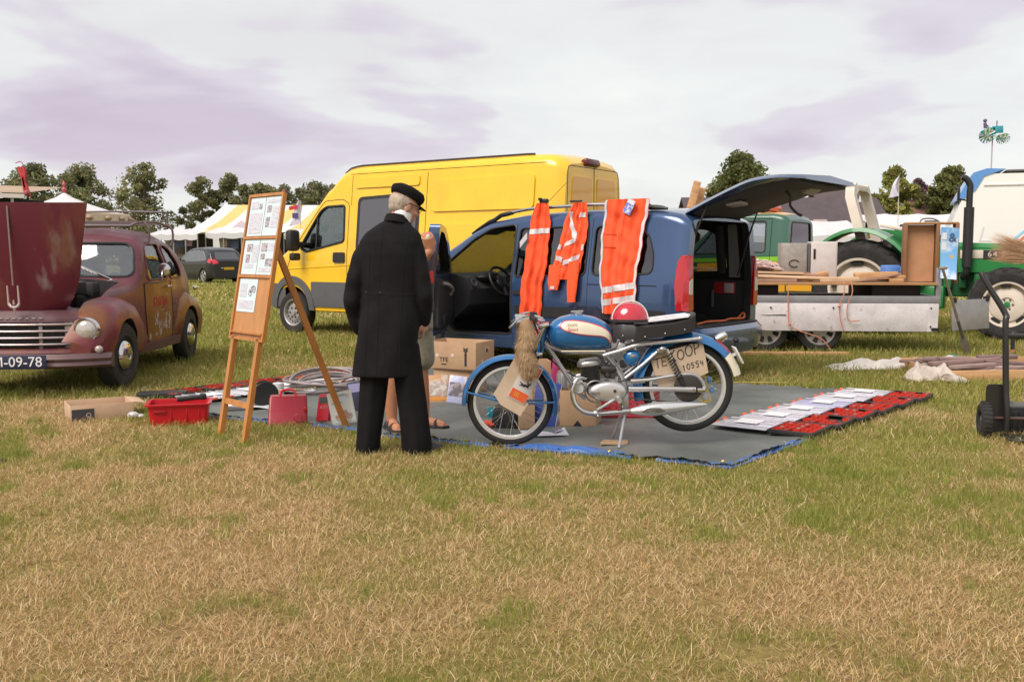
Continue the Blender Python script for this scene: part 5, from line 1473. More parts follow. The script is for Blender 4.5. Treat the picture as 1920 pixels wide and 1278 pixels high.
MB().box((.0, .42, -.20), (.03, .84, .40), bev=.006).build('board', mat('grey_board', (.36, .34, .34), .5, .3, var=.15), tb_)
MB().tube(spline([(-.02, .12, -.1), (-.03, .24, -.14), (-.03, .28, -.26), (-.02, .14, -.34)], 6), .006, 6).build('cable', m_board, tb_)
for y_ in (.04, .80):
    MB().box((.0, y_, .0), (.06, .06, .07), bev=.01).build('hinge', m_gap, tb_)
for y_ in (.04, 1.62):
    MB().box((TLEN - .12, y_, .87), (.07, .07, .50), bev=.006).build('corner_post', m_post, tl)
for x_ in (.36, 1.06):
    for y_, s_ in ((.12, -1), (1.55, 1)):
        wheel(tl, x_, y_, .30, .17, 'cover', s_, .66, mat('wheel_cover', (.42, .39, .37), .35, .7, var=.15))
MB().tube(spline([(-.2, .1, .62), (-.1, -.02, .56), (.2, -.05, .50), (.6, -.06, .50)], 6), .008, 6).build('wiring', m_black, tl)
TLM = tl.matrix_basis.copy()
def on_trailer(p):
    M_ = Matrix.Translation((3.02, 12.75, 0)) @ Matrix.Rotation(R(-6), 4, 'Z')
    return M_ @ Vector(p)
# load platform: boards across dark bearers
lf = thing('board_platform', 'platform of long pine boards raised on dark bearers above the trailer', 'platform', on_trailer((0, 0, 0)), R(-6))
for x_ in (.22, 2.05):
    MB().box((x_, .8, .81), (.62, 1.3, .16), bev=.01).build('bearer', mat('dark_bearer', (.03, .02, .02), .7), lf)
for k in range(9):
    MB().box((TLEN / 2 - .62, .05 + k * .175, .912 + .002 * (k % 2)), (TLEN + .95, .168, .034), bev=.004).build('board', mat('board_pine_%d' % (k % 3), ((.42, .22, .10), (.36, .20, .10), (.40, .24, .13))[k % 3], .65, var=.3, vscale=3, stretch=(.5, 6, 6)), lf)
# timber pieces lying on it
q = random.Random(21)
tc_ = [(.50, .27, .14), (.58, .32, .15), (.42, .23, .15), (.36, .22, .16), (.62, .42, .26)]
tim = [
    ('plank', 'long pale plank on top of the timber pile by the blue car', (.25, .30, 1.055), (1.25, .13, .03), 4, 1.5, 4),
    ('plank', 'brown plank lying under the pale one on the trailer', (.35, .25, .985), (1.5, .16, .028), -3, 0, 2),
    ('plank', 'grey weathered plank at the front edge of the trailer load', (.10, .10, .95), (1.3, .12, .04), 2, 0, 3),
    ('plank', 'wide reddish plank at the back of the trailer load', (.15, .62, .99), (1.35, .20, .09), 3, 0, 1),
    ('plank', 'short brown plank on the back of the pile near the pink netting', (.55, .55, 1.06), (.95, .14, .03), 7, 3, 2),
    ('timber_block', 'pale squared timber in front of the big tractor wheel', (1.30, .10, .965), (.50, .10, .07), -4, 0, 4),
    ('timber_block', 'light orange square timber lying right of the tractor wheel', (1.82, .30, 1.01), (.55, .14, .10), -2, -2, 1),
    ('timber_block', 'short block of wood beside the poster crate', (2.02, .06, .955), (.16, .10, .05), 5, 0, 1),
    ('timber_block', 'second short block stacked beside the poster crate', (2.06, .17, 1.0), (.2, .09, .05), -8, 0, 0),
    ('plank', 'thin dark lath leaning on the timber right of the wheel', (1.80, .08, .99), (.62, .05, .02), 14, -9, 3),
    ('plank', 'narrow brown lath below the dark one', (1.50, .14, .955), (.6, .07, .025), 8, -2, 0),
    ('plank', 'orange plank lying crosswise high on the back of the pile', (.0, .75, 1.085), (1.1, .15, .035), -5, 2, 1),
    ('plank', 'dark plank end sticking out left over the blue car bumper', (-.20, .35, 1.02), (.8, .14, .03), 9, -2, 3),
    ('plank', 'short pinkish plank on the middle of the pile', (.75, .42, 1.01), (.7, .12, .04), -11, -1, 2),
    ('plank', 'flat wide plank under the square timber on the right', (1.62, .42, .955), (.85, .18, .03), 3, 0, 0),
    ('timber_block', 'stubby offcut leaning against the white cabinet', (1.12, .60, 1.0), (.3, .12, .08), 24, -12, 1),
    ('plank', 'slim pale lath across the middle of the load', (.95, .22, .965), (.9, .06, .03), -6, -2, 4)]
for nm, lb, p, d, rz, ry, c in tim:
    o = MB().box((0, 0, 0), d, bev=min(d) * .12).build(nm, mat('timber_%d' % c, tc_[c], .7, var=.35, vscale=4, stretch=(1, 6, 6)))
    o.location = on_trailer(p); o.rotation_euler = (0, R(ry), R(rz - 6))
    tag(o, lb, 'timber', 'timber on the trailer')
# mortised timber: a round pole
pole_ = MB().cyl((-.6, 0, 0), (.6, 0, 0), .022, 10).build('round_pole', mat('timber_4', tc_[4], .7))
pole_.location = on_trailer((.45, .12, 1.0)); pole_.rotation_euler = (0, R(2), R(-9)); tag(pole_, 'round pale wooden pole lying along the front of the timber', 'pole')
# pink netting
nb = MB()
for i in range(90):
    a = [(q.uniform(-.36, .36), q.uniform(-.22, .22), 0) for _ in range(4)]
    nb.tube(spline([(x_, y_, .03 + .16 * max(0, 1 - (x_ / .4) ** 2 - (y_ / .3) ** 2) * q.uniform(.5, 1)) for x_, y_, _ in a], 4), .0055, 4)
no = nb.build('netting_heap', mat('pink_net', (.62, .36, .36), .6, col2=(.66, .60, .56), c2scale=30, c2lo=.45, c2hi=.55))
no.location = on_trailer((.25, .50, 1.06)); tag(no, 'tangled pink and white netting heaped on the timber', 'netting')
# orange ropes
for k, (x_, zl) in enumerate(((.62, .10), (1.32, -.02), (1.42, .12))):
    P_ = [(x_, .05, .93), (x_ + .005, -.03, .93), (x_ + .01, -.09, .80), (x_ - .05, -.10, .62), (x_ - .03, -.11, .44), (x_ - .09 + .1 * k, -.12, .32 + zl)]
    if k == 0:
        P_ = [(x_, .05, .90), (x_, -.05, .86), (x_, -.09, .60), (x_ + .02, -.11, .38), (x_ + .14, -.12, .30), (x_ + .42, -.12, .20), (x_ + .55, -.12, .05)]
    r_ = MB().tube([on_trailer(p) for p in spline(P_, 6)], .0075, 6).build('rope', mat('orange_rope', (.52, .20, .12), .8))
    if k < 2:
        MB().ball(on_trailer(P_[3]), (.022, .022, .018), 8, 6).build('knot', MATS['orange_rope'], r_)
    tag(r_, ('orange rope hanging left on the trailer board and trailing to the wheel', 'knotted orange rope hanging in the middle of the trailer board', 'straight orange rope hanging right of the knotted one')[k], 'rope')
# metal and white cabinets behind the timber
def cabinet(label, p, d, m, dark):
    o = thing('metal_cabinet', label, 'cabinet', on_trailer(p), R(-6))
    MB().box((0, 0, d[2] / 2), d, bev=.008).build('case', m, o)
    MB().box((.0, -d[1] / 2 - .004, d[2] / 2), (d[0] - .03, .012, d[2] - .03), bev=.004).build('door', m, o)
    if dark:
        MB().box((-d[0] / 2 + .045, -d[1] / 2 - .014, d[2] * .68), (.03, .012, .14), bev=.003).build('handle_slot', m_gap, o)
    else:
        MB().tube([(.07 * math.cos(a), -d[1] / 2 - .018, d[2] * .45 + .05 * math.sin(a)) for a in np.linspace(.5, 5.4, 12)], .006, 6).build('wire_hasp', m_gap, o)
        MB().box((d[0] / 2 + .025, -d[1] / 2 + .05, d[2] / 2), (.03, .1, d[2]), bev=.004).build('side_rail', m_trim, o)
cabinet('scratched bare metal cabinet behind the timber, left of the white one', (.86, 1.05, .935), (.36, .3, .52), mat('bare_metal', (.36, .32, .29), .5, .3, var=.2, vscale=14), False)
cabinet('white cabinet with dark handle slot next to the tractor wheel', (1.27, 1.05, .935), (.36, .3, .54), mat('white_cabinet', (.60, .54, .52), .5, var=.1), True)
# poster crate
pc = thing('poster_crate', 'upright open wooden crate with a blue poster on its face', 'crate', on_trailer((2.46, .10, .93)), R(-16))
m_cr = mat('crate_wood', (.42, .21, .085), .6, var=.25, vscale=4, stretch=(3, 3, .6)); m_cr2 = mat('crate_edge', (.24, .11, .045), .6, var=.2)
MB().box((-.12, .22, .38), (.38, .02, .72)).build('back_panel', m_cr, pc)
MB().box((-.13, .10, .38), (.34, .02, .74)).build('front_panel', mat('crate_hardboard', (.48, .24, .12), .6, var=.12), pc)
for x_ in (-.32, .07, .30):
    MB().box((x_, .09, .38), (.045, .26, .78), bev=.005).build('side_plank', m_cr2, pc)
MB().box((-.01, .10, .77), (.64, .28, .025), bev=.004).build('top_plank', m_cr, pc)
po = MB().sheet(lambda u, w_: (.10 + .19 * u + .03 * w_ * u, -.055 - .10 * (1 - w_) ** 3, .06 + .66 * w_ - .02 * u), 6, 12).build('poster', mat('poster_blue', (.16, .38, .68), .5, col2=(.52, .62, .74), c2scale=5, c2lo=.5, c2hi=.6), pc)
for z_, h_ in ((.60, .09), (.47, .10), (.33, .08)):
    MB().sheet(lambda u, w_: (.115 + .055 * u, -.064, z_ - h_ / 2 + h_ * w_), 1, 1).build('poster_text_block', mat('poster_pale', (.66, .66, .72), .6), po, smooth=0)
MB().prism([(.20, .22), (.27, .22), (.275, .30), (.25, .36), (.21, .35), (.195, .28)], -.075, -.073, 'y').build('poster_figure', mat('poster_ochre', (.62, .40, .14), .6), po, smooth=0)
tb = text_mb('&', .16, .001, Matrix.Translation((.24, -.066, .58)) @ UPR); tb.build('poster_mark', mat('poster_navy', (.06, .08, .16), .6), po, smooth=0)
MB().box((.0, .12, .80), (.16, .06, .02), bev=.006).tube(spline([(-.14, .1, .79), (-.1, .1, .83), (.02, .1, .83), (.1, .1, .79)], 4), .009, 6).build('clamp', m_trim, pc)
bx_ = MB().box((0, 0, .10), (.20, .22, .20), bev=.02).build('blue_box', mat('blue_crate', (.10, .24, .62), .4))
bx_.location = on_trailer((2.06, .50, .95)); tag(bx_, 'small bright blue plastic box behind the poster crate', 'box')
# spade leaning on the tail board
p0, p1 = G(1816, 668), A(1768, 505, 11.75)
sp = thing('spade', 'old spade with long wooden shaft leaning on the trailer tail', 'spade', p0)
d_ = p1 - p0
MB().tube([d_ * .22, d_ * .6, d_ * 1.0], [.017, .018, .016], 8).build('shaft', mat('old_handle', (.26, .19, .15), .7, var=.3), sp)
MB().tube([d_ * 1.0 + Vector((-.05, 0, .01)), d_ * 1.0 + Vector((.05, 0, .02))], .018, 8).build('grip', MATS['old_handle'], sp)
bl = MB().loft([[tuple(d_ * t_ + Vector((sx * w_, sy * .012 , 0))) for sx, sy in ((-1, 0), (0, -1), (1, 0), (0, 1))] for t_, w_ in ((.0, .03), (.03, .05), (.12, .055), (.22, .05), (.25, .02))])
bl.build('blade', mat('worn_steel', (.36, .33, .32), .45, .7, var=.3), sp)
MB().tube([d_ * .22, d_ * .42], [.022, .019], 8).build('socket', mat('dark_steel', (.16, .14, .14), .5, .7), sp)

# ================================================================== green tractor
tz = R(-35)
tr = thing('farm_tractor', 'green farm tractor with cream wheels and roll bar behind the trailer', 'tractor', (6.05, 16.15, 0), tz)
m_gr = mat('tractor_green', (.015, .19, .045), .38, coat=.4, var=.12, vscale=3); m_cre = mat('tractor_cream', (.66, .57, .49), .5, var=.1, vscale=4)
def big_wheel(x, y, rad, wid, s_, lugs, rimr):
    w = node('wheel', tr, (x, y, rad))
    h = wid / 2
    tm_ = MB().lathe([(rad * rimr, -h * .8), (rad * .78, -h * 1.0), (rad * .90, -h * .98), (rad * .95, -h * .8), (rad * .955, 0), (rad * .95, h * .8), (rad * .90, h * .98), (rad * .78, h * 1.0), (rad * rimr, h * .8), (rad * rimr, -h * .8)], axis='y', n=48)
    tm_.build('tyre', m_tyre, w, smooth=50)
    for k in range(lugs):
        for d in (-1, 1):
            a0 = 2 * PI * (k + (.5 if d > 0 else 0)) / lugs
            vs = []
            for t_ in range(5):
                f = t_ / 4
                a = a0 + f * .26; yy = d * h * (.02 + .98 * f)
                rO = rad * (1.0 - .05 * f ** 3); rI = rad * (.93 - .05 * f)
                for da in (-.055, .055):
                    vs += [(rI * math.cos(a + da * 1.3), yy, rI * math.sin(a + da * 1.3)), (rO * math.cos(a + da), yy, rO * math.sin(a + da))]
            MB().loft([[vs[4 * i], vs[4 * i + 1], vs[4 * i + 3], vs[4 * i + 2]] for i in range(5)]).build('tread_lug', m_tyre, w)
    R_ = rad * rimr
    rm = MB().lathe([(R_ * 1.02, s_ * h * .82), (R_ * 1.06, s_ * h * .9), (R_ * .97, s_ * h * .86), (R_ * .92, s_ * h * .2), (R_ * .80, s_ * h * .15), (R_ * .78, s_ * h * .4), (R_ * .45, s_ * h * .62), (R_ * .32, s_ * h * .62), (R_ * .30, s_ * h * .5), (.001, s_ * h * .5)], axis='y', n=48).build('rim', m_cre, w)
    hb = MB().lathe([(R_ * .14, s_ * h * .5), (R_ * .12, s_ * h * .72), (.001, s_ * h * .75)], axis='y', n=20).build('hub', m_gr, w)
    for k in range(6):
        a = 2 * PI * k / 6
        MB().ball((R_ * .24 * math.cos(a), s_ * h * .55, R_ * .24 * math.sin(a)), (R_ * .045, .02, R_ * .045), 8, 6).build('wheel_bolt', m_trim, hb)
    for k in range(5):
        a = 2 * PI * k / 5 + .4
        c, n_ = math.cos(a), math.sin(a)
        M_ = frame((R_ * .86 * c, s_ * h * .42, R_ * .86 * n_), (c, 0, n_), (-n_, 0, c), (0, -s_, 0))
        MB().prism(rpoly([(-.05 * R_, -.2 * R_), (.06 * R_, -.22 * R_), (.06 * R_, .22 * R_), (-.05 * R_, .2 * R_)], .03), -.05, .012, 'z', M_).build('rim_slot', m_gap, rm)
    return w
# local x forward, the seen side is -y
big_wheel(0, -.72, .77, .38, -1, 20, .58); big_wheel(0, .72, .77, .38, 1, 20, .58)
big_wheel(2.15, -.68, .555, .30, -1, 18, .58); big_wheel(2.15, .68, .555, .30, 1, 18, .58)
for s_ in (-1, 1):
    fd = []
    for i in range(17):
        a = R(172) - i / 16 * R(150)
        rr_ = .90 + .05 * math.cos(2 * a)
        x_, z_ = rr_ * math.cos(a), .77 + .96 * math.sin(a)
        xi, zi = (rr_ - .04) * math.cos(a), .77 + .90 * math.sin(a)
        fd.append([(x_, s_ * .50, z_), (x_, s_ * .98, z_ - .01), (x_ * .99, s_ * 1.0, z_ - .07), (xi, s_ * .97, zi - .02), (xi, s_ * .50, zi)])
    f_ = MB().loft(fd).build('fender', m_gr, tr)
    MB().prism([(.35, .85), (.90, .80), (1.0, 1.2), (.85, 1.62), (.45, 1.70)], min(s_ * .46, s_ * .53), max(s_ * .46, s_ * .53), 'y').build('fender_side', m_gr, f_)
    MB().box((.50, s_ * .82, 1.72), (.34, .26, .05), (0, R(12), 0), bev=.015).build('grab_plate', m_cre, f_)
    MB().lathe([(.001, .04), (.06, .035), (.07, 0)], (.66, s_ * .80, 1.73), n=16).build('lamp', m_black, f_)
    rp = MB().tube([(-.05, s_ * .46, 1.50), (-.26, s_ * .47, 2.24), (-.27, s_ * .40, 2.36), (-.27, s_ * .30, 2.40)], .05, sq=(.15, .15))
    rp.build('roll_bar_post', m_cre, tr)
MB().box((-.27, 0, 2.40), (.16, .62, .10), bev=.02).build('roll_bar_top', m_cre, tr)
hd = []
for x_, z1, w_ in ((.75, 1.46, .30), (1.0, 1.50, .31), (1.8, 1.47, .31), (2.7, 1.43, .29), (2.95, 1.38, .28)):
    hd.append([(x_, -w_, 1.02), (x_, -w_, z1 - .06), (x_, -w_ + .05, z1), (x_, w_ - .05, z1), (x_, w_, z1 - .06), (x_, w_, 1.02)])
MB().loft(hd).build('bonnet', m_gr, tr)
MB().box((2.15, -.318, 1.30), (1.5, .012, .13), bev=.003).build('name_strip', m_cre, tr)
MB().box((1.86, -.328, 1.30), (.26, .006, .125)).build('strip_black', m_black, tr)
for tx, sx, mm in (('64', 1.86, m_cre), ('OL', 2.22, m_black)):
    tb = text_mb(tx, .12, .002, frame((sx, -.334, 1.30), (1, 0, 0), (0, 0, 1), (0, -1, 0)), space=1.25)
    tb.build('lettering', mm, tr, smooth=0)
MB().box((1.4, 0, .84), (1.9, .34, .42), bev=.04).box((.3, 0, .80), (.8, .5, .5), bev=.05).build('engine_block', mat('engine_green', (.01, .09, .03), .5, var=.3, vscale=8), tr)
for k in range(6):
    MB().box((1.0 + .22 * k, -.22, .9), (.12, .12, .26), bev=.02).build('cylinder', m_gr if k % 2 else MATS['engine_green'], tr)
MB().box((1.0, -.30, .62), (.4, .22, .36), bev=.03).build('fuel_tank', m_gr, tr)
MB().box((2.2, 0, .60), (.3, 1.2, .16), bev=.03).build('front_axle', m_gr, tr)
ex = MB().cyl((1.52, -.42, 1.10), (1.52, -.42, 2.02), .075, 16)
ex.tube(spline([(1.52, -.42, 2.0), (1.52, -.42, 2.25), (1.52, -.42, 2.36), (1.46, -.44, 2.46), (1.40, -.46, 2.48)], 5), .048, 12).tube(spline([(1.52, -.42, 1.12), (1.50, -.40, .98), (1.45, -.28, .95)], 5), .05, 10)
ex.build('exhaust_stack', m_black, tr)
MB().ball((1.38, -.52, 2.22), (.018, .08, .16), 10, 8).tube([(1.38, -.50, 2.15), (1.50, -.45, 2.12)], .012, 6).build('mirror', m_black, tr)
MB().box((.05, 0, 1.15), (.42, .46, .10), bev=.04).box((-.16, 0, 1.35), (.08, .44, .36), bev=.03).build('seat', m_black, tr)
steering(tr, (.58, 0, 1.52), .2, R(-30))
MB().tube([(.60, 0, 1.5), (.82, 0, 1.2)], .03, 8).build('steering_column', m_black, tr)

# ================================================================== green and yellow pickup
pu = thing('pickup_truck', 'green and yellow pickup truck with red roof beacon behind the trailer', 'truck', (7.55, 17.9, 0), R(146))
pu.scale = (1, 1, 1.07)
m_pg = mat('pickup_green', (.018, .095, .062), .38, coat=.6); m_py = mat('pickup_yellow', (.70, .34, .02), .4, coat=.5); m_pl = mat('pickup_lime', (.20, .48, .02), .4, coat=.5)
ptop = pw((2.2, 1.80), (2.24, 1.90), (2.5, 1.96), (3.3, 1.96), (3.6, 1.88), (4.3, 1.22), (4.5, 1.14), (5.0, .98), (5.1, .6), sm=.04)
phalf = lambda x, z: pw((2.2, .85), (2.35, .90), (4.3, .90), (5.1, .70), sm=.03)(x) - max(0, z - 1.15) * .17
v = Veh(pu)
v.shape(body(list(np.linspace(2.2, 2.6, 7)) + list(np.linspace(2.7, 5.1, 34)), ptop, lambda x: .35, phalf, lambda x: .10))
v.cut(body(list(np.linspace(2.27, 4.3, 20)), lambda x: ptop(x) - .05, lambda x: .6, lambda x, z: phalf(x, z) - .05, lambda x: .09), m_dark)
PW = rpoly([(2.62, 1.26), (4.10, 1.22), (3.60, 1.78), (3.48, 1.82), (2.64, 1.82)], .05); PB = rpoly([(-.64, 1.28), (.64, 1.28), (.58, 1.80), (-.58, 1.80)], .08)
v.cut(prism_y(PW, .4, 1.2), m_pg); v.cut(prism_y(PW, -1.2, -.4), m_pg); v.cut(prism_x(PB, 1.9, 2.5), m_pg)
v.cut(prism_x(rpoly([(-.72, 1.25), (.72, 1.25), (.64, 1.80), (-.64, 1.80)], .07), 3.3, 4.6), m_black)
for s_ in (1, -1):
    v.cut(arch(4.35, .33, .39, min(s_ * .5, s_ * 1.2), max(s_ * .5, s_ * 1.2)), m_dark)
v.finish(m_pg)
v.pane('left', PW, glass('pale_glass', (.62, .66, .68), .16), 'door_window', rr_=.014); v.pane('rear', PB, glass('dusty_glass', (.45, .45, .44), .12), 'rear_window', rr_=.014)
patch(v.bv, 'front', rpoly([(-.72, 1.25), (.72, 1.25), (.64, 1.80), (-.64, 1.80)], .07), -.01, .004, .1).build('windscreen', MATS['pale_glass'], pu)
v.seam('left', [(2.52, .45), (2.52, 1.86), (3.45, 1.89)], .007)
v.patch('left', [(2.22, 1.10), (4.6, 1.06), (4.6, 1.13), (2.22, 1.18)], m_pl, 'lime_stripe', .004, .01)
v.patch('left', [(2.22, .55), (4.0, .55), (4.0, 1.05), (2.22, 1.09)], m_py, 'yellow_lower_panel', .004, .01)
v.patch('left', rpoly([(3.02, 1.10), (3.22, 1.10), (3.22, 1.16), (3.02, 1.16)], .02), m_black, 'door_handle', .03, .03)
v.patch('top', rpoly([(2.32, -.70), (3.45, -.70), (3.45, .70), (2.32, .70)], .1), m_py, 'yellow_roof', .006, .02)
MB().box((1.0, 0, .62), (2.36, 1.8, .10)).box((1.0, .88, .86), (2.36, .04, .40), bev=.01).box((1.0, -.88, .86), (2.36, .04, .40), bev=.01).box((-.16, 0, .86), (.04, 1.8, .40), bev=.01).build('load_bed', m_py, pu)
bt = MB().tube([(2.86, -.52, 2.10), (2.86, .52, 2.10)], .085, 14).build('beacon_bar', mat('beacon_red', (.62, .05, .04), .3, coat=.6), pu)
for y_ in (-.35, .35):
    MB().box((2.86, y_, 2.01), (.08, .06, .08), bev=.01).build('beacon_foot', m_black, bt)
MB().lathe([(.088, -.04), (.092, -.035), (.092, .035), (.088, .04)], (2.86, .2, 2.10), 'y', 16).build('beacon_band', m_black, bt)
for x_ in (4.35, 1.2):
    for s_ in (1, -1):
        wheel(pu, x_, s_ * .80, .33, .2, 'steel', s_)
seat(pu, 2.8, .42, .85, m_dark); steering(pu, (3.45, .42, 1.25), .2, R(-55))

# ================================================================== white caravan with blue cap
cv = thing('caravan', 'white caravan with blue roof cap and tricolour stripes at the right edge', 'caravan', (9.05, 20.2, 0), R(-21))
m_cv = mat('caravan_white', (.80, .79, .77), .4, coat=.3, var=.04, vscale=1)
CV = rpoly([(.28, .45), (6.2, .45), (6.2, 2.95), (.62, 2.95), (.42, 2.75), (.10, 1.9), (.12, 1.0)], .12)
MB().prism(CV, 0, 2.2, 'y').build('bodyshell', m_cv, cv)
cap = MB().loft([[(x_, y_, z_) for x_, z_ in ((.20, 2.42), (.34, 2.45), (.55, 2.62), (.70, 2.90), (1.1, 3.04), (.75, 3.06), (.50, 2.98), (.36, 2.75))] for y_ in (-.02, .02, .3, 1.1, 1.9, 2.2, 2.22)])
cap.build('roof_cap', mat('cap_blue', (.10, .27, .60), .35, coat=.4), cv)
MB().box((3.6, 1.1, 3.0), (5.0, 2.24, .05), bev=.02).build('roof_moulding', m_trim, cv)
MB().box((3.4, -.012, 2.72), (5.4, .02, .025)).build('awning_rail', mat('pale_rail', (.62, .60, .58), .5), cv)
for k, (m_, x0_, z0_, x1_, z1_) in enumerate(((mat('stripe_blue', (.30, .58, .80), .5), 1.10, 1.45, 1.72, 2.02), (mat('stripe_red', (.68, .16, .14), .5), 1.12, 1.32, 1.55, 1.74), (mat('stripe_red', (.68, .16, .14), .5), 1.12, 1.22, 1.52, 1.60))):
    w_ = .045
    MB().prism([(x0_, z0_), (x0_ + w_ * 1.4, z0_), (x1_ + w_, z1_), (x1_ - w_ * .4, z1_)], -.008, -.002, 'y').build('stripe', m_, cv, smooth=0)
wn = MB().box((2.55, -.01, 1.75), (.98, .04, .86), bev=.015).build('window', mat('window_grey', (.34, .32, .37), .4), cv)
MB().box((2.60, -.034, 1.76), (.80, .01, .68)).build('pane', mat('caravan_pane', (.30, .26, .27), .1, coat=1), wn)
MB().box((.70, -.006, 1.72), (.03, .004, .30), (0, R(12), 0)).box((.78, -.006, 1.58), (.22, .004, .02)).build('faint_logo', mat('logo_grey', (.62, .62, .65), .5), cv)
wheel(cv, 3.2, .12, .33, .2, 'cover', -1); wheel(cv, 3.2, 2.08, .33, .2, 'cover', 1)
for x_ in (1.9, 2.0):
    MB().cyl((x_, .3, 3.03), (x_, .3, 3.10), .03, 8).build('roof_vent', m_black, cv)
# wind spinner in the shape of a tractor, on a pole
pz = A(1858, 326, 20.6)
ws = thing('wind_spinner', 'turquoise tractor shaped wind spinner on a thin pole above the caravan', 'wind spinner', (pz.x, 20.6, 0))
zt = A(1858, 245, 20.6).z
MB().cyl((0, 0, 0), (0, 0, zt), .014, 8).build('pole', mat('spinner_pole', (.46, .36, .38), .5), ws)
sc_ = 20.6 / FPX
def spw(cx, cz, r):
    cols = [mat('spin_teal', (.04, .30, .36), .5), mat('spin_white', (.66, .62, .58), .5), mat('spin_green', (.05, .26, .14), .5), mat('spin_yellow', (.62, .50, .20), .5)]
    w = node('spinner_wheel', ws, (cx, -.06, cz))
    MB().lathe([(r * .97, -.008), (r, 0), (r * .97, .008)], axis='y', n=28).build('rim', cols[0], w)
    for k in range(12):
        a0, a1 = 2 * PI * k / 12, 2 * PI * (k + .8) / 12
        MB().add([(0, -.01, 0), (r * .96 * math.cos(a0), -.02, r * .96 * math.sin(a0)), (r * .96 * math.cos(a1), .03, r * .96 * math.sin(a1)), (0, .0, 0), (r * .95 * math.cos(a0), -.012, r * .95 * math.sin(a0)), (r * .95 * math.cos(a1), .038, r * .95 * math.sin(a1))], [(0, 1, 2), (3, 5, 4), (0, 1, 4, 3), (1, 2, 5, 4), (2, 0, 3, 5)]).build('vane', cols[k % 4], w, smooth=0)
for cx, cz, r in ((-15, 11, 13), (-8, 8, 12), (13, 16, 9), (21, 14, 9)):
    spw(cx * sc_, zt - cz * sc_ + .0, r * sc_)
MB().box((9 * sc_, 0, zt + 2 * sc_), (20 * sc_, .03, 13 * sc_), (0, R(-3), 0), bev=.01).box((-4 * sc_, 0, zt + 3 * sc_), (14 * sc_, .03, 5 * sc_)).build('tractor_body', mat('spin_teal', (.04, .30, .36), .5), ws)
MB().tube([(-14 * sc_, 0, zt + 4 * sc_), (-15 * sc_, 0, zt + 14 * sc_)], .035, 8).ball((-15 * sc_, 0, zt + 18 * sc_), .04, 10, 8).tube([(-14 * sc_, 0, zt + 11 * sc_), (-8 * sc_, 0, zt + 7 * sc_)], .015, 6).build('driver', mat('spin_dark', (.12, .09, .16), .6), ws)
MB().cyl((7 * sc_, 0, zt + 8 * sc_), (7 * sc_, 0, zt + 18 * sc_), .012, 6).build('chimney', MATS['spin_dark'], ws)
# white tool box and rack behind the blue car: timber ends standing up
for k, (px_, py_, a) in enumerate(((1308, 340, 14), (1317, 352, 12))):
    p = A(px_, py_, 13.45 + .12 * k)
    o = MB().box((0, 0, -.60), (.10, .05, 1.20), bev=.006).build('upright_board', mat('timber_1', (.58, .32, .15), .7))
    o.location = p; o.rotation_euler = (0, R(a), 0); tag(o, ('taller pine board end rising behind the roof of the blue car', 'shorter pine board end beside the taller one behind the blue car roof')[k], 'board', 'board ends behind the blue car')
# ================================================================== motorbike
BK = 283.0
def q2(px, py, y=0.0):
    return Vector(((px - 957) / BK, y, (838 - py) / BK))
mk = thing('motorcycle', 'blue vintage light motorcycle with cream tank panel standing on its centre stand', 'motorcycle', (-0.012, 6.36, .012), R(-1.5))
m_mb = mat('bike_blue', (.010, .125, .34), .22, .15, coat=1.0); m_cream = mat('bike_cream', (.74, .66, .52), .3, coat=.6); m_mred = mat('bike_red_line', (.58, .03, .06), .35)
m_sil = mat('silver_paint', (.50, .49, .50), .35, .75, var=.1, vscale=10); m_cast = mat('cast_alloy', (.40, .385, .38), .42, .9, var=.2, vscale=18, rvar=.1)
m_seat = mat('seat_vinyl', (.022, .020, .022), .45, bump=.1, bscale=60); m_rub = mat('rubber_black', (.016, .015, .016), .7)
def spoked(c, rad, tw, ns, nm):
    w = node('wheel', mk, c)
    MB().lathe([(rad - tw + (tw) * math.cos(a) * 1.0, tw * .62 * math.sin(a)) for a in [2 * PI * i / 14 for i in range(15)]], axis='y', n=64).build('tyre', m_rub, w, smooth=60)
    rr_ = rad - 2 * tw
    MB().lathe([(rr_ + .010, -.018), (rr_ + .012, .0 - .020), (rr_ - .004, -.021), (rr_ - .012, -.010), (rr_ - .012, .010), (rr_ - .004, .021), (rr_ + .012, .020), (rr_ + .010, -.018)], axis='y', n=64).build('rim', mat('rim_steel', (.74, .73, .73), .3, .55), w, smooth=50)
    hb = MB().lathe([(.018, -.065), (.02, -.045), (.055, -.042), (.058, -.02), (.05, 0), (.058, .02), (.055, .042), (.02, .045), (.018, .065)], axis='y', n=28).build('hub', m_cast, w)
    for k in range(ns):
        a = 2 * PI * k / ns
        s_ = 1 if k % 2 else -1
        b_ = a + (.55 if (k // 2) % 2 else -.55)
        MB().tube([(.052 * math.cos(b_), s_ * .036, .052 * math.sin(b_)), ((rr_ - .008) * math.cos(a), s_ * .006, (rr_ - .008) * math.sin(a))], .0017, 5).build('spoke', m_chrome, w)
    return w, hb
FC, RC = q2(957, 756), q2(1290, 724)
wf, hbf = spoked(FC, .288, .027, 36, 'front'); wr, hbr = spoked(RC, .303, .031, 36, 'rear')
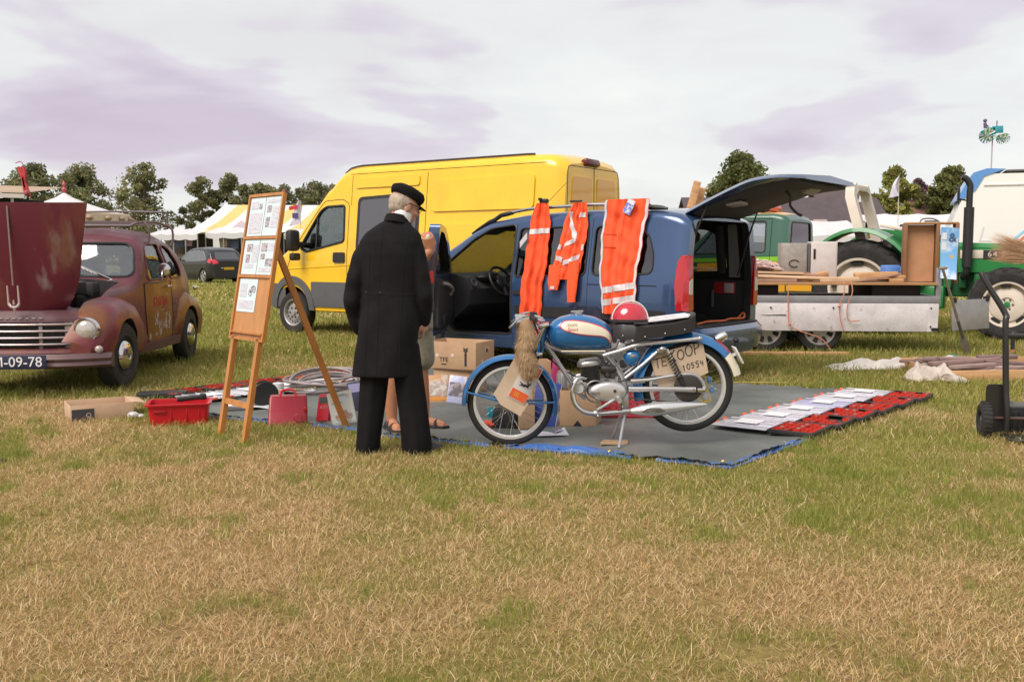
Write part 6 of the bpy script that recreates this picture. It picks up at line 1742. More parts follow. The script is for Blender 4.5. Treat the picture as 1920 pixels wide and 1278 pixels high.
def mudguard(c, r, a0, a1, w, name, m, n=40, thick=.004, drop=.028):
    rings = []
    for i in range(n + 1):
        a = a0 + (a1 - a0) * i / n
        ring = []
        for j in range(9):
            t_ = -1 + 2 * j / 8
            rr_ = r - drop * abs(t_) ** 2.4
            ring.append((c[0] + rr_ * math.cos(a), w * t_, c[2] + rr_ * math.sin(a)))
        for j in range(8, -1, -1):
            t_ = -1 + 2 * j / 8
            rr_ = r - drop * abs(t_) ** 2.4 - thick
            ring.append((c[0] + rr_ * math.cos(a), w * t_ * .97, c[2] + rr_ * math.sin(a)))
        rings.append(ring)
    return MB().loft(rings).build(name, m, mk, smooth=50)
fg = mudguard(FC, .325, R(183), R(-16), .055, 'front_mudguard', m_mb)
for s_ in (-1, 1):
    for a in (R(165), R(2)):
        rr_ = .300
        MB().tube([(FC.x, s_ * .062, FC.z), (FC.x + rr_ * math.cos(a), s_ * .058, FC.z + rr_ * math.sin(a))], [.0085, .0075], 8).build('mudguard_stay', m_mb, fg)
# fork and steering head
HD = q2(1018, 622)
for s_ in (-1, 1):
    lo, hi = FC + Vector((-.012, s_ * .072, .0)), HD + Vector((.015, s_ * .072, .05))
    d = hi - lo
    fk = MB().tube([lo + d * .0, lo + d * .12, lo + d * .42], [.017, .021, .021], 12).build('fork_leg', m_sil, mk)
    MB().tube([lo + d * .40, hi], .0155, 12).build('fork_tube', m_chrome, fk)
    MB().tube([lo + d * .44, lo + d * .72], [.023, .023], 12).build('fork_gaiter', m_rub, fk)
MB().cyl(FC + Vector((0, -.085, 0)), FC + Vector((0, .085, 0)), .009, 10).build('axle', m_chrome, mk)
MB().ball(FC + Vector((0, -.078, 0)), (.016, .012, .016), 10, 6).build('axle_nut', m_cast, mk)
hs = MB().tube([q2(1010, 668), q2(1024, 606)], .025, 14).build('steering_head', m_mb, mk)
for f in (.08, .95):
    p = q2(1010, 668).lerp(q2(1024, 606), f)
    MB().box(p + Vector((-.012, 0, 0)), (.075, .19, .022), (0, R(-14), 0), bev=.008).build('triple_clamp', m_chrome, mk)
hl = MB().lathe([(.001, .085), (.035, .078), (.055, .045), (.062, .0), (.064, -.01), (.058, -.016), (.001, -.022)], n=24, M=Matrix.Translation(q2(972, 606)) @ Euler((0, R(-98), 0)).to_matrix().to_4x4() @ Matrix.Scale(-1, 4, (0, 0, 1)))
hl.build('headlamp', m_chrome, mk)
hbm = MB()
for s_ in (-1, 1):
    hbm.tube(spline([q2(1020, 600) + Vector((0, s_ * .09, 0)), q2(1006, 596) + Vector((0, s_ * .15, 0)), q2(1000, 594) + Vector((0, s_ * .20, 0)), q2(1006, 594) + Vector((0, s_ * .29, 0))], 5), .011, 10)
hbo = hbm.build('handlebar', m_chrome, mk)
for s_ in (-1, 1):
    MB().tube([q2(1001, 594) + Vector((0, s_ * .20, 0)), q2(1004, 594) + Vector((0, s_ * .30, 0)), q2(1004.5, 594) + Vector((0, s_ * .312, 0))], [.0165, .0175, .012], 12).build('grip', m_rub, hbo)
    MB().tube(spline([q2(992, 592) + Vector((0, s_ * .19, .012)), q2(975, 596) + Vector((0, s_ * .20, .01)), q2(962, 604) + Vector((0, s_ * .25, -.004)), q2(958, 606) + Vector((0, s_ * .30, -.006))], 5), [.008] * 8 + [.006] * 8, 6).build('brake_lever', m_chrome, hbo)
    MB().box(q2(998, 592) + Vector((0, s_ * .185, 0)), (.035, .03, .035), bev=.006).build('lever_clamp', m_rub, hbo)
for k, pts in enumerate(([(996, 600), (975, 640), (985, 690), (960, 740)], [(1002, 600), (1015, 650), (1000, 690), (980, 705)], [(1004, 602), (1030, 640), (1060, 670), (1130, 690)], [(1000, 605), (1024, 660), (1050, 690), (1090, 712)])):
    MB().tube(spline([q2(*p) + Vector((0, -.10 + .05 * k, 0)) for p in pts], 6), .0045, 6).build('control_cable', m_rub, mk)
# tank
def outline_loft(top, bot, x0, x1, w, n=36, m=14, pw_=2.3):
    rings = []
    for i in range(n + 1):
        x = x0 + (x1 - x0) * (0.5 - 0.5 * math.cos(PI * i / n))
        zt, zb, hw = top(x), bot(x), w(x)
        ring = []
        for j in range(m):
            a = 2 * PI * j / m
            ca, sa = math.cos(a), math.sin(a)
            ring.append(q2(x, (zt + zb) / 2 - (zb - zt) / 2 * math.copysign(abs(sa) ** (2 / pw_), sa), hw * math.copysign(abs(ca) ** (2 / pw_), ca)))
        rings.append(ring)
    return MB().loft(rings)
tt = pw((1027, 622), (1029, 612), (1036, 602), (1050, 593), (1070, 588), (1090, 588), (1115, 593), (1135, 603), (1146, 614), (1151, 628), sm=2)
tb0 = pw((1027, 626), (1029, 636), (1034, 646), (1044, 653), (1080, 655), (1130, 655), (1144, 650), (1151, 634), sm=2)
tw_ = pw((1027, .02), (1031, .06), (1040, .092), (1060, .115), (1090, .118), (1120, .10), (1140, .078), (1151, .03), sm=2)
tkm = outline_loft(tt, tb0, 1027, 1151, tw_, 40, 28, 2.5)
tkb = bvh(tkm)
tk = tkm.build('fuel_tank', m_mb, mk, smooth=60)
CP = spline([q2(*p) for p in ((1049, 608), (1056, 600), (1070, 597.5), (1090, 599), (1112, 604), (1130, 611), (1142, 620), (1148, 631), (1147, 640), (1142.5, 643), (1140, 637), (1134, 631), (1124, 628), (1105, 626.5), (1085, 624), (1066, 620), (1054, 615), (1049, 608))], 4)
CP2 = [(p.x, p.z) for p in CP[:-1]]
for sd in ('right',):
    pr = patch(tkb, sd, CP2, .0045, .006, .02); pr.build('tank_panel_line', m_mred, tk, smooth=60)
    cx_, cz_ = sum(p[0] for p in CP2) / len(CP2), sum(p[1] for p in CP2) / len(CP2)
    inn = []
    for i, p in enumerate(CP2):
        a, b_ = Vector(CP2[i - 1]), Vector(CP2[(i + 1) % len(CP2)])
        t_ = (b_ - a).normalized(); inn.append(tuple(Vector(p) + Vector((t_.y, -t_.x)) * .0062))
    patch(tkb, sd, inn, .0065, .004, .02).build('tank_panel', m_cream, tk, smooth=60)
def side_text(txt, size, px, py, m, par, bv_, sd='right', shear=.2, off=.0075):
    tb = text_mb(txt, size, .0006, shear=shear)
    c = q2(px, py)
    sg = -1 if sd == 'right' else 1
    tb.v = [tuple(cast(bv_, sd, c.x + p[0], c.z + p[1]) + Vector((0, sg * (off + p[2]), 0))) for p in tb.v]
    tb.build('lettering', m, par, smooth=0)
side_text('Itom', .038, 1071, 606, mat('script_gold', (.30, .22, .09), .4), tk, tkb); side_text('Sport', .030, 1073, 615, m_mred, tk, tkb)
fcap = MB().lathe([(.030, 0), (.032, .008), (.030, .016), (.001, .018)], q2(1083, 589), n=20)
fcap.tube([q2(1071, 584) + Vector((0, -.03, 0)), q2(1092, 583) + Vector((0, -.03, 0)), q2(1094, 583) + Vector((0, .03, 0)), q2(1073, 584) + Vector((0, .03, 0))], .005, 6, closed=True)
fcap.build('filler_cap', m_chrome, tk)
MB().tube([q2(1052, 655.5, -.10), q2(1134, 655.5, -.085)], .005, 8).build('tank_trim', m_cream, tk)
# seat with raised tail
st = pw((1147, 618), (1152, 606), (1165, 603), (1210, 606), (1260, 600), (1285, 594), (1293, 588), (1299, 584))
sb0 = pw((1147, 632), (1160, 634), (1200, 633), (1250, 627), (1280, 622), (1299, 617))
rings = []
for i in range(31):
    x = 1147 + 152 * i / 30
    hw = pw((1147, .055), (1165, .10), (1200, .125), (1280, .115), (1299, .10))(x)
    zt, zb = st(x), sb0(x)
    if x > 1284:
        pass
    ring = [q2(x, zb, -hw * .96), q2(x, zt + 4, -hw), q2(x, zt + 1, -hw * .9), q2(x, zt, -hw * .6), q2(x, zt, hw * .6), q2(x, zt + 1, hw * .9), q2(x, zt + 4, hw), q2(x, zb, hw * .96)]
    rings.append(ring)
se = MB().loft(rings).build('saddle', m_seat, mk, smooth=50)
for px_, py_ in ((1166, 627), (1206, 628), (1243, 622), (1279, 615)):
    MB().ball(q2(px_, py_, -pw((1147, .055), (1165, .10), (1200, .125), (1280, .115), (1299, .10))(px_) - .0), (.005, .004, .005), 8, 6).build('seat_stud', m_chrome, se)
# rear mudguard: follows the wheel, runs out in a cream tip
rg = mudguard(RC, .362, R(196), R(40), .068, 'rear_mudguard', m_mb, drop=.055)
mudguard(RC, .3625, R(40), R(14), .068, 'mudguard_tip', m_cream, 16, drop=.055)
mudguard(RC, .3640, R(60), R(40), .030, 'mudguard_red_flash', m_mred, 10, drop=.006)
MB().box(q2(1383, 664), (.012, .12, .12), (0, R(-28), 0), bev=.004).box(q2(1376, 664), (.05, .03, .015), (0, R(-28), 0)).build('rear_plate', mat('plate_pale', (.62, .60, .58), .4), mk)
tlp = MB().lathe([(.001, .02), (.026, .012), (.032, -.03), (.026, -.06)], n=18, M=Matrix.Translation(q2(1358, 628)) @ Euler((0, R(62), 0)).to_matrix().to_4x4()).build('tail_lamp', m_chrome, mk)
# frame tubes
def ft(name, pts, r, m, y=0.0, n=10, mirror_=False, k=6):
    P_ = spline([q2(*p) for p in pts], k)
    mb = MB()
    for s_ in ((-1, 1) if mirror_ else (1,)):
        mb.tube([p + Vector((0, s_ * y, 0)) for p in P_], r, n)
    return mb.build(name, m, mk)
ft('down_tube', [(1022, 640), (1040, 668), (1062, 702), (1085, 735), (1100, 748)], .014, m_sil)
ft('backbone', [(1024, 645), (1060, 658), (1110, 660), (1135, 665), (1158, 690), (1172, 715), (1176, 745), (1174, 772)], .017, m_sil)
for s_ in (-1, 1):
    MB().tube(spline([q2(a, b_, s_ * .085) for a, b_ in [(1130, 664), (1160, 655), (1195, 644), (1250, 638), (1308, 632)]], 6), .0125, 10).build('seat_rail', m_sil, mk)
MB().ball(q2(1308, 632, -.085), (.016, .012, .016), 10, 8).build('rail_end', m_sil, mk)
for s_ in (-1, 1):
    MB().tube([q2(1172, 706, s_ * .075), q2(1205, 680, s_ * .075), q2(1236, 652, s_ * .075)], .0105, 10).build('seat_strut', m_sil, mk)
for s_ in (-1, 1):
    MB().tube([q2(1178, 727, s_ * .075), q2(1240, 726, s_ * .08), q2(1302, 727, s_ * .082)], [.019, .016, .019], 10).build('swing_arm', m_sil, mk)
    a, b_ = q2(1246, 652, s_ * .088), q2(1278, 716, s_ * .088)
    sh = MB().tube([a, a.lerp(b_, .3)], [.016, .014], 10).tube([a.lerp(b_, .2), b_], .008, 8).build('shock_absorber', m_chrome, mk)
    P_ = []
    for i in range(91):
        f = .12 + .70 * i / 90
        c = a.lerp(b_, f); t_ = (b_ - a).normalized(); u = Vector((0, 1, 0)); w_ = t_.cross(u)
        P_.append(c + (u * math.cos(i * .62) + w_ * math.sin(i * .62)) * .019)
    MB().tube(P_, .0045, 5).build('coil_spring', m_chrome if s_ > 0 else m_rub, sh)
    MB().tube([a.lerp(b_, .80), a.lerp(b_, 1.0)], [.017, .015], 10).build('shock_body', m_rub, sh)
MB().ball(q2(1240, 652, -.088), (.028, .02, .022), 10, 8).box(q2(1236, 655, -.085), (.05, .02, .03), bev=.006).build('shock_mount', m_cast, mk)
# chain guard
MB().tube(spline([q2(1182, 711, -.07), q2(1215, 709, -.07), q2(1262, 701, -.07), q2(1296, 699, -.07), q2(1312, 709, -.07), q2(1320, 726, -.07)], 6), .012, 8).build('chain_guard', m_sil, mk)
MB().tube([q2(1183, 713, -.068), q2(1208, 711, -.068)], .016, 10).build('guard_slot', m_cast, mk)
spk = MB().lathe([(.001, -.078), (.085, -.078), (.094, -.074), (.094, -.068), (.001, -.066)], RC + Vector((-.006, 0, 0)), 'y', 40).build('sprocket', mat('sprocket_dark', (.07, .06, .055), .45, .7), mk)
MB().box(q2(1312, 728, -.088), (.05, .012, .03), bev=.004).cyl(q2(1298, 727, -.10), q2(1298, 727, .10), .009, 10).build('chain_adjuster', m_chrome, mk)
MB().tube([q2(1120, 725, -.07), q2(1180, 708, -.07), q2(1288, 698, -.072)], .005, 5).tube([q2(1120, 740, -.07), q2(1180, 744, -.07), q2(1288, 753, -.072)], .005, 5).build('chain', mat('chain_dark', (.10, .09, .085), .5, .8), mk)
# engine
MB().ball(q2(1138, 731, 0), (.135, .085, .072), 26, 14).build('crankcase', m_cast, mk)
cvr = MB()
rr_ = []
for dy, k in ((-.07, 1.0), (-.092, .97), (-.104, .86), (-.109, .6)):
    rr_.append([q2(1139 + 36 * k * math.cos(a), 731 - (19 + 2.5 * math.cos(a)) * k * math.sin(a) + 3 * math.cos(a) * 0, dy) for a in [2 * PI * i / 30 for i in range(30)]])
cv_ = MB().loft(rr_).build('engine_cover', mat('polished_alloy', (.62, .60, .60), .27, .7, var=.08), mk, smooth=50)
MB().lathe([(.073, -.064), (.076, -.085), (.07, -.092), (.066, -.085)], q2(1117, 731), 'y', 32).build('cover_ring', m_cast, mk)
tb = text_mb('itom', .034, .001, frame(q2(1115, 733, -.112), (1, 0, 0), (0, 0, 1), (0, -1, 0)), shear=.2); tb.build('cover_lettering', m_trim, cv_, smooth=0)
MB().cyl(q2(1152, 729, -.10), q2(1152, 729, -.118), .010, 12).build('drain_plug', m_gap, cv_)
MB().ball(q2(1134, 717, -.098), (.006, .005, .006), 8, 6).build('cover_screw', m_gap, cv_)
cl = node('cylinder', mk, q2(1108, 702), (0, R(-8), 0))
for k in range(7):
    MB().box((0, 0, -.035 + .014 * k), (.13 - .004 * abs(k - 3), .13, .005), bev=.002).build('cooling_fin', mat('fin_black', (.03, .028, .028), .5), cl)
MB().cyl((0, 0, -.05), (0, 0, .06), .04, 18).build('barrel', MATS['fin_black'], cl)
hdm = []
for z_, k in ((.062, 1.0), (.075, 1.02), (.088, .98), (.098, .86), (.104, .62)):
    hdm.append([(.078 * k * math.copysign(abs(math.cos(a)) ** .7, math.cos(a)), .068 * k * math.copysign(abs(math.sin(a)) ** .7, math.sin(a)), z_) for a in [2 * PI * i / 24 for i in range(24)]])
MB().loft(hdm).build('cylinder_head', m_cast, cl, smooth=50)
for s_ in (-1, 1):
    MB().box((0, s_ * .03, .100), (.12, .006, .02), bev=.002).build('head_fin', m_cast, cl)
cbt = MB().cyl(q2(1140, 684), q2(1140, 702), .022, 14).lathe([(.001, -.05), (.028, -.05), (.03, -.03), (.03, .03), (.028, .045), (.001, .046)], q2(1142, 691), 'x', 18).ball(q2(1140, 704), (.022, .022, .018), 12, 8)
cbt.build('carburettor', mat('carb_dark', (.07, .065, .062), .45, .6), mk)
MB().tube(spline([q2(1138, 672), q2(1142, 678), q2(1134, 684)], 4), .006, 6).build('fuel_pipe', m_rub, mk)
MB().lathe([(.001, -.07), (.030, -.068), (.040, -.05), (.042, 0), (.03, .02)], q2(1086, 727), 'y', 24).build('magneto_cover', mat('enamel_white', (.62, .60, .58), .3, coat=.5), mk)
# exhaust: pipe and fish-tail silencer
MB().tube(spline([q2(1098, 708, -.05), q2(1086, 706, -.08), q2(1077, 716, -.095), q2(1074, 735, -.10), q2(1080, 755, -.105), q2(1096, 768, -.11), q2(1118, 771, -.11), q2(1150, 769, -.112), q2(1186, 765, -.115)], 8), .0165, 14).build('exhaust_pipe', m_chrome, mk)
MB().lathe([(.019, -.02), (.024, -.012), (.024, .012), (.019, .02)], n=18, M=Matrix.Translation(q2(1118, 771, -.11)) @ Euler((0, R(88), 0)).to_matrix().to_4x4()).ball(q2(1121, 775, -.135), (.012, .01, .012), 10, 6).build('pipe_clamp', m_cast, mk)
mr_ = []
for t_, w_, h_ in ((0, .018, .018), (.05, .026, .024), (.14, .036, .036), (.28, .042, .046), (.45, .040, .043), (.65, .030, .034), (.85, .016, .020), (.97, .006, .010), (1, .002, .003)):
    c = q2(1182 + (1322 - 1182) * t_, 766 - 13 * t_, -.118)
    mr_.append([c + Vector((0, w_ * math.cos(a), h_ * math.sin(a))) for a in [2 * PI * i / 20 for i in range(20)]])
mf = MB().loft(mr_).build('silencer', mat('silencer_chrome', (.70, .69, .70), .2, .75), mk, smooth=60)
eb = MB().loft([[q2(1222 + 22 * k * math.cos(a), 763 - 5.2 * k * math.sin(a) - 1.2 * math.cos(a), yy) for a in [2 * PI * i / 20 for i in range(20)]] for k, yy in ((1, -.150), (1, -.160), (.9, -.163))]).build('silencer_badge', m_cast, mf)
tb = text_mb('ITOM', .026, .0008, frame(q2(1224, 763.3, -.165), (1, 0, .05), (-.05, 0, 1), (0, -1, 0)), shear=.2); tb.build('badge_lettering', m_trim, eb, smooth=0)
# kick start, pegs, stand, tool box, chain stay
MB().tube(spline([q2(1152, 745, -.10), q2(1130, 757, -.13), q2(1118, 763, -.14)], 5), .009, 8).build('gear_lever', m_sil, mk)
MB().cyl(q2(1160, 745, -.08), q2(1160, 745, -.16), .017, 12).build('foot_peg', m_sil, mk)
MB().tube([q2(1160, 706, .02), q2(1152, 742, .0)], [.014, .018], 10).box(q2(1172, 752), (.05, .16, .12), bev=.012).build('engine_mount', m_cast, mk)
for s_, px_ in ((-1, 1160), (1, 1152)):
    MB().tube([q2(1173, 766, s_ * .07), q2(px_, 834, s_ * .13)], [.011, .010], 10).build('centre_stand', m_sil, mk)
tbx = outline_loft(pw((1168, 664), (1172, 656), (1184, 653), (1196, 656), (1200, 664)), pw((1168, 668), (1174, 682), (1184, 686), (1194, 680), (1200, 668)), 1168, 1200, pw((1168, .01), (1176, .035), (1184, .04), (1192, .035), (1200, .01)), 16, 18)
tbx.v = [(p[0], p[1] - .05, p[2]) for p in tbx.v]
bb_ = tbx.build('tool_box', m_mb, mk, smooth=60)
MB().ball(q2(1185, 664, -.088), (.018, .004, .008), 12, 6).build('box_badge', mat('badge_mix', (.35, .28, .12), .4), bb_)
MB().cyl(q2(1172, 648, -.06), q2(1172, 664, -.06), .007, 8).box(q2(1164, 648, -.02), (.05, .08, .06), (0, R(20), 0), bev=.01).build('seat_bracket', m_sil, mk)
# things carried by the bike
MW = mk.matrix_basis.copy()
def w2(px, py, y):
    return Matrix.Translation((-0.012, 6.36, .012)) @ Matrix.Rotation(R(-1.5), 4, 'Z') @ q2(px, py, y)
he = thing('crash_helmet', 'red half shell crash helmet with white edge and black peak on the saddle', 'helmet', w2(1180, 606, 0))
dome = []
for i in range(11):
    a = PI / 2 * i / 10
    dome.append([(.127 * math.cos(a) ** .85 * math.cos(b_), .105 * math.cos(a) ** .85 * math.sin(b_), .018 + .125 * math.sin(a)) for b_ in [2 * PI * j / 32 for j in range(32)]])
MB().loft(dome).build('shell', mat('helmet_red', (.50, .014, .035), .18, coat=1.0), he, smooth=60)
MB().lathe([(1.0, .012), (1.035, .014), (1.035, .03), (1.0, .032)], n=32, M=Matrix.Diagonal((.127, .107, 1, 1))).build('leather_band', m_seat, he, smooth=60)
MB().tube([(.118 * math.cos(a), -.045, .03 + .122 * math.sin(a)) for a in np.linspace(0, PI, 24)], .004, 6).build('white_edge', mat('edge_white', (.75, .70, .68), .4), he)
MB().sheet(lambda u, v_: (.122 * math.cos(-PI / 2 + (u - .5) * 1.6 + .9) * (1 + .35 * v_), .108 * math.sin(-PI / 2 + (u - .5) * 1.6 + .9) * (1 + .25 * v_), .02 - .014 * v_), 10, 3).build('peak', m_seat, he)
bk = thing('paper_stack', 'white printed papers lying on the rear of the motorcycle saddle', 'papers', w2(1250, 598, -.02), rot=(0, R(-7), R(-2)))
for k in range(3):
    MB().box((.004 * k, .006 * k, .008 + .006 * k), (.26, .19, .005), (0, 0, R(2 * k)), bev=.001).build('sheet', mat('paper_white', (.76, .75, .77), .6), bk)
MB().sheet(lambda u, v_: (-.10 + .17 * u, -.06 + .08 * v_, .0245), 1, 1).build('printed_text', mat('print_grey', (.55, .50, .50), .7, col2=(.72, .70, .70), c2scale=60, c2lo=.45, c2hi=.5), bk, smooth=0)
# TE KOOP sign
m_card = mat('cardboard', (.46, .29, .17), .8, var=.15, vscale=6, bump=.08, bscale=40)
m_cardg = mat('sign_cardboard', (.54, .41, .30), .8, var=.12, vscale=7)
m_ink = mat('marker_ink', (.03, .022, .022), .7)
sg = thing('for_sale_sign', 'handwritten cardboard for sale sign hung in front of the rear wheel', 'sign', w2(1272, 678, -.045), rot=(R(2), R(-15.5), R(-1.5)))
MB().prism([(-.17, -.16), (.17, -.115), (.185, .10), (-.175, .095)], -.003, .003, 'y').build('card', m_cardg, sg)
STROKES = {'T': [[(0, 1), (.9, 1.02)], [(.45, 1), (.48, 0)]], 'E': [[(.1, 1), (.08, 0), (.75, .02)], [(.1, 1), (.72, 1.02)], [(.1, .52), (.62, .54)]], 'K': [[(.1, 1), (.1, 0)], [(.75, 1), (.1, .45), (.8, 0)]],
           'O': [[(.45 + .42 * math.cos(a_), .5 + .5 * math.sin(a_)) for a_ in np.linspace(1.4, 1.5 + 2 * PI, 14)]], 'P': [[(.12, 1.02), (.15, -.1)], [(.05, 1.0), (.5, 1.03), (.75, .82), (.6, .58), (.14, .5)]],
           '1': [[(.2, .75), (.45, 1), (.45, 0)]], '0': [[(.45 + .32 * math.cos(a_), .5 + .5 * math.sin(a_)) for a_ in np.linspace(1.4, 1.5 + 2 * PI, 12)]], '5': [[(.75, 1), (.25, .98), (.2, .58), (.6, .62), (.72, .3), (.5, .0), (.15, .08)]], '4': [[(.25, 1), (.15, .45), (.8, .42)], [(.72, .85), (.7, -.1)]]}
def handwrite(par, txt, x0, z0, h, pitch, r_, rise=0.0, seed=1):
    qh = random.Random(seed)
    for i, ch in enumerate(txt):
        mbh = MB()
        ox, oz, sc = x0 + pitch * i, z0 + rise * i + qh.uniform(-.003, .003), h * qh.uniform(.93, 1.07)
        for st_ in STROKES[ch]:
            pts = [(ox + a_ * sc * .8 + .12 * sc * (b_ - .5), -.0042, oz + b_ * sc) for a_, b_ in st_]
            mbh.tube(spline(pts, 3) if len(pts) > 3 else pts, r_, 5)
        mbh.build('handwritten_letter', m_ink, par)
handwrite(sg, 'TE', -.160, .005, .058, .050, .0032, seed=1)
handwrite(sg, 'KOOP', -.055, .018, .066, .056, .0034, .004, seed=2)
handwrite(sg, '10554', .010, -.058, .036, .030, .0026, .001, seed=3)
# fox tail
ft_ = thing('fox_tail', 'bushy brown fox tail tied to the handlebar', 'fox tail', w2(986, 600, -.21))
ax_ = spline([(0, 0, .02), (.012, 0, -.08), (-.004, -.005, -.18), (.02, -.005, -.28), (.012, 0, -.345)], 8)
rad_ = [pw((0, .03), (.15, .066), (.35, .072), (.45, .058), (.6, .080), (.8, .066), (.93, .036), (1, .01))(i / (len(ax_) - 1)) for i in range(len(ax_))]
MB().tube(ax_, [r_ * .8 for r_ in rad_], 14).build('core', mat('fur_under', (.30, .19, .11), .9), ft_)
q = random.Random(9)
fv, ff_ = [], []
for i in range(7500):
    t_ = q.random() ** .9
    k = t_ * (len(ax_) - 1); i0 = min(int(k), len(ax_) - 2)
    c = ax_[i0].lerp(ax_[i0 + 1], k - i0); r_ = rad_[i0]
    a = q.uniform(0, 2 * PI)
    n_ = Vector((math.cos(a), math.sin(a), 0))
    p = c + n_ * r_ * .72
    tip = p + n_ * r_ * q.uniform(.2, .55) + Vector((q.uniform(-.006, .006), q.uniform(-.006, .006), -q.uniform(.022, .05)))
    sd_ = n_.cross(Vector((0, 0, 1))) * .0016
    b0 = len(fv); fv += [p - sd_, p + sd_, tip]; ff_.append((b0, b0 + 1, b0 + 2))
fu = MB().add(fv, ff_).build('fur', mat('fox_fur', (.56, .38, .22), .85, var=.3, vscale=22, col2=(.34, .20, .10), c2scale=7, c2lo=.48, c2hi=.62), ft_, smooth=0)
fu['kind'] = 'stuff'
# card with orange plate hung in front of the front wheel
cp = thing('cardboard_plaque', 'torn cardboard with a printed orange and white plate hung before the front wheel', 'plaque', w2(972, 722, -.115), rot=(R(3), R(28), R(-4)))
MB().prism([(-.115, -.12), (-.04, -.16), (.11, -.16), (.115, -.06), (.03, -.055), (-.02, -.06), (-.03, .17), (-.115, .19)], -.004, .004, 'y', Matrix.Rotation(R(2), 4, 'Y')).build('card', m_cardg, cp)
MB().box((.03, -.008, .05), (.125, .004, .27), (0, 0, 0), bev=.001).build('plate', mat('plate_greyish', (.56, .53, .53), .5), cp)
for z_, nm in ((.145, 'top'), (-.045, 'bottom')):
    MB().box((.03, -.0115, z_), (.115, .003, .062)).build('orange_field', mat('print_orange', (.66, .10, .025), .5), cp)
q = random.Random(5)
dm = MB()
for i in range(10):
    a, b_ = (q.uniform(-.01, .07), q.uniform(.02, .09)), (q.uniform(-.01, .07), q.uniform(.02, .09))
    dm.tube([(a[0], -.0115, a[1]), ((a[0] + b_[0]) / 2 + q.uniform(-.01, .01), -.0115, (a[1] + b_[1]) / 2), (b_[0], -.0115, b_[1])], [.002, .005, .002], 5)
dm.build('dragon_print', m_ink, cp)
tb = text_mb('III', .045, .001, Matrix.Translation((.015, -.0135, -.045)) @ UPR); tb.build('plate_mark', mat('print_yellow', (.62, .40, .06), .5), cp, smooth=0)
# yellow leaflet and blue wrapper tucked behind the silencer
lf_ = thing('yellow_leaflet', 'yellow and white leaflet tucked behind the rear spokes', 'leaflet', w2(1322, 730, .06), rot=(0, R(-14), 0))
MB().box((0, 0, 0), (.075, .003, .20)).build('sheet', mat('leaflet_yellow', (.72, .52, .08), .6), lf_)
MB().box((.0, -.003, .03), (.06, .003, .075)).box((.005, -.003, -.055), (.05, .003, .05)).build('picture', mat('leaflet_print', (.56, .55, .60), .6, col2=(.30, .28, .38), c2scale=40, c2lo=.5, c2hi=.56), lf_)
wp = MB()
for i in range(5):
    wp.ball((q.uniform(-.03, .03), q.uniform(-.01, .01), q.uniform(-.04, .04)), (q.uniform(.015, .03), .012, q.uniform(.015, .03)), 8, 6)
wo = link('blue_wrapper', remesh(wp, .006, 2), mat('wrapper_blue', (.14, .34, .62), .25, col2=(.6, .62, .66), c2scale=26, c2lo=.48, c2hi=.56), smooth=40)
wo.location = w2(1338, 722, .07); tag(wo, 'crumpled blue and clear wrapper behind the rear spokes', 'wrapper')
cs = MB().prism(rpoly([(-.095, -.05), (.09, -.06), (.10, .05), (-.06, .06)], .01), 0, .012, 'z').build('cardboard_pad', m_card)
cs.location = (G(1150, 837).x, 6.36, .028); tag(cs, 'small cardboard pad under the motorcycle centre stand', 'cardboard')

# ================================================================== display easel
ea = thing('display_easel', 'tall narrow wooden easel carrying a display board of paper sheets', 'easel', (-1.955, 6.60, 0), R(-48))
LN = math.tan(R(10.5))
m_eas = mat('easel_wood', (.50, .20, .045), .45, var=.25, vscale=5, stretch=(3, 3, .5), coat=.2)
m_panel = mat('easel_panel', (.52, .24, .09), .5, var=.2, vscale=4, stretch=(4, 4, .4))
def E_(x, z, off=0.0):
    return Vector((x, z * LN - off, z + off * LN))
def slab(x0, x1, z0, z1, f, b_, m, name, par=ea):
    vs = [E_(x0, z0, f), E_(x1, z0, f), E_(x1, z1, f), E_(x0, z1, f), E_(x0, z0, b_), E_(x1, z0, b_), E_(x1, z1, b_), E_(x0, z1, b_)]
    return MB().add(vs, [(0, 1, 2, 3), (4, 7, 6, 5), (0, 4, 5, 1), (1, 5, 6, 2), (2, 6, 7, 3), (3, 7, 4, 0)]).build(name, m, par, smooth=0)
for s_ in (-1, 1):
    slab(s_ * .185 - .021, s_ * .185 + .021, 0.0, .715, .012, -.022, m_eas, 'front_leg')
slab(-.164, .164, .235, .275, .008, -.016, m_eas, 'cross_rail')
bd = slab(-.235, .235, .705, 1.70, -.004, -.014, m_panel, 'board')
for x0_, x1_ in ((-.252, -.232), (.232, .252)):
    slab(x0_, x1_, .69, 1.71, .010, -.018, m_eas, 'frame_stile', bd)
for z0_, z1_, f in ((.69, .71, .012), (.735, .748, .02), (1.125, 1.142, .010), (1.395, 1.412, .010), (1.693, 1.713, .010)):
    slab(-.232, .232, z0_, z1_, f, -.016, m_eas, 'frame_rail', bd)
m_pap = mat('display_paper', (.62, .73, .77), .6, var=.04, vscale=6)
m_pic = mat('print_picture', (.25, .20, .24), .6, col2=(.5, .45, .48), c2scale=50, c2lo=.45, c2hi=.55); m_txt = mat('print_lines', (.60, .63, .68), .6, col2=(.52, .44, .56), c2scale=70, c2lo=.5, c2hi=.56, stretch=(.2, .2, 4))
def paper(x0, x1, z0, z1, pics, txts):
    p = slab(x0, x1, z0, z1, .0, -.003, m_pap, 'paper_sheet', bd)
    w_, h_ = x1 - x0, z1 - z0
    for a, b_, c, d in pics:
        slab(x0 + a * w_, x0 + c * w_, z0 + b_ * h_, z0 + d * h_, .002, .0005, m_pic, 'printed_picture', p)
    for a, b_, c, d in txts:
        slab(x0 + a * w_, x0 + c * w_, z0 + b_ * h_, z0 + d * h_, .0018, .0005, m_txt, 'printed_text', p)
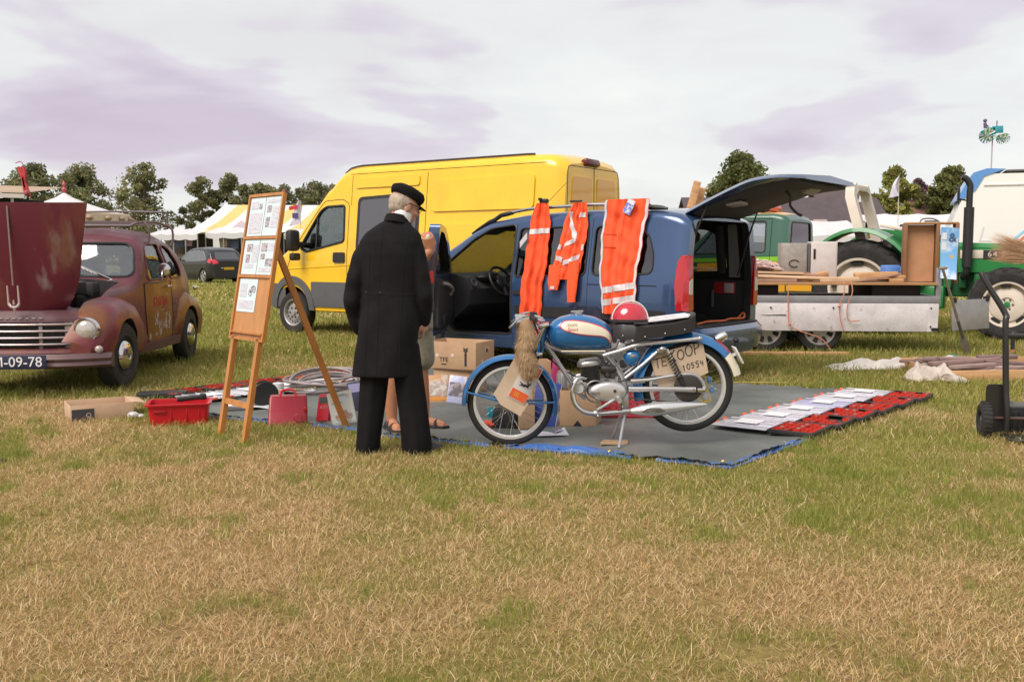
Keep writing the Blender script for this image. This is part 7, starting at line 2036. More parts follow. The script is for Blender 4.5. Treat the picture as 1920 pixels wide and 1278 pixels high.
paper(-.225, -.004, 1.418, 1.688, [(.62, .70, .82, .84)], [(.10, .06, .9, .6), (.1, .7, .55, .9)])
paper(.004, .226, 1.418, 1.688, [(.14, .60, .42, .78), (.14, .22, .40, .48)], [(.12, .84, .9, .94), (.5, .2, .9, .75)])
paper(-.225, -.004, 1.148, 1.390, [(.2, .66, .56, .88), (.2, .34, .46, .58)], [(.15, .18, .75, .30), (.6, .35, .95, .85)])
paper(.004, .226, 1.148, 1.390, [(.12, .66, .5, .90), (.14, .44, .42, .60), (.5, .24, .92, .46)], [(.55, .68, .95, .9), (.1, .08, .9, .2)])
paper(-.215, .05, .885, 1.115, [], [(.08, .10, .9, .36), (.08, .45, .45, .85)])
bw_ = MB()
for c, r_ in (((-.035, 1.02), .021), ((.012, 1.045), .021)):
    bw_.tube([E_(c[0] + r_ * math.cos(a), c[1] + r_ * math.sin(a), .004) for a in np.linspace(0, 2 * PI, 18)[:-1]], .0022, 5, closed=True)
bw_.tube([E_(-.035, 1.02, .004), E_(-.02, 1.058, .004), E_(.0, 1.068, .004), E_(.012, 1.045, .004)], .004, 5).ball(E_(-.012, 1.045, .003), (.016, .003, .012), 8, 6)
bw_.build('bicycle_print', m_pic, bd)
bl_ = MB().tube([E_(.14, 1.38, -.03), Vector((.12, .86, .0))], .02, sq=(.042, .024)).build('back_leg', m_eas, ea)
MB().box(E_(.14, 1.38, -.024), (.08, .02, .05), bev=.004).build('hinge', m_cast, ea)
slab(.20, .25, 1.695, 1.73, .0, -.01, mat('dark_knob', (.2, .07, .05), .5), 'top_knob')
# ================================================================== people
def dens_tube(mb, pts, rad, k=5, n=14):
    P_ = spline(pts, k)
    rs = [float(np.interp(i / (len(P_) - 1) * (len(pts) - 1), range(len(pts)), rad)) for i in range(len(P_))]
    mb.tube(P_, rs, n)
    for p, r_ in ((P_[0], rs[0]), (P_[-1], rs[-1])):
        mb.ball(p, r_, n, 8)
    return mb
def oval(mb, levels, n=24, lean=None):
    """stacked oval rings: (z, cx, cy, rx, ry)"""
    rings = [[(cx + rx * math.copysign(abs(math.cos(a)) ** .85, math.cos(a)), cy + ry * math.copysign(abs(math.sin(a)) ** .85, math.sin(a)), z) for a in [2 * PI * i / n for i in range(n)]] for z, cx, cy, rx, ry in levels]
    return mb.loft(rings)
def head(mb, c, yaw, pitch, s=1.0):
    """skull, jaw, brow, nose, mouth, ears; faces +y before it is turned"""
    M_ = Matrix.Translation(c) @ Matrix.Rotation(yaw, 4, 'Z') @ Matrix.Rotation(pitch, 4, 'X') @ Matrix.Scale(s, 4)
    mb.ball((0, -.012, .030), (.076, .096, .090), 18, 12, M=M_)
    mb.ball((0, .022, -.038), (.058, .070, .075), 16, 10, M=M_)
    mb.ball((0, .058, -.085), (.030, .026, .024), 12, 8, M=M_)
    mb.ball((0, .080, .020), (.050, .018, .014), 12, 8, M=M_)
    mb.tube([M_ @ Vector(p) for p in ((0, .088, .012), (0, .106, -.018), (0, .112, -.030))], [.009, .012, .013], 8)
    mb.ball((0, .096, -.034), (.016, .012, .009), 10, 6, M=M_)
    mb.ball((0, .084, -.060), (.024, .010, .006), 10, 6, M=M_)
    mb.ball((0, .082, -.070), (.020, .010, .006), 10, 6, M=M_)
    for sx in (-1, 1):
        mb.ball((sx * .078, -.006, -.012), (.010, .022, .034), 10, 8, M=M_)
        mb.ball((sx * .045, .066, -.028), (.022, .018, .018), 10, 6, M=M_)
    return M_
def hand(mb, wrist, d, palm_n, side, curl=.6, s=1.0):
    """palm, four bent fingers of unequal length and a thumb from the side of the palm"""
    d = Vector(d).normalized(); pn = Vector(palm_n); pn = (pn - d * pn.dot(d)).normalized(); w = d.cross(pn) * side
    W_ = Vector(wrist)
    mb.tube([W_ - d * .02, W_ + d * .02, W_ + d * .085 * s], [.024 * s, .028 * s, .030 * s], 10)
    for k in range(4):
        o = W_ + w * (-.031 + .0205 * k) * s
        mb.tube([o + d * .02 * s, o + d * .085 * s], .0125 * s, 8)
    for k, ln in enumerate((.066, .076, .070, .054)):
        b = W_ + d * .082 * s + w * (-.031 + .0205 * k) * s
        c1 = curl * .5; c2 = curl * 1.2; c3 = curl * 1.9
        p1 = b + (d * math.cos(c1) + pn * math.sin(c1)) * ln * .48 * s
        p2 = p1 + (d * math.cos(c2) + pn * math.sin(c2)) * ln * .32 * s
        p3 = p2 + (d * math.cos(c3) + pn * math.sin(c3)) * ln * .26 * s
        mb.tube([b, p1, p2, p3], [.0098 * s, .0092 * s, .0085 * s, .0072 * s], 8)
        mb.ball(p3, .0072 * s, 8, 6)
    t0 = W_ + d * .022 * s - w * .028 * s
    t1 = t0 + (d * .7 - w * .62 + pn * .25).normalized() * .040 * s
    t2 = t1 + (d * .88 - w * .15 + pn * .5).normalized() * .030 * s
    t3 = t2 + (d * .9 + w * .1 + pn * .5).normalized() * .022 * s
    mb.tube([t0, t1, t2, t3], [.014 * s, .0125 * s, .0105 * s, .0085 * s], 8)
    mb.ball(t3, .0085 * s, 8, 6)
m_skin = mat('skin', (.50, .25, .17), .55, var=.12, vscale=18, col2=(.58, .30, .22), c2scale=9, c2lo=.45, c2hi=.7)
m_skin2 = mat('tanned_skin', (.46, .20, .105), .55, var=.12, vscale=14)
m_coat = mat('black_coat', (.0115, .0095, .0115), .9, var=.25, vscale=14, bump=.12, bscale=180, spec=.2)
m_trou = mat('black_trousers', (.0085, .0075, .0085), .9, var=.2, vscale=12, bump=.12, bscale=160, spec=.2)
MK = 284.0
def mq(px, py, y=0.0):
    return Vector(((px - 738) / MK, y, (850 - py) / MK))
man = thing('person', 'person in long black frock coat, black trousers and flat cap seen from behind', 'person', (-.775, 6.17, 0))
man.scale = (.955, 1, .965)
bdm = MB()
HM = head(bdm, mq(763, 381, .045), R(-58), R(-16), 1.02)
dens_tube(bdm, [mq(748, 425, .0), mq(754, 402, .015), mq(760, 388, .035)], [.070, .062, .060])
oval(bdm, [(.86, 0, 0, .13, .09), (1.0, 0, 0, .14, .10), (1.2, .0, 0, .15, .10), (1.38, .01, 0, .16, .09), (1.48, .02, 0, .09, .07), (1.52, .03, 0, .06, .06)])
dens_tube(bdm, [mq(706, 456), mq(666, 552, .02), mq(672, 612, .12)], [.045, .040, .034]); dens_tube(bdm, [mq(772, 456), mq(798, 545, .0), mq(796, 596, .06)], [.05, .042, .032])
hand(bdm, mq(796, 594, .055), (.08, .35, -1), (-1, .2, 0), 1, .7)
hand(bdm, mq(674, 614, .13), (.3, .6, -.7), (1, 0, 0), -1, .6)
for a, b_, c in (((712, 640), (698, 730), (691, 838)), ((762, 640), (775, 730), (786, 838))):
    dens_tube(bdm, [mq(*a), mq(*b_, .01), mq(*c, -.01)], [.075, .055, .042])
link('body', remesh(bdm, .0075, 3, .5), m_skin, man, 60)
# coat
cm = MB()
oval(cm, [(.525, -.055, .0, .215, .150), (.60, -.05, .0, .212, .150), (.75, -.032, .0, .205, .148), (.90, -.012, .0, .200, .142), (1.02, -.004, .0, .192, .128), (1.10, -.003, .0, .190, .122), (1.22, -.004, .0, .198, .126), (1.34, -.004, .0, .212, .128), (1.42, .0, .0, .208, .118), (1.475, .008, .0, .175, .100), (1.52, .022, .004, .125, .085), (1.555, .038, .012, .085, .074)], 32)
dens_tube(cm, [mq(703, 452, .0), mq(683, 480, -.002), mq(666, 540, .0), mq(664, 575, .03), mq(672, 612, .11)], [.066, .070, .064, .060, .056], 5, 16)
dens_tube(cm, [mq(776, 440, .0), mq(785, 474, -.005), mq(798, 532, -.01), mq(801, 560, .0), mq(797, 596, .055)], [.070, .072, .062, .058, .052], 5, 16)
cme = remesh(cm, .010, 5, .5)
qn = np.random.RandomState(4)
co = np.empty(len(cme.vertices) * 3, np.float32); cme.vertices.foreach_get('co', co); co = co.reshape(-1, 3)
fold = .011 * np.sin(24 * co[:, 0] + 5 * np.sin(3 * co[:, 2])) * np.clip((1.02 - co[:, 2]) / .4, 0, 1) + .008 * np.sin(38 * co[:, 2] + 9 * co[:, 0]) * np.clip((np.abs(co[:, 0]) - .2) / .05, 0, 1)
fold += .004 * np.sin(17 * co[:, 2] + 22 * co[:, 0])
co[:, 1] += fold
cme.vertices.foreach_set('co', co.ravel()); cme.update()
coat = link('frock_coat', cme, m_coat, man, 60)
cbv = BVHTree.FromPolygons([Vector(p) for p in co.tolist()], [list(p.vertices) for p in cme.polygons])
def coat_line(pts, r_, nm, off=.001, m=None):
    P_ = []
    for px_, py_ in densify(pts, 4, closed=False):
        p = mq(px_, py_)
        h = cbv.ray_cast(Vector((p.x, -1, p.z)), Vector((0, 1, 0)))[0]
        if h:
            P_.append(h - Vector((0, off, 0)))
    return MB().tube(P_, r_, 5).build(nm, m or mat('coat_seam', (.004, .0035, .004), .9), coat)
coat_line([(683, 541), (700, 543), (735, 546), (770, 546), (787, 545)], .0022, 'waist_seam'); coat_line([(727, 420), (722, 480), (719, 545), (716, 620), (713, 703)], .002, 'back_seam')
coat_line([(697, 425), (702, 470), (700, 543), (694, 620), (690, 700)], .0016, 'side_seam'); coat_line([(776, 428), (766, 480), (762, 546), (758, 620), (756, 698)], .0016, 'side_seam')
for px_ in (694, 722):
    h = cbv.ray_cast(Vector((mq(px_, 542).x, -1, mq(px_, 542).z)), Vector((0, 1, 0)))[0]
    MB().ball(h, (.008, .005, .008), 10, 6).build('back_button', m_black, coat)
MB().lathe([(.086, -.030), (.085, -.002), (.077, .024), (.070, .025), (.070, -.03)], n=28, M=Matrix.Translation(mq(750, 407, .008)) @ Euler((R(-14), R(8), 0)).to_matrix().to_4x4()).build('coat_collar', m_coat, coat)
MB().lathe([(.064, -.02), (.0675, .0), (.066, .040), (.062, .041), (.061, -.02)], n=28, M=Matrix.Translation(mq(757, 404, .014)) @ Euler((R(-16), R(14), 0)).to_matrix().to_4x4()).build('white_shirt_collar', mat('shirt_white', (.74, .73, .76), .7), man)
# trousers
for tag_, pts, rad in (('left', [(708, 640), (703, 700), (697, 770), (692, 820), (690, 847)], (.095, .098, .088, .082, .084)), ('right', [(762, 640), (768, 700), (778, 770), (784, 820), (786, 848)], (.095, .100, .098, .102, .106))):
    tmb = MB()
    P_ = spline([mq(*p) for p in pts], 5)
    rings = []
    for i, p in enumerate(P_):
        f = i / (len(P_) - 1)
        r_ = float(np.interp(f * 4, range(5), rad))
        ring = []
        for k in range(28):
            a = 2 * PI * k / 28
            w_ = 1 + .035 * math.sin(3 * a + 6 * f) + .02 * math.sin(5 * a - 9 * f) * f
            crease = .012 * math.exp(-((a - 1.5 * PI) / .22) ** 2)
            ring.append((p.x + r_ * w_ * math.cos(a), p.y + (r_ * w_ * .95 + crease) * math.sin(a) + .01 * math.sin(7 * f), p.z))
        rings.append(ring)
    tmb.loft(rings).build('trouser_leg', m_trou, man, smooth=60)
for p, rz in ((mq(690, 846, .06), 8), (mq(792, 846, .0), -48)):
    M_ = Matrix.Translation((p.x, p.y, .0)) @ Matrix.Rotation(R(rz), 4, 'Z')
    sh = MB().loft([[(w_ * x_, y_, z_) for x_, z_ in ((-1, .012), (-1.0, .04), (-.6, h_), (.6, h_), (1, .04), (1, .012))] for y_, w_, h_ in ((-.10, .030, .06), (-.06, .038, .09), (.0, .040, .10), (.07, .045, .075), (.13, .044, .055), (.165, .030, .04), (.178, .012, .03))], M=M_)
    so = sh.build('shoe', mat('shoe_leather', (.05, .042, .045), .4), man, smooth=60)
    MB().prism([(-.036, -.105), (.036, -.105), (.046, .06), (.040, .15), (.0, .182), (-.040, .15), (-.046, .06)], .0, .014, 'z', M_).build('sole', m_rub, so)
# hair, cap, glasses
hr = MB()
for (c, r_) in (((0, -.024, .020), (.0805, .0905, .078)), ((0, -.040, -.020), (.066, .066, .050))):
    hr.ball(c, r_, 18, 12, M=HM)
hme = remesh(hr, .007, 2, .5)
bmh = bmesh.new(); bmh.from_mesh(hme)
inv = HM.inverted()
bmesh.ops.delete(bmh, geom=[v_ for v_ in bmh.verts if (inv @ v_.co).y > .036 or (inv @ v_.co).z < -.062], context='VERTS')
bmh.to_mesh(hme); bmh.free()
link('hair', hme, mat('grey_hair', (.46, .37, .29), .8, var=.35, vscale=40, bump=.6, bscale=90, stretch=(1, 1, .3)), man, 60)
cp_ = MB()
rings = []
for z_, k, fx in ((.052, 1.0, 0), (.075, 1.10, .006), (.098, 1.10, .010), (.115, .98, .012), (.126, .72, .012), (.130, .3, .010)):
    rings.append([(.083 * k * math.cos(a), fx - .004 + (.108 * k) * math.sin(a), z_ + .020 * -math.sin(a) * (1 if z_ < .11 else .6)) for a in [2 * PI * i / 30 for i in range(30)]])
cp_.loft(rings, M=HM)
cpo = cp_.build('flat_cap', mat('cap_felt', (.008, .007, .008), .9, bump=.2, bscale=120, spec=.2), man, smooth=70)
MB().sheet(lambda u, w_: tuple(HM @ Vector((.078 * math.cos(PI * (.14 + .72 * u)) * (1 + .0 * w_), .104 * math.sin(PI * (.14 + .72 * u)) + .052 * w_ * math.sin(PI * u) , .032 - .018 * w_ * math.sin(PI * u)))), 16, 5).build('cap_peak', MATS['cap_felt'], cpo)
MB().ball(HM @ Vector((0, .008, .132)), .010, 10, 6).build('cap_button', MATS['cap_felt'], cpo)
for sx in (-1, 1):
    MB().tube([HM @ Vector(p) for p in ((sx * .082, -.03, -.006), (sx * .084, -.006, .016), (sx * .074, .075, .012))], .0028, 6).build('glasses_arm', m_black, man)
MB().tube([HM @ Vector((.03 * math.cos(a) + .034, .098, .004 + .02 * math.sin(a))) for a in np.linspace(0, 2 * PI, 16)[:-1]], .002, 5, closed=True).build('glasses_rim', m_black, man)

# second person, mostly hidden behind the first
PK = 258.0
def pq(px, py, y=0.0):
    return Vector(((px - 775) / PK, y, (818 - py) / PK))
p2 = thing('person', 'person in khaki shorts and sandals hidden behind the man in the black coat', 'person', (-.735, 6.93, .012))
pm = MB()
HM2 = head(pm, Vector((-.085, .03, 1.46)), R(-150), R(-22), .98)
dens_tube(pm, [Vector((-.05, .01, 1.31)), Vector((-.075, .03, 1.41))], [.06, .055])
oval(pm, [(.80, -.01, 0, .15, .11), (.95, -.01, 0, .16, .12), (1.15, 0, 0, .165, .12), (1.3, -.01, 0, .17, .10), (1.38, -.015, 0, .10, .07)])
LA = [pq(742, 640, -.03), pq(741, 720, -.03), pq(738, 765, -.02), pq(739, 808, -.02)]
dens_tube(pm, LA, [.075, .054, .050, .034]); dens_tube(pm, [pq(790, 640, .03), pq(793, 715, .05), pq(796, 765, .06), pq(798, 800, .07)], [.075, .055, .050, .034])
for c, dr_ in ((pq(739, 812, -.02), Vector((.42, -.9, 0))), (pq(800, 806, .07), Vector((.97, -.25, 0)))):
    d = dr_.normalized(); w_ = Vector((-d.y, d.x, 0)); b0 = Vector((c.x, c.y, .03))
    pm.tube([b0 - d * .05 + Vector((0, 0, .01)), b0 + d * .02 + Vector((0, 0, .02)), b0 + d * .10 + Vector((0, 0, .004)), b0 + d * .15], [.034, .040, .036, .022], 12)
    for k, (ln, rr_) in enumerate(((.175, .014), (.178, .010), (.170, .010), (.160, .009), (.146, .009))):
        o = b0 + w_ * (.030 - .015 * k)
        pm.tube([o + d * .12 + Vector((0, 0, -.008)), o + d * ln + Vector((0, 0, -.012))], [rr_, rr_ * .85], 8)
    sd2 = MB()
    sd2.prism([(-.048, -.075), (.048, -.075), (.052, .08), (.045, .15), (.0, .185), (-.045, .15), (-.05, .08)], -.012, .012, 'z', frame((c.x, c.y, .016), (w_.x, w_.y, 0), (d.x, d.y, 0), (0, 0, 1)))
    so = sd2.build('sandal', mat('sandal_sole', (.03, .026, .026), .7), p2)
    for f, h_, r_ in ((-.035, .062, .010), (.02, .066, .012), (.085, .045, .014)):
        ctr = Vector((c.x, c.y, 0)) + d * f
        MB().tube([ctr + w_ * .044 * math.cos(a) + Vector((0, 0, .016 + h_ * math.sin(a))) for a in np.linspace(0, PI, 11)], r_, 6).build('strap', mat('sandal_strap', (.035, .032, .034), .7), so)
dens_tube(pm, [Vector((.11, -.02, 1.28)), Vector((.0, -.16, 1.13)), Vector((.155, -.19, 1.29))], [.048, .040, .032])
hand(pm, Vector((.172, -.185, 1.31)), (-.25, -.25, 1), (-.3, .8, .1), -1, 1.25, 1.05)
dens_tube(pm, [Vector((-.16, .02, 1.30)), Vector((-.22, .0, 1.08)), Vector((-.10, -.12, .98))], [.048, .040, .032])
hand(pm, Vector((-.09, -.13, .975)), (.9, -.2, -.1), (0, .5, -1), 1, .8)
link('body', remesh(pm, .0075, 3, .5), m_skin2, p2, 60)
shm = MB()
oval(shm, [(.86, -.01, 0, .185, .135), (1.0, -.01, 0, .182, .140), (1.15, 0, 0, .185, .138), (1.28, -.01, 0, .190, .12), (1.36, -.012, 0, .14, .09), (1.40, -.012, 0, .08, .07)])
dens_tube(shm, [Vector((.12, -.02, 1.29)), Vector((.11, -.09, 1.18))], [.065, .06]); dens_tube(shm, [Vector((-.16, .02, 1.31)), Vector((-.20, .01, 1.18))], [.065, .06])
so = link('polo_shirt', remesh(shm, .010, 4, .5), mat('shirt_dark', (.05, .04, .045), .85, bump=.2, bscale=40), p2, 60)
MB().box((.135, -.085, 1.115), (.06, .08, .10), (0, 0, R(40)), bev=.015).build('red_trim', mat('shirt_red', (.60, .035, .02), .7), so)
shr = MB()
for pts in ([pq(752, 600, -.01), pq(746, 650, -.02), pq(743, 686, -.03)], [pq(786, 600, .01), pq(792, 650, .03), pq(796, 684, .04)]):
    dens_tube(shr, pts, [.105, .100, .092])
oval(shr, [(.74, -.01, 0, .175, .125), (.86, -.01, 0, .175, .13), (.92, -.01, 0, .168, .125)])
link('shorts', remesh(shr, .010, 3, .5), mat('khaki', (.26, .23, .17), .85, var=.2, vscale=20, bump=.3, bscale=26), p2, 60)
hr2 = MB().ball((0, -.022, .028), (.080, .094, .086), 18, 12, M=HM2)
link('hair', remesh(hr2, .008, 1), mat('brown_hair', (.12, .08, .055), .8), p2, 60)
fi = MB().ball((0, 0, 0), (.020, .018, .028), 12, 8).build('snack', mat('snack_red', (.62, .10, .08), .5, col2=(.75, .66, .6), c2scale=18, c2lo=.48, c2hi=.55))
fi.location = p2.location + Vector((.15, -.215, 1.40)); tag(fi, 'small red and white snack held in the raised fist', 'snack')
# ================================================================== goods on and around the tarpaulin
m_sorg = mat('tray_black', (.015, .014, .015), .45); m_bin = mat('bin_red', (.50, .03, .015), .4); m_lid = mat('lid_clear', (.60, .58, .64), .2, coat=.6, var=.1, vscale=20)
m_lid2 = mat('lid_lilac', (.46, .45, .62), .25, coat=.6)
LW = .42
def organiser(label, loc, rz, lid=m_lid, bins=None, seed=0, clasp=True, group='open organiser cases', lidside=-1):
    """an open parts case: black tray with coloured bins, clear lid folded flat beside it"""
    q = random.Random(seed)
    o = thing('parts_organiser', label, 'organiser', loc, rz, group)
    W_, D_, H_ = .33, .41, .034
    t_ = MB().box((0, 0, .006), (W_, D_, .012), bev=.003)
    for y_ in (-D_ / 2 + .007, D_ / 2 - .007):
        t_.box((0, y_, H_ / 2), (W_, .014, H_), bev=.003)
    for x_ in (-W_ / 2 + .007, W_ / 2 - .007):
        t_.box((x_, 0, H_ / 2), (.014, D_ - .028, H_), bev=.003)
    t_.build('tray', m_sorg, o)
    cells = [(i, j) for i in range(5) for j in range(4)]
    for i, j in cells:
        if q.random() < .26:
            continue
        w_, d_ = (W_ - .034) / 5, (D_ - .034) / 4
        x_, y_ = -W_ / 2 + .017 + w_ * (i + .5), -D_ / 2 + .017 + d_ * (j + .5)
        b_ = MB()
        b_.box((x_, y_, .016), (w_ * .90, d_ * .86, .008))
        for sx in (-1, 1):
            b_.box((x_ + sx * w_ * .43, y_, .026), (.003, d_ * .86, .018)); b_.box((x_, y_ + sx * d_ * .41, .026), (w_ * .90, .003, .018))
        b_.build('bin', bins or m_bin, o, smooth=0)
        if q.random() < .5:
            MB().ball((x_, y_, .026), (w_ * .3, d_ * .3, .010), 7, 5).build('small_parts', mat('parts_%d' % q.randrange(3), ((.05, .04, .04), (.20, .17, .15), (.10, .03, .02))[q.randrange(3)], .5), o)
    lx = lidside * (W_ / 2 + LW / 2 + .012)
    l_ = MB().box((lx, 0, .020), (LW, D_ * .97, .010), bev=.004)
    for k in range(3):
        l_.box((lx, -D_ / 2 + D_ * (k + .5) / 3, .030), (LW * .9, .012, .008), bev=.002)
    lo = l_.build('lid', lid, o)
    MB().box((lx, .02, .0345), (LW * .42, D_ * .45, .0015)).build('lid_label', mat('label_pale', (.72, .70, .72), .6), lo)
    if clasp:
        for y_ in (-.08, .08):
            MB().box((lx + lidside * (LW / 2 + .008), y_, .024), (.022, .05, .02), bev=.004).build('clasp', mat('clasp_orange', (.78, .12, .04), .4), lo)
    return o
ord_ = ['nearest', 'second', 'third', 'fourth', 'fifth', 'farthest']
d_r = Vector((3.60 - 1.98, 8.52 - 6.70, 0)); n_r = 6
for k in range(n_r):
    p = Vector((2.06, 6.78, .028)) + d_r * (k / (n_r - .35))
    organiser('%s open organiser case of the row along the right tarpaulin edge' % ord_[k], p, math.atan2(d_r.y, d_r.x) - PI / 2 + R(6), m_lid2 if k == 3 else m_lid, seed=k, group='organiser cases on the right edge')
d_l = Vector((-1.55 + 3.05, 10.45 - 8.55, 0))
for k in range(6):
    p = Vector((-2.98, 8.62, .03)) + d_l * (k / 5.6)
    organiser('%s open organiser case of the row along the left tarpaulin edge' % ord_[k], p, math.atan2(d_l.y, d_l.x) - PI / 2, m_lid, seed=20 + k, bins=mat('bin_orange', (.60, .14, .05), .4) if k == 3 else None, group='organiser cases on the left edge', lidside=1)
# long black flat case in front of the left row
bx = MB().box((0, 0, .035), (.42, .16, .07), bev=.012).build('flat_case', m_sorg)
bx.location = G(305, 748); bx.rotation_euler = (0, 0, R(12)); tag(bx, 'long flat black case behind the red crate', 'case')
def carton(name, label, loc, rz, d, flaps=(), m=None, open_=True, t_=.005):
    m = m or m_card
    o = thing(name, label, 'box', loc, rz)
    w_, dd, h_ = d
    MB().box((0, 0, .004), (w_, dd, .008)).build('bottom', m, o)
    for s_ in (-1, 1):
        MB().box((0, s_ * (dd / 2 - t_ / 2), h_ / 2), (w_, t_, h_), bev=.001).build('side', m, o)
        MB().box((s_ * (w_ / 2 - t_ / 2), 0, h_ / 2), (t_, dd - 2 * t_ - .002, h_), bev=.001).build('side', m, o)
    for ax, s_, ln, ang in flaps:
        if ax == 'x':
            M_ = Matrix.Translation((s_ * w_ / 2, 0, h_)) @ Matrix.Rotation(s_ * R(ang), 4, 'Y')
            MB().box((0, 0, ln / 2), (t_, dd * .97, ln), bev=.001).build('flap', m, o).matrix_local = M_
        else:
            M_ = Matrix.Translation((0, s_ * dd / 2, h_)) @ Matrix.Rotation(-s_ * R(ang), 4, 'X')
            MB().box((0, 0, ln / 2), (w_ * .97, t_, ln), bev=.001).build('flap', m, o).matrix_local = M_
    return o
m_card2 = mat('cardboard_pale', (.56, .38, .25), .8, var=.12, vscale=7)
c1 = carton('open_carton', 'low open cardboard tray on the grass left of the red crate', G(186, 782), R(32), (.46, .34, .13), [('x', 1, .10, 100)], m_card2)
MB().prism([(-.22, .0), (-.06, .0), (-.06, .10), (-.22, .10)], -.1735, -.1715, 'y').build('printed_panel', mat('carton_print', (.05, .045, .05), .7), c1)
tb = text_mb('O', .05, .001, Matrix.Translation((-.10, -.1745, .05)) @ UPR); tb.build('printed_mark', mat('carton_cream', (.5, .42, .34), .7), c1, smooth=0)
# red crate
rc = thing('storage_crate', 'bright red plastic crate on the grass in front of the tarpaulin', 'crate', G(338, 793), R(14))
m_rc = mat('crate_red', (.52, .008, .018), .35, var=.08)
def tub(o, w0, d0, w1, d1, h_, m, t_=.008, rim=.018):
    def ring(f, ins):
        a, b_ = (w0 + (w1 - w0) * f) / 2 - ins, (d0 + (d1 - d0) * f) / 2 - ins
        return [(x_, y_, h_ * f) for x_, y_ in rpoly([(-a, -b_), (a, -b_), (a, b_), (-a, b_)], .03)]
    out_ = [ring(0, 0), ring(.5, 0), ring(.93, 0)]
    rr_ = ring(.93, -rim); rt_ = [(x_, y_, h_) for x_, y_, _ in ring(1, -rim)]
    inn = [[(x_, y_, h_) for x_, y_, _ in ring(1, t_)], [(x_, y_, max(z_, .012)) for x_, y_, z_ in ring(.03, t_)]]
    return MB().loft(out_ + [rr_, rt_] + inn).build('tub', m, o, smooth=40)
tub(rc, .40, .27, .44, .30, .17, m_rc)
MB().box((-.13, -.152, .115), (.09, .014, .022), bev=.004).build('grip_recess', mat('crate_red_deep', (.30, .004, .01), .4), rc)
for x_ in (-.05, .06, .15):
    MB().box((x_, -.146, .075), (.006, .006, .12), bev=.002).build('rib', m_rc, rc)
bt_ = MB().cyl((-.10, 0, 0), (.07, .0, .012), .020, 10).box((.09, 0, .014), (.05, .06, .045), bev=.01).build('hand_torch', m_black)
bt_.location = G(338, 793) + Vector((.08, .02, .185)); bt_.rotation_euler = (0, 0, R(20)); tag(bt_, 'black hand torch lying across the red crate rim', 'torch')
# red case leaning, book, framed sheet
rcs = thing('tool_case', 'dark red moulded tool case leaning back on the tarpaulin edge', 'case', G(540, 796), R(10))
MB().loft([[(x_ * k, y_ + .045 * zz, z_) for x_, y_ in rpoly([(-.145, -.05), (.145, -.05), (.145, .05), (-.145, .05)], .02)] for z_, k, zz in ((0, 1.0, 0), (.10, 1.0, 1.2), (.19, .97, 2.4), (.21, .92, 2.6))]).build('shell', mat('case_red', (.34, .018, .035), .35, var=.06), rcs, smooth=40)
MB().tube(spline([(-.06, .07, .205), (-.04, .09, .25), (.04, .09, .25), (.06, .07, .205)], 5), .010, 8).build('handle', m_red, rcs)
MB().lathe([(.03, -.004), (.034, .0), (.03, .002)], (.08, -.046, .06), 'y', 18).build('emblem', mat('case_red', (.34, .018, .035), .35), rcs)
MB().box((0, .01, .105), (.30, .006, .004), (0, 0, 0)).box((.13, -.01, .12), (.02, .03, .03), bev=.004).build('catch', m_red, rcs)
def leaning(name, label, cat, px, py, w_, h_, th, rz, lean, m, Y=None, twist=0):
    o = thing(name, label, cat, G(px, py) + Vector((0, 0, .02)), rot=(-R(lean), R(twist), R(rz)))
    MB().box((0, 0, h_ / 2), (w_, th, h_), bev=min(th * .3, .004)).build('cover', m, o)
    return o
rbk = leaning('manual_book', 'red workshop manual leaning beside the tool case', 'book', 606, 794, .13, .21, .03, -34, 18, mat('book_red', (.50, .02, .035), .4), twist=-8)
MB().box((0, -.016, .16), (.10, .002, .05)).build('cover_badge', mat('book_dark', (.05, .06, .05), .5), rbk)
tb = text_mb('AUTO', .032, .001, Matrix.Translation((.01, -.017, .105)) @ UPR); tb.build('cover_lettering', mat('book_rose', (.62, .25, .25), .5), rbk, smooth=0)
fr_ = leaning('framed_print', 'cream framed print of an old vehicle leaning on the tarpaulin edge', 'picture', 647, 800, .185, .255, .012, 14, 22, mat('frame_cream', (.56, .53, .46), .5), twist=-9)
MB().box((.005, -.0075, .13), (.16, .003, .225)).build('print', mat('print_sky', (.50, .58, .60), .5, col2=(.62, .58, .48), c2scale=8, c2lo=.42, c2hi=.62), fr_)
dm = MB()
q = random.Random(31)
dm.prism([(-.06, .05), (.07, .045), (.07, .075), (.04, .08), (.03, .105), (-.01, .105), (-.02, .08), (-.06, .075)], -.0105, -.0095, 'y')
for x_ in (-.035, .045):
    dm.lathe([(.010, -.011), (.018, -.011), (.018, -.0095), (.010, -.0095)], (x_, 0, .048), 'y', 14)
dm.build('vehicle_drawing', mat('print_brown', (.40, .26, .20), .6), fr_)
MB().box((-.01, -.0105, .225), (.10, .001, .012)).box((-.03, -.0105, .17), (.08, .001, .008)).build('print_title', mat('print_slate', (.25, .30, .32), .6), fr_)
MB().lathe([(.008, -.0105), (.013, -.0105), (.013, -.0095), (.008, -.0095)], (.055, 0, .215), 'y', 14).build('print_seal', MATS['print_brown'], fr_)
bb2 = leaning('dark_folder', 'dark blue folder with pale label standing left of the black trousers', 'folder', 672, 775, .12, .24, .04, 8, 12, mat('folder_navy', (.06, .06, .11), .4), twist=-8)
MB().box((0, -.021, .19), (.10, .002, .07)).build('folder_label', mat('folder_lilac', (.40, .38, .62), .5), bb2)
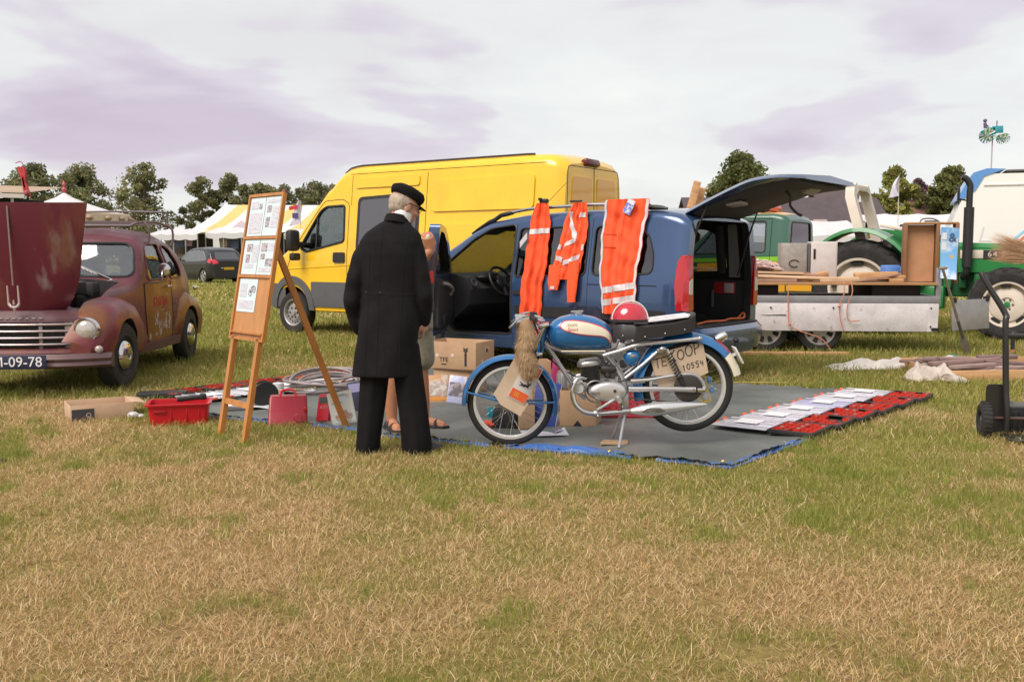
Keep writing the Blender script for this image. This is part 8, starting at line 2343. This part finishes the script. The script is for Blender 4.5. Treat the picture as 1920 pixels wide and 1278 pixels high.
# cable coil, chain
cc = thing('cable_coil', 'coil of thick grey steel cable behind the easel back leg', 'cable', G(607, 741) + Vector((0, .12, .03)))
q = random.Random(12)
for k in range(9):
    r_ = .30 + .018 * (k % 5) - .01 * (k // 5); cx_, cy_ = q.uniform(-.03, .05), q.uniform(-.03, .03); z_ = .012 + .019 * (k // 2); tl_ = q.uniform(-.10, .18)
    MB().tube([(cx_ + r_ * math.cos(a), cy_ + r_ * .80 * math.sin(a), z_ + .045 * (1 + math.sin(a + k)) * .6 + tl_ * .10 * math.cos(a) + .06 * max(0, math.sin(a))) for a in np.linspace(0, 2 * PI, 44)[:-1]], .0105, 7, closed=True).build('cable_turn', mat('cable_grey', (.34, .29, .29), .45, .3, var=.15, vscale=30), cc)
for k in range(2):
    r_ = .20
    MB().tube([(.32 + r_ * math.cos(a), .06 + r_ * .7 * math.sin(a), .03 + .03 * k + .05 * max(0, math.sin(a))) for a in np.linspace(0, 2 * PI, 36)[:-1]], .0095, 7, closed=True).build('cable_turn', MATS['cable_grey'], cc)
chn = thing('chain', 'yellowish steel chain lying over the cable and the white lids', 'chain', G(500, 752) + Vector((0, .1, .06)))
pts_ = spline([(-.10, 0, .0), (.12, .02, .02), (.34, .06, .03), (.52, .16, .07), (.64, .28, .11)], 14)
for i in range(0, len(pts_) - 1, 1):
    c, d = pts_[i], (pts_[i + 1] - pts_[i]).normalized()
    u = Vector((0, 0, 1)) if i % 2 else d.cross(Vector((0, 0, 1))).normalized()
    MB().tube([c + d * .014 * math.cos(a) + u * .008 * math.sin(a) for a in np.linspace(0, 2 * PI, 11)[:-1]], .0028, 4, closed=True).build('link', mat('chain_brass', (.40, .30, .15), .4, .7), chn)
# black reel and tins
rl_ = thing('cable_reel', 'black disc reel standing between the easel legs', 'reel', G(474, 776) + Vector((.02, .3, .01)), R(25))
for y_ in (-.05, .05):
    MB().lathe([(.001, -.004), (.105, -.004), (.11, 0), (.105, .004), (.001, .004)], (0, y_, .11), 'y', 30).build('flange', m_sorg, rl_)
MB().lathe([(.04, -.05), (.04, .05)], (0, 0, .11), 'y', 20).build('drum', mat('drum_grey', (.3, .28, .28), .5), rl_)
cn = MB().lathe([(.001, -.12), (.036, -.12), (.040, -.11), (.040, .09), (.030, .11), (.012, .12), (.001, .125)], n=20, M=Matrix.Rotation(R(90), 4, 'Y')).build('spray_can', mat('tin_silver', (.42, .40, .41), .3, .8))
cn.location = G(445, 776) + Vector((0, .10, .045)); cn.rotation_euler = (0, 0, R(12)); tag(cn, 'silver spray can lying beside the red crate', 'can')
cn2 = MB().lathe([(.001, -.07), (.05, -.07), (.05, .06), (.001, .07)], n=20).build('white_tin', mat('tin_white', (.62, .60, .63), .4))
cn2.location = G(512, 752) + Vector((0, .2, .075)); tag(cn2, 'small white tin with a dark top near the reel', 'tin')
for k, (px_, py_, rz, lb) in enumerate(((500, 772, 8, 'white plastic sheet lying on the tarpaulin under the easel'), (430, 746, -14, 'white plastic lid lying behind the red crate'), (552, 742, 20, 'pale plastic lid lying in front of the cable coil'))):
    o = MB().sheet(lambda u, w_: (-.17 + .34 * u, -.10 + .2 * w_, .012 + .010 * math.sin(7 * u + 3 * w_) + .006 * math.sin(11 * w_)), 14, 8).build('plastic_sheet', mat('film_white', (.62, .62, .66), .3, var=.1), smooth=60)
    sol = o.modifiers.new('s', 'SOLIDIFY'); sol.thickness = .004
    o.location = G(px_, py_) + Vector((0, .05, .03)); o.rotation_euler = (0, 0, R(rz)); tag(o, lb, 'sheet')
ot = MB().box((0, 0, .02), (.05, .04, .04), bev=.006).build('yellow_block', mat('block_ochre', (.52, .32, .06), .5)); ot.location = G(524, 736) + Vector((0, 0, .05)); tag(ot, 'small ochre block lying among the white lids', 'block')
pg_ = MB().ball((0, 0, .03), (.05, .035, .03), 10, 7).ball((.06, .01, .02), (.03, .03, .02), 8, 6)
po_ = link('clear_bag', remesh(pg_, .006, 1), mat('bag_clear', (.55, .53, .54), .25, coat=.5, var=.2, vscale=30)); po_.location = G(250, 785); tag(po_, 'small crumpled clear plastic bag beside the red crate', 'bag')
# ---------------------------------------------------------------- boxes behind the man and the bike
ub = carton('carton', 'brown cardboard box underneath the printed fruit carton', G(862, 742) + Vector((0, .12, .025)), R(-22), (.40, .30, .22), (), m_card)
tf = carton('fruit_carton', 'printed cardboard fruit carton standing on another box by the car door', ub.location + Vector((.0, .0, .225)), R(-26), (.52, .36, .25), (), m_card)
tb = text_mb('TFE', .060, .001, Matrix.Translation((-.07, -.182, .085)) @ UPR); tb.build('printed_letters', m_ink, tf, smooth=0)
MB().box((-.07, -.1815, .045), (.05, .002, .010)).build('printed_line', m_ink, tf)
MB().box((.155, -.1815, .095), (.022, .002, .12)).box((.145, -.1815, .17), (.03, .002, .012), (0, R(40), 0)).box((.166, -.1815, .17), (.03, .002, .012), (0, R(-40), 0)).box((.145, -.1815, .19), (.03, .002, .012), (0, R(40), 0)).box((.166, -.1815, .19), (.03, .002, .012), (0, R(-40), 0)).build('printed_arrow', m_ink, tf)
for x_, z_ in ((-.14, .12), (.02, .125)):
    MB().ball((x_, -.182, z_), (.016, .003, .018), 10, 6).build('vent_hole', mat('hole_pale', (.62, .5, .42), .7), tf)
MB().ball((.262, -.06, .07), (.003, .016, .016), 10, 6).build('vent_hole', MATS['hole_pale'], tf)
MB().prism([(-.035, .03), (.035, .03), (.032, .0), (.0, -.04), (-.032, -.005)], .2605, .2625, 'x', Matrix.Translation((0, .03, .17))).build('hand_hole', mat('hole_frame', (.60, .42, .30), .7), tf)
MB().ball((.263, .03, .168), (.003, .020, .022), 10, 6).build('hand_hole_dark', m_ink, tf)
def magazine(label, px, py, w_, h_, rz, lean, c1_, c2_, dy=.0, twist=0):
    o = thing('magazine', label, 'magazine', G(px, py) + Vector((0, dy, .02)), rot=(-R(lean), R(twist), R(rz)), group='magazines by the cartons')
    MB().box((0, 0, h_ / 2), (w_, .012, h_), bev=.003).build('cover', c1_, o)
    MB().box((0, -.007, h_ * .5), (w_ * .86, .002, h_ * .5)).build('cover_picture', c2_, o)
    return o
m_mag1 = mat('mag_orange', (.58, .30, .14), .4, col2=(.62, .52, .42), c2scale=12, c2lo=.5, c2hi=.6); m_mag2 = mat('mag_blue', (.42, .44, .66), .4, col2=(.66, .64, .70), c2scale=9, c2lo=.48, c2hi=.6)
m_magd = mat('mag_dark', (.14, .12, .14), .4, col2=(.45, .40, .42), c2scale=14, c2lo=.5, c2hi=.6)
mg_ = magazine('orange covered magazine leaning left against the boxes', 822, 760, .17, .24, 10, 18, m_mag1, mat('mag_pic', (.46, .36, .30), .5, col2=(.66, .60, .56), c2scale=20, c2lo=.5, c2hi=.56), .05)
MB().box((0, -.007, .03), (.15, .002, .025)).build('cover_strip', mat('mag_strip', (.72, .28, .04), .4), mg_)
magazine('blue grey magazine leaning right of the orange one', 852, 762, .15, .24, -6, 16, m_mag2, m_magd, .05, 6)
magazine('pale blue magazine leaning against the carton behind the wheel', 872, 748, .17, .26, -18, 20, m_mag2, m_mag2, .16, 12)
magazine('dark grey magazine wedged behind the blue one', 842, 738, .14, .22, 4, 10, m_magd, m_magd, .2)
# things seen through the front wheel
tq = carton('turquoise_box', 'small turquoise box seen through the front wheel spokes', G(928, 800) + Vector((0, .35, .02)), R(10), (.13, .10, .07), (), mat('turquoise', (.02, .36, .48), .4))
oc2 = MB()
q = random.Random(6)
for i in range(7):
    oc2.ball((q.uniform(-.06, .06), q.uniform(-.03, .03), q.uniform(.01, .04)), (q.uniform(.02, .04), q.uniform(.02, .04), q.uniform(.012, .028)), 9, 6)
oo = link('orange_cloth', remesh(oc2, .007, 2), mat('cloth_orange', (.72, .08, .03), .8)); oo.location = G(916, 808) + Vector((0, 0, .02)); tag(oo, 'crumpled orange cloth on the tarpaulin behind the front wheel', 'cloth')
bbg = MB().loft([[(x_ * k, y_ * k, z_) for x_, y_ in rpoly([(-.09, -.06), (.09, -.06), (.09, .06), (-.09, .06)], .03)] for z_, k in ((0, 1.0), (.05, 1.05), (.12, .95), (.17, .7), (.19, .3))]).build('black_bag', mat('bag_black', (.012, .011, .012), .6, bump=.4, bscale=20)); bbg.location = G(946, 812) + Vector((0, .1, .02)); tag(bbg, 'small black bag behind the front wheel hub', 'bag')
carton('small_carton', 'narrow brown carton between the front wheel and the blue binder', G(986, 812) + Vector((0, .12, .02)), R(4), (.12, .16, .20), (('y', 1, .06, 30),), m_card)
bd2 = leaning('blue_binder', 'large blue binder leaning behind the front mudguard end', 'binder', 1018, 803, .19, .33, .035, -8, 8, mat('binder_blue', (.045, .075, .30), .35), twist=8)
MB().box((.094, 0, .165), (.004, .037, .325)).build('pale_edge', mat('binder_edge', (.52, .46, .46), .5), bd2)
bc2 = carton('torn_carton', 'brown carton with torn lower edge behind the exhaust bend', G(1092, 808) + Vector((0, .18, .02)), R(-14), (.27, .26, .27), (), m_card)
MB().prism([(-.04, 0), (.04, 0), (.0, .05)], -.1335, -.1305, 'y').build('torn_hole', m_dark, bc2)
cn3 = MB().lathe([(.001, 0), (.055, 0), (.055, .10), (.045, .12), (.045, .13), (.001, .132)], n=24).build('metal_canister', mat('canister', (.46, .43, .42), .3, .85)); cn3.location = bc2.location + Vector((-.13, .0, .275)); tag(cn3, 'shiny metal canister standing on the torn carton', 'canister')
wb = MB().lathe([(.001, 0), (.05, .0), (.062, .03), (.058, .07), (.03, .10), (.001, .105)], n=24).build('white_bowl', mat('bowl_white', (.70, .67, .66), .3, coat=.4)); wb.location = bc2.location + Vector((.0, .03, .275)); tag(wb, 'white rounded pot standing on the torn carton by the engine', 'pot')
ts = leaning('magenta_folder', 'magenta folder standing upright behind the bike steering head', 'folder', 1040, 790, .05, .42, .16, -6, 6, mat('folder_magenta', (.32, .012, .09), .4), twist=4)
ts.location = ts.location + Vector((0, .45, 0))
carton('tall_carton', 'tall brown carton behind the front fork', G(1010, 790) + Vector((0, .55, .02)), R(8), (.20, .20, .40), (), m_card)
nwp = thing('newspaper', 'folded newspaper lying on the tarpaulin behind the front wheel', 'newspaper', G(1022, 824) + Vector((0, .06, .022)), R(9))
MB().sheet(lambda u, w_: (-.16 + .32 * u, -.07 + .17 * w_, .008 + .012 * math.sin(4 * u + 1) * w_ + .05 * max(0, u - .75) ** 1.2 * 4 * w_), 16, 8).build('page', mat('newsprint', (.66, .64, .70), .7, col2=(.5, .48, .55), c2scale=40, c2lo=.52, c2hi=.58, stretch=(1, 3, 1)), nwp, smooth=60)
MB().sheet(lambda u, w_: (.07 + .06 * u, .02 + .06 * w_, .024 + .06 * max(0, (.72 + .2 * u) - .75)), 2, 2).build('page_picture', mat('news_picture', (.20, .18, .24), .7), nwp)
# red lattice crate
lc = thing('lattice_crate', 'dark red plastic lattice crate on the tarpaulin behind the engine', 'crate', G(1182, 792) + Vector((0, .24, .02)), R(-16))
m_lc = mat('lattice_red', (.32, .022, .03), .45)
MB().box((0, 0, .008), (.46, .32, .016)).build('bottom', m_lc, lc)
for s_ in (-1, 1):
    for z_ in (.02, .055, .09, .125, .165, .20):
        MB().box((0, s_ * .16, z_), (.48, .012, .016), bev=.002).build('slat', m_lc, lc); MB().box((s_ * .236, 0, z_), (.012, .31, .016), bev=.002).build('slat', m_lc, lc)
    for k in range(9):
        MB().box((-.22 + .055 * k, s_ * .158, .11), (.012, .010, .20)).build('upright', m_lc, lc)
    for k in range(6):
        MB().box((s_ * .234, -.13 + .052 * k, .11), (.010, .012, .20)).build('upright', m_lc, lc)
# ---------------------------------------------------------------- right side of the field
pk_ = MB().box((0, 0, .02), (1.35, .09, .04), bev=.004).build('long_plank', mat('timber_1', (.52, .33, .19), .7)); pk_.location = G(1490, 668) + Vector((0, 0, .02)); pk_.rotation_euler = (0, 0, R(-2)); tag(pk_, 'long pine plank lying on the grass under the trailer', 'plank')
def crumple(label, cx, cy, w_, d_, h_, seed, c, rz=0, name='cloth_sheet', cat='sheet'):
    q_ = np.random.RandomState(seed)
    ph = q_.rand(6) * 6
    def fn(u, v_):
        e = math.sin(PI * u) ** .4 * math.sin(PI * v_) ** .5 if 0 < u < 1 and 0 < v_ < 1 else 0
        x_ = -w_ / 2 + w_ * u + .05 * math.sin(9 * v_ + ph[0]); y_ = -d_ / 2 + d_ * v_ + .06 * math.sin(7 * u + ph[1]) + .03 * math.sin(19 * u + ph[5])
        z_ = .02 + h_ * e * (.55 + .25 * math.sin(14 * u + 5 * v_ + ph[2]) + .22 * math.sin(23 * u - 9 * v_ + ph[3]) + .15 * math.sin(41 * u + 13 * v_ + ph[4]))
        return (x_, y_, max(z_, .006))
    o = MB().sheet(fn, 60, 16).build(name, mat('cloth_%d' % int(c[0] * 100), c, .85, var=.15, vscale=8, bump=.3, bscale=30), smooth=70)
    sol = o.modifiers.new('s', 'SOLIDIFY'); sol.thickness = .006
    o.location = (cx, cy, 0); o.rotation_euler = (0, 0, rz); tag(o, label, cat)
p = G(1680, 692); crumple('long crumpled white sheet lying on the grass below the trailer', p.x + .22, p.y, 2.0, .34, .13, 3, (.74, .68, .63), R(2))
p = G(1755, 716); crumple('bunched off white sack at the corner of the wooden frame', p.x, p.y + .1, .50, .42, .17, 5, (.56, .48, .43), R(-8), 'sack', 'sack')
p = G(1800, 684); crumple('small green cloth between white sheet and wooden frame', p.x, p.y, .34, .3, .09, 8, (.05, .20, .14), 0, 'green_cloth', 'cloth')
fo_ = thing('wooden_frame', 'low pine frame on the grass filled with weathered wood', 'frame', G(1792, 717), R(6))
MB().box((.75, .02, .06), (1.6, .03, .12), bev=.003).build('front_board', mat('frame_pine', (.56, .32, .15), .6, var=.2, stretch=(.6, 4, 4)), fo_)
MB().box((.82, 1.25, .06), (1.7, .03, .12), bev=.003).build('back_board', MATS['frame_pine'], fo_)
MB().box((.0, .62, .06), (.03, 1.2, .10), (0, 0, R(-6)), bev=.003).build('side_board', MATS['frame_pine'], fo_)
q = random.Random(44)
for k in range(26):
    x_, y_ = q.uniform(.25, 1.25), q.uniform(.10, 1.12)
    o = MB().box((0, 0, 0), (q.uniform(.35, .95), q.uniform(.05, .11), q.uniform(.02, .05)), bev=.006).build('weathered_stick', mat('driftwood_%d' % (k % 3), ((.30, .19, .17), (.22, .14, .13), (.38, .27, .24))[k % 3], .8, var=.3, vscale=5, stretch=(1, 6, 6), bump=.3, bscale=14), fo_)
    o.location = (x_, y_, .05 + .035 * (k // 9) + q.uniform(0, .02)); o.rotation_euler = (q.uniform(-.1, .1), q.uniform(-.06, .06), R(q.uniform(-14, 22)))
# sack truck at the right edge
ht = thing('sack_truck', 'black steel sack truck with pneumatic tyres standing at the right edge', 'sack truck', (3.44, 6.66, 0), R(-8))
m_ht = mat('truck_black', (.025, .022, .022), .4, .3, coat=.3)
for x_ in (.0, .40):
    MB().tube(spline([(x_ - .14 if x_ == 0 else x_ + .14, .12, 1.16), (x_ - .12 if x_ == 0 else x_ + .12, .10, 1.10), (x_ - .0, .04, .88), (x_, .02, .80), (x_ + .012, 0, .40), (x_ + .02, -.02, .18), (x_ + .02, -.02, .06)], 6), .021, 12).build('upright', m_ht, ht)
MB().tube([(.02, .03, .72), (.40, .03, .72)], .018, 10).build('cross_bar', m_ht, ht)
MB().tube([(-.12, .03, .14), (.55, .03, .14)], .012, 10).build('axle', mat('axle_brown', (.12, .07, .06), .5, .6), ht)
MB().prism(rpoly([(-.105, .04), (.02, .04), (.02, .38), (-.105, .38)], .03), .03, .036, 'y').build('wheel_guard', m_ht, ht)
MB().prism(rpoly([(.38, .04), (.50, .04), (.50, .38), (.38, .38)], .03), .03, .036, 'y').build('wheel_guard', m_ht, ht)
MB().box((.20, -.12, .03), (.44, .26, .008), bev=.002).build('toe_plate', m_ht, ht)
for x_ in (-.105, .52):
    w_ = node('wheel', ht, (x_, .03, .128), (0, 0, R(82)))
    MB().lathe([(.062, -.034), (.10, -.040), (.122, -.028), (.128, -.012), (.128, .012), (.122, .028), (.10, .040), (.062, .034), (.062, -.034)], axis='y', n=36).build('tyre', m_tyre, w_)
    for k in range(26):
        a = 2 * PI * k / 26
        for s_ in (-1, 1):
            MB().box((.128 * math.cos(a), s_ * .014, .128 * math.sin(a)), (.008, .022, .012), (0, -a, 0)).build('tread_block', m_tyre, w_)
    MB().lathe([(.064, -.02), (.05, .0), (.02, -.03), (.001, -.03)], axis='y', n=24).lathe([(.064, .02), (.05, .0), (.02, .03), (.001, .03)], axis='y', n=24).build('rim', m_trim, w_)
bty = thing('battery_box', 'black ribbed battery box on the grass beside the sack truck', 'battery', (3.66, 6.86, 0), R(4))
MB().box((.02, 0, .11), (.26, .17, .18), bev=.008).build('case', m_black, bty); MB().box((.02, 0, .205), (.27, .18, .02), bev=.006).build('lid', m_trim, bty)
for k in range(6):
    MB().box((-.09 + .04 * k, -.087, .10), (.012, .008, .13)).build('rib', m_black, bty)
for x_ in (-.06, .10):
    MB().cyl((x_, 0, .215), (x_, 0, .24), .012, 10).build('terminal', m_alu, bty)
# post driver with red foot, broom
pj = thing('screw_jack', 'black and red screw jack standing in front of the tractor wheel', 'jack', G(1898, 662))
MB().lathe([(.001, 0), (.06, 0), (.05, .03), (.03, .05), (.001, .055)], n=18).build('foot', mat('jack_red', (.34, .02, .03), .5), pj)
MB().cyl((0, 0, .05), (.0, 0, .22), .026, 12).ball((0, 0, .26), (.045, .045, .035), 12, 8).cyl((0, 0, .22), (0, 0, .28), .034, 12).build('stem', m_black, pj)
bp0 = A(1945, 478, 10.9)
br = thing('besom_broom', 'straw broom head pointing left, leaning at the right edge', 'broom', bp0)
q = random.Random(3)
fv, ff_ = [], []
for i in range(900):
    a, s_ = q.uniform(-1, 1), q.uniform(-1, 1)
    r0 = Vector((q.uniform(-.03, .05), s_ * .03, a * .04)); ln = q.uniform(.28, .55)
    tip = r0 + Vector((-ln, s_ * .10 + q.uniform(-.02, .02), .18 * ln + a * .13 + q.uniform(-.02, .02)))
    mid = r0.lerp(tip, .5) + Vector((0, 0, -.01))
    w_ = Vector((0, .3, 1)).normalized() * .0022
    b0 = len(fv); fv += [r0 - w_, r0 + w_, mid + w_, mid - w_, tip]; ff_ += [(b0, b0 + 1, b0 + 2, b0 + 3), (b0 + 3, b0 + 2, b0 + 4)]
so = MB().add(fv, ff_).build('straw', mat('straw', (.50, .30, .17), .8, var=.3, vscale=30), br, smooth=0); so['kind'] = 'stuff'
MB().tube([(-.04, 0, -.01), (.10, 0, -.05), (.75, 0, -.32), (.95, 0, -bp0.z)], [.05, .045, .02, .02], 12).build('handle', m_black, br)
yc = MB().tube(spline([G(1376, 722) + Vector((0, 0, .03)), G(1420, 724) + Vector((0, 0, .04)), G(1480, 723) + Vector((0, 0, .03))], 8), .004, 5).build('rope', mat('cord_yellow', (.60, .46, .14), .6)); tag(yc, 'thin yellow cord along the back edge of the tarpaulin', 'cord')
db_ = MB().ball((0, 0, .012), (.03, .02, .012), 10, 6).build('dark_clod', mat('clod', (.03, .025, .02), .9)); db_.location = G(3, 866); tag(db_, 'small dark lump on the dry grass at the left edge', 'lump')
